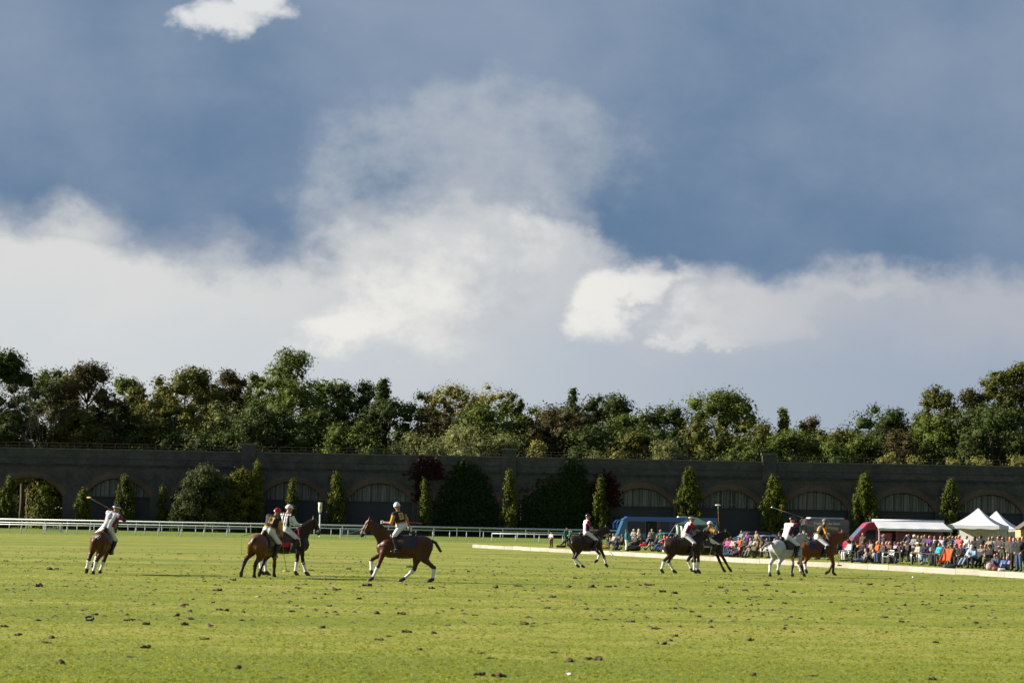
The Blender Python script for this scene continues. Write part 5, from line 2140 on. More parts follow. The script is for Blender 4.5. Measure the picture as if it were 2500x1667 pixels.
# ---- 3: umpire's dark bay standing, facing the marker post
S3 = dict(FL=[(.60, .92), (.56, .50), (.50, .12), (.58, .02)], FR=[(.62, .92), (.68, .50), (.80, .12), (.90, .02)], HL=STD['HL'], HR=STD['HR'])
h3, bv, hi3 = horse('dark bay umpire\'s horse standing with a red saddle cloth', 'dark', ground(690, 1404), 24, 0, S3,
                    (1.08, -.02, 1.92), (1.30, -.06, 1.46), dict(FL='wk', FR='wk', HL='w', HR='w'), pad=(.40, .010, .045), pad_logo=True)
rider('umpire in black and white striped shirt and white helmet', h3, 'ump', pelvis=(.06, 0, 1.63), neck=(.12, 0, 2.15), head=(.18, 0, 2.31), face=(.97, -.1, -.06), twist=32, handR=(.56, -.06, 1.74), handL=(.56, .14, 1.72), poleR=(.1, -.5, -.8), helmet='w', sleeves='long', breech=CREAM, gl=GLOVEW, bulk=.015)
# four linked rings on the saddle cloth
b = MB()
for i in range(4):
    c = (-.12 + i * .048, 0)
    for j in range(16):
        a0, a1 = 2 * math.pi * j / 16, 2 * math.pi * (j + 1) / 16
        q = [(c[0] + r_ * math.cos(a), r_ * 1.15 * math.sin(a), 0) for a in (a0, a1) for r_ in (.026, .036)]
        b.add([q[0], q[1], q[3], q[2]], [(0, 1, 2, 3)])
me = b.mesh('rings')
o = number_on(hi3['Vx'], hi3['F'], me, 1, (-.34, -.3, 1.20), (0, -1, .12), (.18, 0, 1), WHITEJ, hi3['pad'])
o.name = 'ring_emblem'
st = thing('riding_stick', 'short stick with red grip in the umpire\'s hand', 'stick', ground(697, 1404) + Vector((.44, -.30, 1.30)))
b = MB()
b.tube([(0, 0, .30), (.02, 0, 0)], .020, 6)
b.build('grip', M('red grip', (.45, .03, .03), .5), st)
b = MB()
b.tube([(.02, 0, 0), (.08, 0, -.16), (.07, 0, -.28)], .013, 6)
b.build('tip', M('pale stick', (.5, .45, .38), .5), st)

# ---- 4: bay in profile facing left
H4 = dict(FL=[(.70, .93), (.87, .47), (1.04, .11), (1.15, .02)], FR=[(.78, .90), (1.10, .68), (1.10, .32), (1.05, .20)],
          HL=[(-.50, .84), (-.94, .47), (-.91, .10), (-.76, .02)], HR=[(-.38, .80), (-.30, .40), (.03, .10), (.17, .02)])
h4, bv, hi = horse('bay horse cantering in profile with white leg wraps and dark blue saddle cloth', 'bay', ground(988, 1419.5), 180, 0, H4,
                   (1.20, 0, 1.90), (1.44, 0, 1.47), dict(FL='w', FR='w', HL='wk', HR='wk'), pad=(.022, .028, .06),
                   tail_pts=[(-.84, 0, 1.34), (-.98, 0, 1.27), (-1.08, 0, 1.10), (-1.16, .0, .98)])
rider('rider in black jersey with amber sleeves and white helmet, twisted backwards in the saddle', h4, 'black', pelvis=(.15, -.02, 1.80), neck=(.26, -.04, 2.25), head=(.30, -.04, 2.41), face=(-.2, -1, -.05), twist=-55,
      handL=(.72, .05, 1.90), poleL=(-.2, .4, -.8), handR=(-.08, -.45, 1.78), poleR=(-.4, -.6, 0), knee=(.38, .33, 1.45), ankle=(.24, .35, 1.02), toe=(.42, .38, .97), helmet='w', number='2', bulk=.0, gl=GLOVEW,
      mallet=('mallet with green head hanging beyond the bay profile horse', 'R', (2, 92), -1, GREENH, 1.28))
wp = thing('whip', 'thin red whip held out behind the twisted rider', 'whip', at(1000, 1275, ground(988, 1419.5).y + .5))
MB().tube([(-.25, 0, 0.01), (.42, 0, -.02)], .010, 5).build('stick', M('red whip', (.30, .02, .04), .5), wp)

# ---- 5: dark brown, three quarter away to the right
H5 = dict(FL=[(.66, .90), (.92, .62), (.78, .34), (.66, .27)], FR=[(.72, .92), (.98, .52), (1.08, .18), (1.16, .08)],
          HL=[(-.40, .84), (-.56, .46), (-.36, .12), (-.26, .03)], HR=[(-.42, .84), (-.66, .46), (-.28, .11), (-.15, .02)])
h5, bv, hi = horse('dark brown horse with red-strapped white wraps beside the end of the boards', 'brown', ground(1428, 1385), 33, 0, H5,
                   (1.12, -.05, 1.84), (1.34, -.20, 1.50), dict(FL='wr', FR='wr', HL='wr', HR='wr'), pad=(.03, .012, .012),
                   tail_pts=[(-.84, 0, 1.34), (-1.0, .05, 1.26), (-1.15, .10, 1.14), (-1.28, .12, 1.05)])
r5, J5, f5 = rider('rider in white jersey with red and navy sleeves and orange goggles', h5, 'white', neck=(.06, 0, 2.17), head=(.10, -.02, 2.33), face=(.35, -1, -.05), twist=-18,
                   handR=(.30, -.36, 1.62), poleR=(-.7, -.6, -.1), helmet='k', bulk=.012,
                   mallet=('dark mallet held low and forward by the rider with orange goggles', 'R', (44, 56), -1, DARKH, 1.28))
gv = link('goggles', VISOR, M('orange visor', (.60, .14, .02), .15, .0), r5, (.10, -.02, 2.33))
orient(gv, f5['hf'], f5['hu'])

# ---- 7: black brown horse behind, and 6: dark brown horse in front
H7 = dict(FL=[(.66, .92), (.86, .52), (1.06, .16), (1.16, .04)], FR=[(.68, .92), (.98, .54), (1.22, .20), (1.32, .09)],
          HL=[(-.44, .84), (-.70, .50), (-.52, .14), (-.42, .02)], HR=[(-.40, .84), (-.62, .50), (-.36, .14), (-.26, .03)])
h7, bv, hi = horse('near-black horse half hidden behind the dark brown horse, black front boots', 'black', ground(1716, 1396), 24, 4, H7,
                   (1.02, -.04, 1.74), (1.34, -.08, 1.50), dict(FL='b', FR='b', HL='w', HR='w'), pad=(.4, .38, .34))
rider('crouching rider in amber sleeves and pinkish white helmet', h7, 'black', pelvis=(.0, 0, 1.56), neck=(.16, -.02, 1.93), head=(.18, -.10, 2.09), face=(.8, -.7, -.1), twist=-15,
      handR=(.50, -.30, 1.86), poleR=(0, -1, -.3), helmet='p', bulk=.02,
      mallet=('mallet held straight up by the crouching amber rider', 'R', (-5, -60), -1, WHITEH, 1.2))
H6 = dict(FL=[(.60, .92), (.58, .50), (.56, .12), (.66, .02)], FR=[(.62, .92), (.66, .52), (.62, .14), (.72, .03)],
          HL=[(-.40, .84), (-.58, .48), (-.36, .12), (-.24, .02)], HR=[(-.48, .86), (-.86, .52), (-.98, .14), (-.90, .03)])
h6, bv, hi = horse('dark brown horse with white wraps ahead of the near-black horse', 'brown', ground(1666, 1399), 14, 0, H6,
                   (1.00, .08, 1.72), (1.16, -.02, 1.34), dict(FL='w', FR='w', HL='w', HR='w'), bands=True,
                   tail_pts=[(-.84, 0, 1.36), (-.97, .0, 1.36), (-1.08, 0, 1.24)], pad=(.03, .02, .015))
rider('rider in white jersey and navy helmet with white band', h6, 'white', pelvis=(.10, 0, 1.63), neck=(.32, 0, 2.13), head=(.38, 0, 2.28), face=(1, -.15, -.05),
      handR=(.70, -.12, 1.80), helmet='nw', bulk=.01, mallet=('mallet pointing forward and down from the white banded rider', 'R', (50, 32), 1, DARKH, 1.28))

# ---- 9: chestnut in profile, behind the grey
H9 = dict(FL=[(.64, .92), (.80, .50), (.62, .16), (.48, .08)], FR=[(.64, .92), (.74, .50), (.72, .12), (.82, .02)],
          HL=[(-.44, .84), (-.74, .50), (-.62, .14), (-.52, .03)], HR=[(-.40, .84), (-.54, .52), (-.50, .22), (-.46, .12)])
h9, bv, hi = horse('red chestnut horse with dark blue saddle cloth behind the grey', 'chestnut', ground(1992, 1403), 10, 0, H9,
                   (1.16, -.02, 1.82), (1.48, -.05, 1.46), dict(FL='b', FR='b', HL='w', HR='w'), pad=(.02, .025, .10), points=False)
rider('rider in black jersey with amber sleeves and grey helmet', h9, 'black', neck=(.30, .0, 2.12), head=(.38, 0, 2.27), face=(1, -.25, -.15), handR=(.50, -.34, 1.42), poleR=(-.6, -.7, 0), helmet='g', number='2', bulk=.01,
      mallet=('mallet trailing forward to the turf from the grey-helmeted rider', 'R', (28, 60), 1, DARKH, 1.28))

# ---- 8: grey, three quarter away to the right
H8 = dict(FL=[(.62, .92), (.62, .50), (.52, .12), (.62, .02)], FR=[(.68, .92), (.84, .52), (.96, .16), (1.06, .04)],
          HL=[(-.48, .86), (-.80, .52), (-.86, .14), (-.80, .02)], HR=[(-.42, .84), (-.60, .52), (-.68, .24), (-.60, .13)])
h8, bv, hi = horse('pale grey horse with white hind wraps and black front boots', 'grey', ground(1918, 1407), 44, 0, H8,
                   (1.02, -.10, 1.72), (1.22, -.22, 1.36), dict(FL='b', FR='b', HL='wk', HR='wk'), points=False, pad=(.02, .018, .02),
                   tail_pts=[(-.84, 0, 1.36), (-1.0, .08, 1.34), (-1.16, .16, 1.24), (-1.26, .20, 1.14)])
rider('rider in white jersey numbered 1 with black helmet and raised arm', h8, 'white', pelvis=(.04, 0, 1.62), neck=(.24, -.02, 2.15), head=(.32, -.06, 2.31), face=(1, -.3, -.05),
      handR=(.66, -.32, 2.36), poleR=(0, -.6, -.9), helmet='k', number='1', bulk=.015,
      mallet=('pale-headed mallet swung back over the head of rider number 1', 'R', (-78, -26), -1, WHITEH, 1.36))
# ================================================================== SPECTATORS
def hor(px): return 1258 + 0.0187 * px
def front(px): return 1342 + (px - 1480) * 0.0515


def mk(p, **k):
    J = dict(p)
    J.update(k)
    return {a: Vector(b) for a, b in J.items()}


STAND = dict(pelvis=(0, 0, .95), neck=(-.01, 0, 1.47), head=(.02, 0, 1.62), face=(1, 0, -.08), shL=(-.01, .18, 1.41), shR=(-.01, -.18, 1.41),
             elL=(-.03, .25, 1.13), elR=(-.03, -.25, 1.13), haL=(.06, .25, .88), haR=(.06, -.25, .88),
             hiL=(0, .09, .91), hiR=(0, -.09, .91), knL=(.03, .11, .50), knR=(.02, -.11, .50), anL=(-.02, .12, .10), anR=(-.03, -.12, .10), toL=(.15, .15, .04), toR=(.15, -.15, .04))
SIT = dict(pelvis=(0, 0, .55), neck=(-.06, 0, 1.06), head=(-.02, 0, 1.21), face=(1, 0, -.05), shL=(-.06, .18, 1.00), shR=(-.06, -.18, 1.00),
           elL=(.02, .26, .75), elR=(.02, -.26, .75), haL=(.25, .10, .70), haR=(.25, -.10, .68),
           hiL=(.02, .09, .53), hiR=(.02, -.09, .53), knL=(.44, .12, .53), knR=(.44, -.12, .53), anL=(.42, .13, .10), anR=(.42, -.13, .10), toL=(.60, .15, .04), toR=(.60, -.15, .04))
GRD = dict(pelvis=(0, 0, .13), neck=(-.06, 0, .63), head=(-.02, 0, .78), face=(1, 0, -.03), shL=(-.06, .18, .57), shR=(-.06, -.18, .57),
           elL=(.10, .25, .36), elR=(.10, -.25, .36), haL=(.33, .12, .42), haR=(.33, -.12, .42),
           hiL=(.03, .09, .12), hiR=(.03, -.09, .12), knL=(.36, .13, .46), knR=(.36, -.13, .46), anL=(.55, .13, .10), anR=(.58, -.13, .10), toL=(.72, .15, .04), toR=(.75, -.15, .04))
POSES = {
    'stand': mk(STAND),
    'pock': mk(STAND, elL=(-.08, .30, 1.14), elR=(-.08, -.30, 1.14), haL=(.08, .20, .97), haR=(.08, -.20, .97), knL=(.06, .12, .50), anL=(.04, .15, .10), toL=(.20, .20, .04)),
    'fold': mk(STAND, elL=(.08, .25, 1.16), elR=(.08, -.25, 1.16), haL=(.20, -.06, 1.20), haR=(.22, .06, 1.16)),
    'shade': mk(STAND, elR=(.10, -.36, 1.50), haR=(.12, -.12, 1.64), haL=(.10, .24, .90)),
    'bino': mk(STAND, elL=(.16, .32, 1.36), elR=(.16, -.32, 1.36), haL=(.16, .07, 1.60), haR=(.16, -.07, 1.60)),
    'sit': mk(SIT),
    'lean': mk(SIT, neck=(-.22, 0, 1.02), head=(-.20, 0, 1.17), shL=(-.21, .18, .96), shR=(-.21, -.18, .96), elL=(-.06, .26, .72), elR=(-.06, -.26, .72), haL=(.18, .12, .68), haR=(.18, -.12, .68),
               knL=(.44, .12, .50), knR=(.46, -.10, .50), anL=(.76, .12, .12), anR=(.82, -.10, .12), toL=(.86, .15, .22), toR=(.92, -.12, .22)),
    'cross': mk(SIT, knR=(.42, .02, .60), anR=(.60, .16, .32), toR=(.74, .20, .24), haL=(.30, .05, .74), haR=(.30, -.02, .70)),
    'fwd': mk(SIT, neck=(.16, 0, 1.02), head=(.26, 0, 1.14), face=(1, 0, -.35), shL=(.14, .18, .97), shR=(.14, -.18, .97), elL=(.30, .22, .74), elR=(.30, -.22, .74), haL=(.46, .06, .66), haR=(.46, -.06, .66)),
    'snap': mk(SIT, elL=(.08, .28, .90), elR=(.08, -.28, .90), haL=(.14, .07, 1.16), haR=(.14, -.07, 1.16)),
    'ground': mk(GRD),
    'legs': mk(GRD, knL=(.46, .12, .16), knR=(.44, -.12, .24), anL=(.86, .13, .10), anR=(.80, -.13, .10), toL=(.90, .15, .24), toR=(.86, -.15, .22), elL=(-.10, .24, .34), haL=(-.12, .28, .12), elR=(.04, -.25, .34), haR=(.24, -.14, .24)),
    'recline': mk(GRD, pelvis=(0, 0, .15), neck=(-.42, 0, .42), head=(-.47, 0, .58), shL=(-.40, .17, .38), shR=(-.38, -.17, .40), elL=(-.46, .22, .12), elR=(-.28, -.26, .22), haL=(-.28, .14, .08), haR=(-.06, -.14, .16),
                  knL=(.46, .10, .14), knR=(.44, -.10, .20), anL=(.90, .10, .09), anR=(.88, -.10, .12), toL=(.95, .12, .2), toR=(.93, -.12, .22)),
    'kneel': mk(GRD, pelvis=(0, 0, .34), neck=(.10, 0, .80), head=(.18, 0, .94), face=(1, 0, -.35), shL=(.08, .18, .75), shR=(.08, -.18, .75), elL=(.24, .24, .54), elR=(.24, -.24, .54), haL=(.38, .10, .40), haR=(.38, -.10, .40),
                hiL=(.02, .09, .32), hiR=(.02, -.09, .32), knL=(.30, .13, .08), knR=(.30, -.13, .08), anL=(-.10, .13, .08), anR=(-.10, -.13, .08), toL=(-.22, .13, .05), toR=(-.22, -.13, .05)),
}
WORDS = dict(stand='standing', pock='standing', fold='standing arms-folded', shade='standing eye-shading', bino='standing hands-raised', sit='seated', lean='seated leaning-back', cross='seated cross-legged',
             fwd='seated forward-bent', snap='seated hands-at-face', ground='sitting on grass', legs='sitting on grass legs-out', recline='reclining on grass', kneel='kneeling on grass')
_pose = {}


def pose(n, fem):
    key = (n, fem)
    if key in _pose:
        return _pose[key]
    J = POSES[n]
    Vx, F, zn, fr = human(J, .027, .022 if not fem else .012, .035, True, fem)
    N = vnormals(Vx, F)
    fc = Vx[F].mean(1)
    zs = lambda *a: np.isin(zn, a)
    wl = np.dot(fc - np.array(J['pelvis']), np.array(fr['up']))
    top = zs('torso', 'uarmL', 'uarmR', 'farmL', 'farmR') | (zs('pelvis') & (wl > -.02))
    bot = zs('thighL', 'thighR', 'shinL', 'shinR') | (zs('pelvis') & (wl <= .03))
    r = dict(body=npmesh('body', Vx, F, True), top=shell('top', Vx, F, top, N, .010), bot=shell('bot', Vx, F, bot, N, .008),
             fL=shell('shoe', Vx, F, zs('footL'), N, .008), fR=shell('shoe', Vx, F, zs('footR'), N, .008), J=J, fr=fr, zh=max(Vx[:, 2]))
    for k in ('body', 'top', 'bot', 'fL', 'fR'):
        r[k].materials.append(SKIN)
    _pose[key] = r
    return r


def hmesh(pr, vox=.02):
    v, f, _ = sdf(pr, vox, .03)
    m = npmesh('hair', v, f, True)
    m.materials.append(SKIN)
    return m


HAIR = {
    'short': hmesh([EL((-.028, 0, .040), (.098, .090, .096), 'h')]),
    'long': hmesh([EL((-.028, 0, .040), (.102, .094, .098), 'h'), C((-.05, .05, 0), (-.06, .07, -.19), .045, .035, 'h'), C((-.05, -.05, 0), (-.06, -.07, -.19), .045, .035, 'h'), C((-.075, 0, 0), (-.09, 0, -.20), .055, .04, 'h')]),
    'curly': hmesh([EL((-.03, 0, .05), (.118, .112, .108), 'h'), EL((-.06, .06, -.02), (.06, .06, .08), 'h'), EL((-.06, -.06, -.02), (.06, .06, .08), 'h')]),
    'thin': hmesh([EL((-.045, 0, .010), (.084, .088, .075), 'h')]),
    'beanie': hmesh([EL((-.015, 0, .060), (.108, .096, .092), 'h'), C((0, -.03, .035), (0, .03, .035), .085, .085, 'h', 1.0)]),
}
_c = MB()
_c.smooth = True
_c.lathe([(.22, .045), (.215, .052), (.12, .060), (.112, .10), (.09, .150), (.03, .165)], 18)
HAIR['brim'] = _c.mesh('brim_hat')
HAIR['brim'].materials.append(SKIN)
HAIR['cap'] = HELM.copy()
HAIR['cap'].materials.clear()
HAIR['cap'].materials.append(SKIN)
VIS2 = VISOR.copy()
VIS2.materials.clear()
VIS2.materials.append(SKIN)
SHADES = M('sunglasses', (.01, .01, .012), .15, 0)

CLOTH = dict(white=(.50, .50, .52), cream=(.44, .40, .32), beige=(.28, .235, .175), tan=(.30, .22, .14), grey=(.22, .22, .23), charcoal=(.045, .045, .05), black=(.014, .014, .017), navy=(.018, .024, .06),
             blue=(.04, .12, .36), denim=(.05, .09, .19), paledenim=(.24, .32, .42), teal=(.02, .14, .17), turquoise=(.02, .28, .36), green=(.025, .12, .05), olive=(.075, .075, .04), khaki=(.15, .14, .08),
             brown=(.085, .05, .03), rust=(.24, .09, .04), red=(.50, .018, .03), crimson=(.34, .02, .06), coral=(.46, .07, .08), orange=(.60, .09, .015), amber=(.5, .24, .03), pink=(.58, .06, .22), palepink=(.60, .38, .42),
             purple=(.10, .025, .22), plum=(.06, .02, .03), lilac=(.35, .28, .45), skyblue=(.25, .40, .60), greygreen=(.17, .19, .16), plaid=(.14, .08, .08))
HAIRC = dict(dark=(.018, .013, .010), brown=(.065, .038, .020), fair=(.32, .21, .10), blonde=(.48, .34, .15), grey=(.30, .29, .28), white=(.60, .58, .55), ginger=(.22, .08, .03))
for _k in CLOTH:
    if _k not in ('red', 'crimson', 'coral', 'pink', 'orange', 'white', 'turquoise'):
        CLOTH[_k] = tuple(v * .72 for v in CLOTH[_k])
NICE = dict(paledenim='pale denim', palepink='pale pink', skyblue='sky blue', greygreen='grey-green')


def cm(n): return M('cloth ' + n, CLOTH[n], .85, .14, 14, .1)
def hm_(n): return M('hair ' + n, HAIRC[n], .6, .2, 30)


_seen = {}
CH = {}


def person(px, heady, ps, top, bot, head, fem=False, k=1.0, face=None, dy=None, shades=False, note='', foot='black', chair=None, ring=None):
    """head: 'short brown' (hair) or 'cap navy' (headgear)"""
    r = pose(ps, fem)
    zh = r['zh'] * k + .02
    if ps in ('stand', 'pock', 'fold', 'shade', 'bino') or dy is not None:
        py = front(px) - (8 if dy is None else dy)
    else:
        s = max(27.0, min(50.0, (heady - hor(px)) / (CAM_H - zh)))
        py = min(hor(px) + CAM_H * s, front(px) - rnd.uniform(0, 3) + (1.5 if ps in ('ground', 'legs', 'recline', 'kneel') else -1.0))
    p = ground(px, py)
    if ps in ('lean', 'legs', 'recline'):
        pass
    rz = math.radians((face if face is not None else (205 if px < 2250 else 222)) + rnd.uniform(-14, 14))
    st, hc = head.split()
    if st in ('cap', 'beanie', 'brim'):
        hw = 'in %s %s' % (NICE.get(hc, hc), {'cap': 'cap', 'beanie': 'woolly hat', 'brim': 'brimmed hat'}[st])
    else:
        hw = 'with %s %s hair' % (st if st != 'short' else 'short', NICE.get(hc, hc))
    lab = '%s %s in %s top and %s trousers %s' % (WORDS[ps], 'child' if k < .8 else 'spectator', NICE.get(top, top), NICE.get(bot, bot), hw)
    if note:
        lab += ' ' + note
    t = thing('person', lab, 'person', p, rz, 'spectators behind the boards')
    t.scale = (k * rnd.uniform(.97, 1.03), k * rnd.uniform(.97, 1.05), k)
    sk = SKIN if (int(px) % 3) else SKIND
    link('body', r['body'], sk, t)
    link('jacket', r['top'], cm(top), t)
    link('trousers', r['bot'], cm(bot), t)
    for q in ('fL', 'fR'):
        link('shoe', r[q], cm(foot), t)
    h = link('hat' if st in ('cap', 'beanie', 'brim') else 'hair', HAIR[st], cm(hc) if st in ('cap', 'beanie', 'brim') else hm_(hc), t, r['J']['head'])
    orient(h, r['fr']['hf'], r['fr']['hu'])
    if st in ('cap', 'brim', 'beanie'):
        h.scale = (.9, .93, .9)
        hh = link('hair', HAIR['thin'], hm_('brown'), t, r['J']['head'])
        orient(hh, r['fr']['hf'], r['fr']['hu'])
    if ring:
        up_, c_ = r['fr']['up'], Vector(r['J']['neck']) if ring[0] == 'neck' else Vector(r['J']['pelvis']) + Vector((0, 0, .06))
        ra, rb = ((.085, .10) if ring[0] == 'neck' else (.165, .20))
        q = MB()
        q.smooth = True
        q.tube([c_ + r['fr']['fw'] * ra * math.cos(2 * math.pi * i / 12) + r['fr']['sh'] * rb * math.sin(2 * math.pi * i / 12) for i in range(13)] + [c_ + r['fr']['fw'] * (ra + .05) - up_ * .2], .036, 6)
        q.build('scarf' if ring[0] == 'neck' else 'tied_sweater', cm(ring[1]), t)
    if shades:
        g = link('sunglasses', VIS2, SHADES, t, r['J']['head'])
        orient(g, r['fr']['hf'], r['fr']['hu'])
        g.scale = (.98, .98, .8)
    if ps in ('sit', 'lean', 'cross', 'fwd', 'snap'):
        CH.setdefault(chair or 'camp', []).append((p, rz, lab, k))
    return t


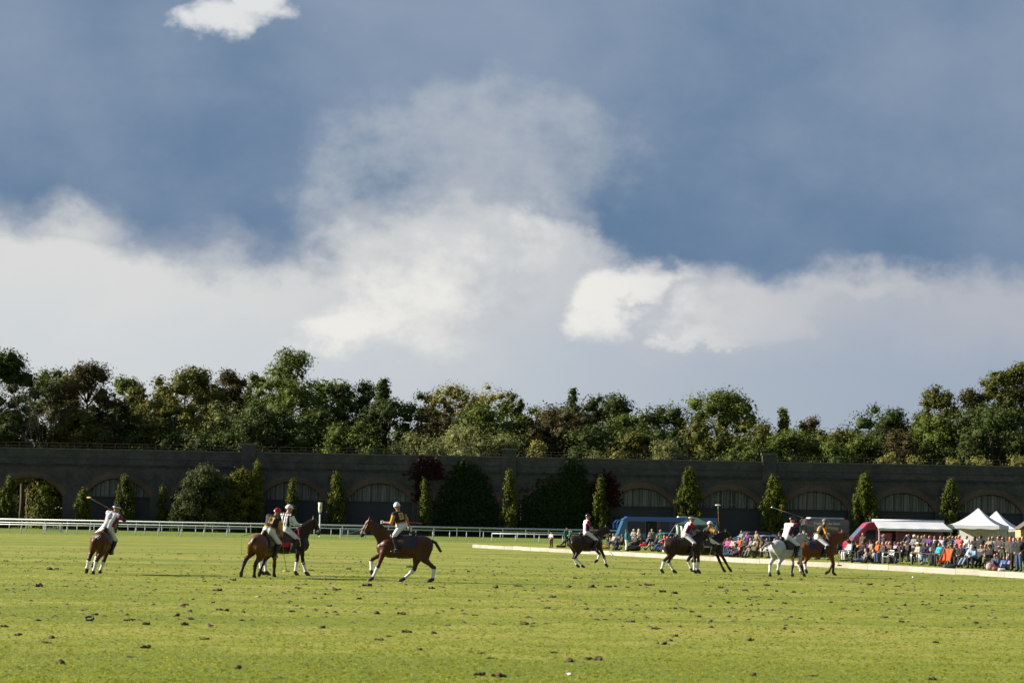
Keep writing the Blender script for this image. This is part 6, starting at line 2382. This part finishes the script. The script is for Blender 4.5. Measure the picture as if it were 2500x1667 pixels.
PEOPLE = [
    # by the end of the boards
    (1346, 0, 'fold', 'white', 'black', 'short dark', False, .78, dict(face=235, dy=-1.0, note='and red waistband', ring=('waist', 'red'))),
    (1383, 0, 'stand', 'teal', 'black', 'short brown', False, 1.0, dict(face=300, dy=3.5)),
    (1391, 0, 'fold', 'green', 'beige', 'short fair', False, .86, dict(face=190, dy=3)),
    # in front of the coach
    (1468, 0, 'fold', 'beige', 'grey', 'short dark', False, 1, dict(face=210, dy=7)), (1484, 0, 'stand', 'black', 'black', 'cap plum', False, 1, dict(face=200, dy=6)),
    (1497, 1303, 'sit', 'cream', 'denim', 'short brown', True, 1, dict(face=195)), (1506, 1317, 'kneel', 'navy', 'charcoal', 'curly blonde', True, 1, dict(face=215)),
    (1518, 1307, 'sit', 'brown', 'charcoal', 'short dark', False, 1, dict(shades=True)),
    (1529, 0, 'stand', 'teal', 'white', 'long brown', True, .98, dict(face=20, dy=-.5)), (1547, 0, 'fold', 'cream', 'beige', 'beanie white', True, 1, dict(face=230, dy=8)),
    (1559, 0, 'fold', 'white', 'beige', 'curly blonde', True, 1, dict(face=170, dy=8)), (1591, 0, 'pock', 'greygreen', 'navy', 'short grey', False, 1.02, dict(face=70, dy=7)),
    (1551, 1311, 'sit', 'charcoal', 'black', 'short dark', False, 1, {}), (1563, 1314, 'snap', 'brown', 'charcoal', 'short brown', False, 1, {}),
    (1578, 1311, 'lean', 'charcoal', 'red', 'short blonde', True, 1, dict(shades=True, face=190)), (1599, 1312, 'lean', 'navy', 'tan', 'short brown', True, 1, dict(face=190)),
    (1616, 1306, 'lean', 'red', 'denim', 'thin grey', False, 1.03, dict(face=192)), (1612, 0, 'stand', 'green', 'black', 'short fair', True, 1, dict(dy=7)),
    (1624, 1315, 'lean', 'black', 'denim', 'short dark', True, .98, dict(face=192)), (1632, 1315, 'lean', 'plum', 'denim', 'long brown', True, .98, dict(face=195)),
    (1657, 1312, 'sit', 'navy', 'black', 'cap black', False, 1, {}), (1674, 1316, 'sit', 'khaki', 'brown', 'short brown', False, 1, {}),
    # between the gazebo and the chestnut horse
    (1756, 0, 'fold', 'olive', 'denim', 'short brown', True, 1, dict(note='and pink scarf', ring=('neck', 'pink'))), (1768, 0, 'stand', 'charcoal', 'black', 'short blonde', True, 1, dict(dy=7)),
    (1750, 1313, 'sit', 'cream', 'grey', 'short fair', True, 1, {}), (1758, 1323, 'fwd', 'black', 'charcoal', 'beanie black', False, 1, {}),
    (1776, 1316, 'sit', 'pink', 'denim', 'long ginger', True, .95, {}), (1788, 1316, 'sit', 'palepink', 'denim', 'long blonde', True, .95, {}),
    (1804, 1313, 'sit', 'orange', 'charcoal', 'beanie blue', False, 1, {}), (1811, 0, 'pock', 'grey', 'charcoal', 'short dark', False, 1.04, dict(dy=8)),
    (1825, 0, 'stand', 'purple', 'navy', 'cap crimson', True, .94, dict(dy=7)), (1847, 0, 'pock', 'tan', 'charcoal', 'short dark', False, 1.04, dict(dy=8)),
    (1817, 1317, 'sit', 'charcoal', 'brown', 'long fair', True, 1, {}), (1832, 1311, 'sit', 'greygreen', 'black', 'short dark', False, 1, {}),
    (1842, 1313, 'sit', 'cream', 'navy', 'thin grey', False, 1, {}), (1847, 1319, 'sit', 'khaki', 'charcoal', 'cap grey', False, 1, {}),
    (1858, 1317, 'cross', 'brown', 'olive', 'brim brown', True, 1, {}), (1790, 1338, 'recline', 'plum', 'denim', 'long dark', True, 1, dict(face=188)),
    (1795, 1331, 'ground', 'black', 'charcoal', 'long dark', True, 1, {}), (1817, 1331, 'snap', 'pink', 'denim', 'beanie charcoal', False, .72, dict(chair='low')),
    (1828, 1334, 'ground', 'white', 'navy', 'cap grey', False, .9, {}), (1841, 1325, 'ground', 'olive', 'khaki', 'cap white', False, 1.15, {}),
    (1802, 1333, 'ground', 'navy', 'black', 'beanie skyblue', False, .8, {}), (1857, 1330, 'ground', 'rust', 'brown', 'long brown', True, 1, {}),
    (1872, 1316, 'sit', 'navy', 'denim', 'long brown', True, 1, dict(chair='alu')), (1891, 1313, 'sit', 'black', 'navy', 'thin grey', False, 1, dict(chair='alu')),
    (1902, 0, 'stand', 'navy', 'black', 'short brown', True, 1, dict(face=60, dy=8)), (1914, 0, 'pock', 'grey', 'charcoal', 'short fair', False, 1, dict(dy=9)),
    (1922, 1316, 'sit', 'white', 'denim', 'short dark', False, 1, {}), (1953, 0, 'fold', 'black', 'denim', 'short brown', False, 1, dict(dy=8)),
    (1969, 0, 'stand', 'lilac', 'black', 'cap palepink', True, .97, dict(dy=8)), (1940, 1318, 'sit', 'skyblue', 'navy', 'short fair', False, 1, {}),
    (1960, 1320, 'lean', 'plum', 'black', 'long dark', True, 1, {}), (1980, 1320, 'sit', 'rust', 'charcoal', 'short brown', False, 1, {}),
    (1990, 0, 'fold', 'charcoal', 'black', 'cap grey', False, 1, dict(dy=9)), (2004, 0, 'stand', 'brown', 'black', 'long brown', True, 1, dict(dy=8)), (2022, 0, 'fold', 'black', 'charcoal', 'short grey', False, 1, dict(dy=9)),
    (2012, 1324, 'sit', 'grey', 'navy', 'short dark', False, 1, {}), (2040, 1322, 'sit', 'black', 'brown', 'brim black', False, 1, {}),
    # round the metal tables by the red van
    (2073, 1320, 'sit', 'white', 'white', 'short dark', True, 1, dict(shades=True, chair='alu')), (2081, 1318, 'sit', 'navy', 'black', 'cap charcoal', False, 1, dict(chair='camp')),
    (2090, 1323, 'sit', 'amber', 'black', 'cap navy', False, .96, {}), (2107, 0, 'pock', 'brown', 'charcoal', 'short brown', False, 1.05, dict(dy=8, face=215)),
    (2106, 1323, 'sit', 'black', 'charcoal', 'long dark', True, 1, dict(shades=True)), (2114, 1317, 'sit', 'purple', 'navy', 'cap crimson', False, 1, {}),
    (2125, 1319, 'sit', 'tan', 'beige', 'cap navy', False, 1.04, dict(chair='alu')), (2113, 1341, 'legs', 'grey', 'denim', 'long brown', True, 1, dict(face=190)),
    (2132, 1341, 'ground', 'beige', 'black', 'long brown', True, .96, dict(face=200)), (2141, 1321, 'sit', 'orange', 'charcoal', 'short blonde', False, 1, {}),
    (2147, 1322, 'sit', 'olive', 'navy', 'short brown', False, 1, dict(chair='alu')), (2155, 1321, 'sit', 'charcoal', 'denim', 'short dark', False, 1, {}),
    (2164, 1320, 'sit', 'red', 'navy', 'short fair', False, 1, dict(chair='alu')), (2157, 0, 'shade', 'navy', 'black', 'short grey', False, 1, dict(dy=8)),
    (2171, 1321, 'sit', 'brown', 'charcoal', 'short grey', False, 1, {}),
    (2185, 1325, 'sit', 'lilac', 'charcoal', 'cap brown', False, 1, {}), (2193, 1326, 'sit', 'plum', 'denim', 'cap grey', False, .97, {}),
    (2200, 1324, 'sit', 'black', 'denim', 'long ginger', True, 1, dict(chair='alu')), (2212, 1320, 'sit', 'brown', 'black', 'short grey', False, 1, dict(shades=True)), (2220, 1317, 'sit', 'black', 'charcoal', 'thin grey', False, 1, {}),
    (2197, 1316, 'sit', 'khaki', 'black', 'short fair', True, 1, {}), (2206, 1318, 'sit', 'grey', 'black', 'short ginger', True, 1, {}),
    (2219, 0, 'bino', 'navy', 'black', 'short brown', False, 1.03, dict(dy=9)), (2232, 0, 'fold', 'grey', 'black', 'curly white', True, 1, dict(dy=8)), (2243, 0, 'stand', 'black', 'charcoal', 'short dark', False, 1, dict(dy=9)),
    (2251, 0, 'stand', 'brown', 'black', 'short fair', True, .98, dict(dy=10)), (2259, 0, 'fold', 'charcoal', 'navy', 'short brown', False, 1.03, dict(dy=8)), (2270, 0, 'pock', 'purple', 'navy', 'thin grey', False, 1, dict(dy=8)),
    (2283, 0, 'stand', 'black', 'charcoal', 'short dark', False, .99, dict(dy=7, note='and white collar', ring=('neck', 'white'))),
    (2240, 1324, 'cross', 'cream', 'navy', 'brim white', True, 1, dict(chair='alu')), (2256, 1327, 'cross', 'navy', 'paledenim', 'long brown', True, 1, dict(shades=True, chair='alu')),
    (2273, 1325, 'fwd', 'grey', 'paledenim', 'short dark', False, 1, dict(chair='alu')), (2282, 1320, 'sit', 'brown', 'denim', 'brim brown', False, 1, {}),
    (2293, 1331, 'sit', 'turquoise', 'navy', 'short brown', True, 1, dict(chair='deck')),
    # in front of the white gazebos
    (2297, 0, 'fold', 'palepink', 'black', 'short dark', True, 1, dict(dy=8)), (2306, 0, 'fold', 'skyblue', 'navy', 'curly brown', True, .97, dict(dy=7)), (2319, 0, 'bino', 'charcoal', 'black', 'short fair', False, 1, dict(dy=7)),
    (2306, 1328, 'sit', 'black', 'brown', 'cap navy', False, 1, {}), (2322, 1328, 'snap', 'khaki', 'charcoal', 'thin brown', False, 1, dict(shades=True)), (2333, 1330, 'cross', 'plaid', 'navy', 'long dark', True, 1, dict(shades=True)),
    (2327, 0, 'stand', 'skyblue', 'denim', 'short brown', False, 1, dict(dy=9, shades=True)), (2335, 0, 'stand', 'blue', 'black', 'short ginger', False, 1, dict(dy=9)), (2342, 0, 'pock', 'coral', 'charcoal', 'short white', False, 1.03, dict(dy=7)),
    (2354, 1325, 'sit', 'blue', 'navy', 'curly white', True, 1, {}), (2345, 1338, 'sit', 'black', 'charcoal', 'short grey', False, 1, dict(shades=True)), (2357, 1342, 'ground', 'plaid', 'black', 'short brown', False, 1, {}),
    (2366, 1338, 'lean', 'white', 'paledenim', 'long blonde', True, 1, dict(shades=True)), (2378, 1335, 'fwd', 'skyblue', 'navy', 'cap white', False, 1, {}), (2392, 1336, 'lean', 'beige', 'navy', 'thin grey', False, 1.02, dict(shades=True)),
    (2379, 0, 'fold', 'black', 'beige', 'long dark', True, 1, dict(dy=7)), (2394, 0, 'stand', 'black', 'black', 'beanie black', False, 1.04, dict(dy=7)), (2360, 0, 'stand', 'white', 'black', 'short dark', False, 1, dict(dy=17)),
    (2406, 1336, 'sit', 'grey', 'black', 'short dark', False, 1, {}), (2416, 1340, 'cross', 'black', 'khaki', 'cap black', False, 1, dict(shades=True)),
    (2416, 0, 'fold', 'beige', 'black', 'short brown', True, .99, dict(dy=8)), (2423, 0, 'stand', 'grey', 'black', 'long grey', True, 1, dict(dy=9)), (2438, 0, 'pock', 'charcoal', 'black', 'short dark', False, 1.03, dict(dy=6)),
    (2442, 0, 'stand', 'brown', 'navy', 'short brown', False, 1.06, dict(dy=9)), (2449, 0, 'fold', 'charcoal', 'olive', 'short brown', True, 1, dict(dy=5, shades=True)), (2441, 1334, 'kneel', 'olive', 'green', 'cap grey', False, .9, {}),
    (2435, 1355, 'ground', 'black', 'navy', 'long dark', True, 1, dict(shades=True)), (2429, 1357, 'ground', 'denim', 'navy', 'short brown', True, .95, dict(shades=True)),
    (2451, 1357, 'legs', 'blue', 'navy', 'short brown', False, .8, {}), (2459, 1358, 'ground', 'lilac', 'paledenim', 'short blonde', False, .78, {}),
    (2467, 0, 'pock', 'olive', 'denim', 'short dark', False, 1.03, dict(dy=4, note='and red scarf', ring=('neck', 'red'))), (2476, 0, 'stand', 'charcoal', 'black', 'short dark', False, 1.0, dict(dy=0, note='and blue scarf', ring=('neck', 'blue'))),
    (2488, 0, 'pock', 'black', 'denim', 'short brown', False, 1.01, dict(dy=-1)), (2483, 0, 'stand', 'rust', 'charcoal', 'short fair', False, 1, dict(dy=7)), (2497, 0, 'stand', 'brown', 'charcoal', 'thin dark', False, 1.04, dict(dy=5)),
]
_lab = set()
for row in PEOPLE:
    px, hy, ps, tp, bt, hd_, fem, k, ex = row
    person(px, hy, ps, tp, bt, hd_, fem, k, **ex)

# scarf / shirt details
# ------------------------------------------------------------------ chairs
ALU = M('brushed aluminium', (.55, .57, .58), .35, .06, metal=.7)
CAMPF = M('dark camp fabric', (.035, .038, .045), .8, .15)
FRAME = M('dark steel', (.05, .05, .055), .4, .1, metal=.6)
ORNG = M('orange canvas', (.60, .08, .02), .8, .08)
WOODF = M('varnished wood', (.28, .13, .05), .5, .15)


def alu_chair():
    t = thing('chair', '', 'chair')
    MB().box(-.22, .22, -.24, .24, .43, .455).build('seat', ALU, t)
    b = MB()
    for z in (.60, .70, .80):
        b.bar((-.24, -.24, z), (-.24, .24, z), .015, .06)
    for i in range(3):
        MB().bar((-.25 - .02 * i, -.24, .58 + .11 * i), (-.25 - .02 * i, .24, .58 + .11 * i), .014, .07).build('back_slat', ALU, t)
    for sx in (-1, 1):
        for sy in (-1, 1):
            b = MB()
            b.smooth = True
            b.tube([(sx * .26, sy * .28, 0), (sx * .22, sy * .27, .45), (-.24 if sx < 0 else .22, sy * .27, .86 if sx < 0 else .64)], .014, 6)
            b.build('leg', ALU, t)
    for sy in (-1, 1):
        b = MB()
        b.smooth = True
        b.tube([(-.25, sy * .28, .65), (0, sy * .30, .66), (.22, sy * .27, .64)], .016, 6)
        b.build('armrest', ALU, t)
    return t


def camp_chair():
    t = thing('camp_chair', '', 'chair')
    b = MB()
    b.add([(.24, -.25, .45), (.24, .25, .45), (-.20, .25, .40), (-.20, -.25, .40)], [(0, 1, 2, 3)])
    b.build('seat', CAMPF, t)
    b = MB()
    b.add([(-.20, -.25, .40), (-.20, .25, .40), (-.34, .25, .92), (-.34, -.25, .92)], [(0, 1, 2, 3)])
    b.build('backrest', CAMPF, t)
    for sy in (-1, 1):
        for (a, c) in (((.26, 0), (-.22, .45)), ((-.28, 0), (.24, .47))):
            MB().tube([(a[0], sy * .27, a[1]), (c[0], sy * .26, c[1])], .012, 5).build('leg', FRAME, t)
        MB().tube([(-.22, sy * .26, .40), (-.35, sy * .26, .94)], .012, 5).build('back_post', FRAME, t)
        MB().tube([(-.28, sy * .27, .64), (.24, sy * .27, .62), (.24, sy * .26, .46)], .014, 5).build('armrest', FRAME, t)
    return t


def deck_chair():
    t = thing('deck_chair', '', 'deck chair')
    b = MB()
    n = 8
    pts = [(.32, .40), (.16, .30), (-.02, .30), (-.20, .42), (-.34, .62), (-.46, .84), (-.56, 1.02)]
    for i, (x, z) in enumerate(pts):
        b.v += [(x, -.24, z), (x, .24, z)]
    for i in range(len(pts) - 1):
        b.f.append([2 * i, 2 * i + 1, 2 * i + 3, 2 * i + 2])
        b.m.append(0)
        b.sm.append(True)
    b.build('canvas', ORNG, t)
    for sy in (-1, 1):
        MB().bar((.42, sy * .27, 0), (-.58, sy * .27, 1.05), .03, .045).build('rail', WOODF, t)
        MB().bar((-.5, sy * .30, 0), (.36, sy * .30, .42), .03, .045).build('rail', WOODF, t)
    MB().bar((-.56, -.28, 1.02), (-.56, .28, 1.02), .035, .035).build('crossbar', WOODF, t)
    return t


def place(proto, used, p, rz, lab, cat, group, scale=1.0):
    o = proto if not used else dup(proto)
    o.location = p
    o.rotation_euler = (0, 0, rz)
    o.scale = (scale,) * 3
    o['label'] = lab
    o['group'] = group
    return o


for kind, maker, nm, grp in (('alu', alu_chair, 'aluminium chair', 'aluminium chairs'), ('camp', camp_chair, 'dark camp chair', 'camp chairs among the spectators'), ('deck', deck_chair, 'orange deck chair', 'orange deck chairs'), ('low', camp_chair, 'low dark camp chair', 'camp chairs among the spectators')):
    if kind not in CH:
        continue
    pr = maker()
    for i, (p, rz, lab, k) in enumerate(CH[kind]):
        who = lab[lab.index('spectator') if 'spectator' in lab else lab.index('child'):]
        place(pr, i > 0, p, rz, '%s under %s' % (nm, ' '.join(who.split()[:11])), 'chair', grp, 1.0 if k > .8 else .75)
# empty chairs
pr = alu_chair()
for i, (px, py, rz, lab) in enumerate(((2060, 1368.5, 190, 'empty aluminium chair in front of the woman in white'), (2076, 1369.5, 20, 'empty aluminium chair drawn up to the table with white wrappings'), (1868, 1361, 200, 'empty aluminium chair at the table behind the grey horse\'s tail'), (1880, 1361.5, 330, 'empty aluminium chair turned towards the grey horse'), (2168, 1376, 210, 'empty aluminium chair at the boy in red\'s table'))):
    place(pr, i > 0, ground(px, py), math.radians(rz), lab, 'chair', 'aluminium chairs')
pr = deck_chair()
for i, (px, py, rz, lab) in enumerate(((2306, 1384.5, 235, 'empty orange deck chair beside the turquoise jacket'), (2357, 1378, 235, 'orange deck chair behind the blonde woman in white'), (2400, 1380, 230, 'orange deck chair behind the man in the beige jacket'))):
    place(pr, i > 0, ground(px, py), math.radians(rz), lab, 'chair', 'orange deck chairs')


def table(px, py, rz, lab, L=1.1):
    t = thing('table', lab, 'table', ground(px, py), math.radians(rz), 'metal tables')
    MB().box(-L / 2, L / 2, -.36, .36, .70, .73).build('tabletop', M('table top wood', (.42, .30, .22), .5, .1), t, bevel=.008)
    for sx in (-1, 1):
        for sy in (-1, 1):
            b = MB()
            b.smooth = True
            b.tube([(sx * (L / 2 - .05), sy * .33, 0), (sx * (L / 2 - .05), sy * .33, .66), (sx * (L / 2 - .12), sy * .33, .70)], .018, 6)
            b.build('leg', ALU, t)
    return t


table(1874, 1360, 10, 'metal-legged table with cups behind the grey horse\'s tail')
table(2090, 1369, -8, 'metal-legged table piled with white wrappings')
table(2176, 1376.5, -6, 'metal-legged table beside the boy in red')
table(2246, 1380.5, -6, 'metal-legged table before the woman in the white brimmed hat')
table(2274, 1382, -6, 'long metal-legged table before the turquoise jacket', 1.5)
PAPER = M('white paper', (.72, .72, .72), .8, .05)
for i, (px, py, lab) in enumerate(((2084, 1369, 'crumpled white paper heap on the table by the white jumper, smaller'), (2089, 1369, 'crumpled white paper heap in the middle of the table'), (2093, 1369, 'large crumpled white bag on the table\'s far end'))):
    rp = random.Random(i)
    pr_ = [EL((rp.uniform(-.1, .1), rp.uniform(-.08, .08), rp.uniform(.03, .14)), (rp.uniform(.04, .10), rp.uniform(.04, .09), rp.uniform(.03, .10)), 'p') for _ in range(9)]
    v, f, _ = sdf(pr_, .018, .01)
    o = link('paper_wrapping', npmesh('paper', v, f), PAPER)
    o.location = ground(px, py) + Vector((0, 0, .735))
    tag(o, lab, 'paper', 'papers on the table')
for i, (px, py, tz, lab) in enumerate(((1879, 1360, .73, 'white cup on the table behind the grey horse, left of its pair'), (1883, 1360, .73, 'white cup on the table behind the grey horse, right of its pair'), (2201, 1376.5, .73, 'white paper cup beside the ginger-haired woman'))):
    c = MB()
    c.smooth = True
    c.lathe([(.03, 0), (.042, .11), (.036, .11), (.026, .01)], 10)
    o = c.build('cup', PAPER, None)
    o.location = ground(px, py) + Vector((0, 0, tz))
    tag(o, lab, 'cup', 'cups')


def bag(px, py, size, col, lab, rz=0, name='bag'):
    t = thing(name, lab, 'bag', ground(px, py), math.radians(rz))
    l, w, h = size
    pr_ = [C((-l / 2 + h * .4, 0, h * .42), (l / 2 - h * .4, 0, h * .42), h * .42, h * .40, 'p', w / h), EL((0, 0, h * .3), (l * .5, w * .55, h * .32), 'p')]
    v, f, _ = sdf(pr_, max(.015, h * .07), .04)
    link('bag_body', npmesh('bag', v, f, True), M('bag ' + col, CLOTH[col], .7, .15), t)
    b = MB()
    b.tube([(-l * .25, 0, h * .75), (-l * .15, 0, h * 1.15), (l * .15, 0, h * 1.15), (l * .25, 0, h * .75)], .014, 5)
    b.build('handle', BLACKP, t)


for a in ((1370, 1336, (.9, .3, .26), 'black', 'black holdall on the grass beside the teal sweater'), (1478, 1340, (.8, .4, .34), 'amber', 'yellow bag on the grass beside the kneeling blonde woman'),
          (1545, 1344.5, (1.3, .6, .55), 'black', 'large black cool bag in front of the coach wheel'), (1748, 1357, (.6, .4, .42), 'pink', 'pink picnic bag by the reclining woman'),
          (1624, 1349, (.4, .3, .4), 'white', 'white carrier bag beside the seated women in jeans'), (2419, 1392, (.5, .3, .5), 'palepink', 'pink striped shopping bag at the feet of the black-capped man'),
          (2433, 1393, (.45, .3, .28), 'rust', 'orange-brown bag in front of the woman with sunglasses'), (2318, 1388, (.7, .4, .3), 'charcoal', 'dark bag in front of the deck chair'),
          (2446, 1394, (.4, .25, .2), 'white', 'white bag beside the children on the grass'), (1512, 1341, (.5, .3, .3), 'beige', 'beige bag beside the kneeling blonde woman\'s feet')):
    bag(*a)
bl = thing('picnic_blanket', 'turquoise picnic blanket below the deck chair', 'blanket', ground(2304, 1388))
g = MB()
for j in range(5):
    for i in range(7):
        g.v.append((-.7 + 1.4 * i / 6, -.5 + j * .25, .015 + .018 * math.sin(i * 1.9 + j)))
for j in range(4):
    for i in range(6):
        a = j * 7 + i
        g.add([], [])
        g.f.append([a, a + 1, a + 8, a + 7])
        g.m.append(0)
        g.sm.append(True)
g.build('cloth', M('cloth turquoise', CLOTH['turquoise'], .85, .14, 14, .1), bl)

# ================================================================== ON THE GRASS
b = MB()
b.smooth = True
nb_ = 12
b.lathe([(.001, 0)] + [(.043 * math.sin(math.pi * i / 10), .043 - .043 * math.cos(math.pi * i / 10)) for i in range(1, 10)] + [(.001, .086)], 14)
o = b.build('polo_ball', M('ball white', (.72, .72, .70), .4, .04))
o.location = ground(2229, 1411)
tag(o, 'white polo ball lying on worn turf near the boards', 'ball')
b = MB()
b.smooth = True
b.tube([(.075 * math.cos(2 * math.pi * i / 20), .03 * math.sin(2 * math.pi * i / 20) * 1.6, .045 + .03 * math.sin(2 * math.pi * i / 20)) for i in range(21)], .020, 7, caps=False)
o = b.build('rubber_ring', M('black rubber', (.012, .012, .013), .45, .1))
o.location = ground(218, 1515)
tag(o, 'black rubber hoof ring lying on the grass', 'ring')
for i, (px, py, lab) in enumerate(((627, 1458, 'thin white scrap of paper on the grass behind the divots'), (1387, 1648, 'white feather-like scrap on the nearest grass'), (286, 1478, 'tiny white scrap near the rubber ring'))):
    rp = random.Random(i + 5)
    v = MB()
    v.add([(-.06, -.02, .01), (.0, -.03, .03), (.06, -.01, .012), (.05, .03, .02), (-.04, .03, .035)], [(0, 1, 4), (1, 3, 4), (1, 2, 3)])
    o = v.build('paper_scrap', PAPER)
    o.location = ground(px, py)
    o.rotation_euler = (0, 0, rp.uniform(0, 6))
    tag(o, lab, 'paper', 'paper scraps on the pitch')

# torn turf
SOIL = bpy.data.materials.new('torn turf')
SOIL.use_nodes = True
_t = SOIL.node_tree
_p = _t.nodes['Principled BSDF']
_c = _t.nodes.new('ShaderNodeTexCoord')
_n = noise(_t, _c.outputs['Object'], 14, 4, .6)
_g = _t.nodes.new('ShaderNodeNewGeometry')
_t.links.new(mixc(_t, _n.smooth(.52, .66), mixc(_t, _n.smooth(.2, .5), (.022, .013, .008), (.060, .037, .021)), (.06, .07, .014)), _p.inputs['Base Color'])
_p.inputs['Roughness'].default_value = .95


def clod(seed):
    r = np.random.default_rng(seed)
    pr_ = []
    for i in range(7):
        x = r.uniform(-.42, .42)
        pr_.append(EL((x, r.uniform(-.25, .25), r.uniform(.0, .16)), (r.uniform(.10, .26), r.uniform(.10, .22), r.uniform(.05, .20)), 'd'))
    v, f, _ = sdf(pr_, .075, .04)
    v = v + r.normal(0, .018, v.shape)
    v[:, 2] = np.maximum(v[:, 2], -.03)
    m = npmesh('clod', v, f, False)
    m.materials.append(SOIL)
    return m


CL = [clod(i) for i in range(9)]
LEFT = [(585, 378), (670, 422), (818, 383), (848, 424), (1010, 356), (1112, 404), (1358, 338), (1520, 338), (1655, 305), (1732, 373), (1845, 375), (1487, 438), (83, 472), (20, 432), (168, 404), (1070, 219), (1008, 267), (983, 322), (555, 121), (822, 98), (812, 120), (1685, 245),
        (1983, 258), (2280, 254), (2310, 183), (2085, 177), (2155, 180), (1865, 240), (1600, 168), (1655, 135), (1430, 173), (850, 333), (440, 378), (968, 430), (1857, 458), (1985, 464), (2065, 426), (1742, 493), (1778, 477), (2208, 555), (2250, 577), (1932, 538), (215, 507), (950, 490),
        (680, 530), (240, 485), (2180, 380), (1100, 625), (2205, 655), (2290, 662), (275, 602), (603, 572), (25, 130), (265, 168), (230, 170), (180, 248), (380, 290), (300, 247), (1400, 238), (1495, 285), (1545, 265), (1360, 255), (1045, 360), (1120, 367), (1340, 363), (870, 398), (590, 404)]
RIGHT = [(160, 348), (343, 352), (410, 360), (555, 411), (645, 443), (573, 334), (185, 297), (285, 210), (375, 212), (258, 251), (370, 251), (600, 192), (685, 273), (738, 280), (985, 268), (1072, 267), (1212, 271), (1185, 307), (970, 308), (1085, 306), (1190, 358), (860, 387), (745, 350), (910, 337),
         (1640, 239), (1707, 242), (1972, 290), (2130, 290), (1890, 332), (1970, 325), (2015, 324), (1470, 320), (1510, 395), (1710, 390), (1417, 443), (1258, 425), (55, 422), (725, 497), (690, 514), (755, 476), (340, 582), (390, 585), (190, 552), (1115, 658), (1382, 658), (1095, 496), (2010, 436),
         (1800, 411), (1520, 350), (1245, 326), (270, 593), (25, 246), (950, 254), (1170, 243), (1230, 215), (1325, 217), (625, 243), (585, 243), (525, 252), (475, 248), (440, 250), (2115, 338), (1945, 505), (1930, 676), (315, 210), (630, 243), (820, 365), (995, 323), (1290, 275), (1770, 247)]
spots = [(x / 1.8816, 1300 + y / 1.8816, 1) for x, y in LEFT] + [(1250 + x / 1.8816, 1300 + y / 1.8816, 1) for x, y in RIGHT]
pts = [(ground(x, y), rnd.uniform(.17, .30) if y < 1450 else rnd.uniform(.12, .19)) for x, y, _ in spots]
for _ in range(300 - len(pts)):
    Y = rnd.uniform(55, 135)
    X = rnd.uniform(-.215, .215) * Y
    if X > 0 and Y > 198.8 - (X + 2.9) * 3.66 - 4:
        Y = rnd.uniform(60, 95)
        X = rnd.uniform(-.2, .2) * Y
    pts.append((Vector((X, Y, 0)), rnd.uniform(.045, .11)))
for i, (p, s) in enumerate(pts):
    o = bpy.data.objects.new('turf_divot', CL[i % 9])
    COL.objects.link(o)
    o.location = p
    o.rotation_euler = (0, 0, rnd.uniform(-.5, .5) + (math.pi if rnd.random() < .5 else 0))
    o.scale = (s * rnd.uniform(.75, 1.25), s, s * rnd.uniform(.55, 1.25))
    big = 'Large' if s > .17 else ('Middling' if s > .12 else 'Small')
    tall = o.scale.z / s > .72
    col = ('chunky', 'flat ragged', 'lumpy', 'twin-peaked', 'crumbly', 'long low', 'rounded', 'knobbly', 'broken')[i % 9]
    tag(o, '%s %s %sbrown clod of torn turf on the pitch' % (big.lower(), col, 'upstanding ' if tall else ''), 'divot', 'divots scattered over the pitch')
# crumbs of soil too many to count
rng = np.random.default_rng(5)
nc = 1700
Yc = rng.uniform(45, 150, nc)
Xc = rng.uniform(-.22, .22, nc) * Yc
# gather in drifts
Xc += 1.2 * np.sin(Yc * 1.3) + rng.normal(0, .4, nc)
ok = ~((Xc > 0) & (Yc > 198.8 - (Xc + 2.9) * 3.66 - 1.0))
Xc, Yc = Xc[ok], Yc[ok]
vv, ff = [], []
for x, y in zip(Xc, Yc):
    s = rng.uniform(.02, .06)
    k0 = len(vv)
    q = rng.normal(0, 1, (5, 3)) * np.array((s * .9, s * .6, s * .2))
    vv += [(x - s * 1.3, y, 0.0), (x + s * 1.2, y + q[0][1], 0.0), (x + q[1][0], y - s * .7, 0.0), (x + q[2][0] * .5, y + s * .7, 0.0), (x + q[3][0] * .4, y, s * .75)]
    ff += [(k0, k0 + 2, k0 + 4), (k0 + 2, k0 + 1, k0 + 4), (k0 + 1, k0 + 3, k0 + 4), (k0 + 3, k0, k0 + 4)]
o = link('turf_crumbs', npmesh('crumbs', np.array(vv), np.array(ff)), SOIL)
tag(o, 'countless small crumbs of soil strewn over the pitch', 'soil', kind='stuff')

# blades of grass, where they are near enough to give the turf its grain
GB = leafmat('grass blades', (0.22, 0.26, 0.026), (0.34, 0.35, 0.06), 0.55)
ng = 90000
u = rng.uniform(0, 1, ng)
Yg = 27.0 + 75.0 * u ** 2.2
Xg = rng.uniform(-.225, .225, ng) * Yg
hgt = rng.uniform(.008, .022, ng)
wid = rng.uniform(.010, .022, ng) * (1 + Yg / 70)
an = rng.uniform(0, math.pi, ng)
lean = rng.normal(0, .035, (ng, 2))
base = np.stack([Xg, Yg, np.zeros(ng)], 1)
dxy = np.stack([np.cos(an), np.sin(an) * .5, np.zeros(ng)], 1) * wid[:, None]
tip = base + np.stack([lean[:, 0], lean[:, 1], hgt], 1)
vg = np.stack([base - dxy, base + dxy, tip], 1).reshape(-1, 3)
me = npmesh('grass', vg, np.arange(3 * ng).reshape(-1, 3))
a = me.attributes.new('leafvar', 'FLOAT', 'FACE')
a.data.foreach_set('value', np.clip(rng.uniform(0, 1, ng) * .7 + .3 * (np.sin(Xg * .7 + np.sin(Yg * .5)) * .5 + .5), 0, 1).astype(np.float32))
o = link('grass_blades', me, GB)
tag(o, 'short blades of mown grass on the near pitch', 'grass', kind='stuff')
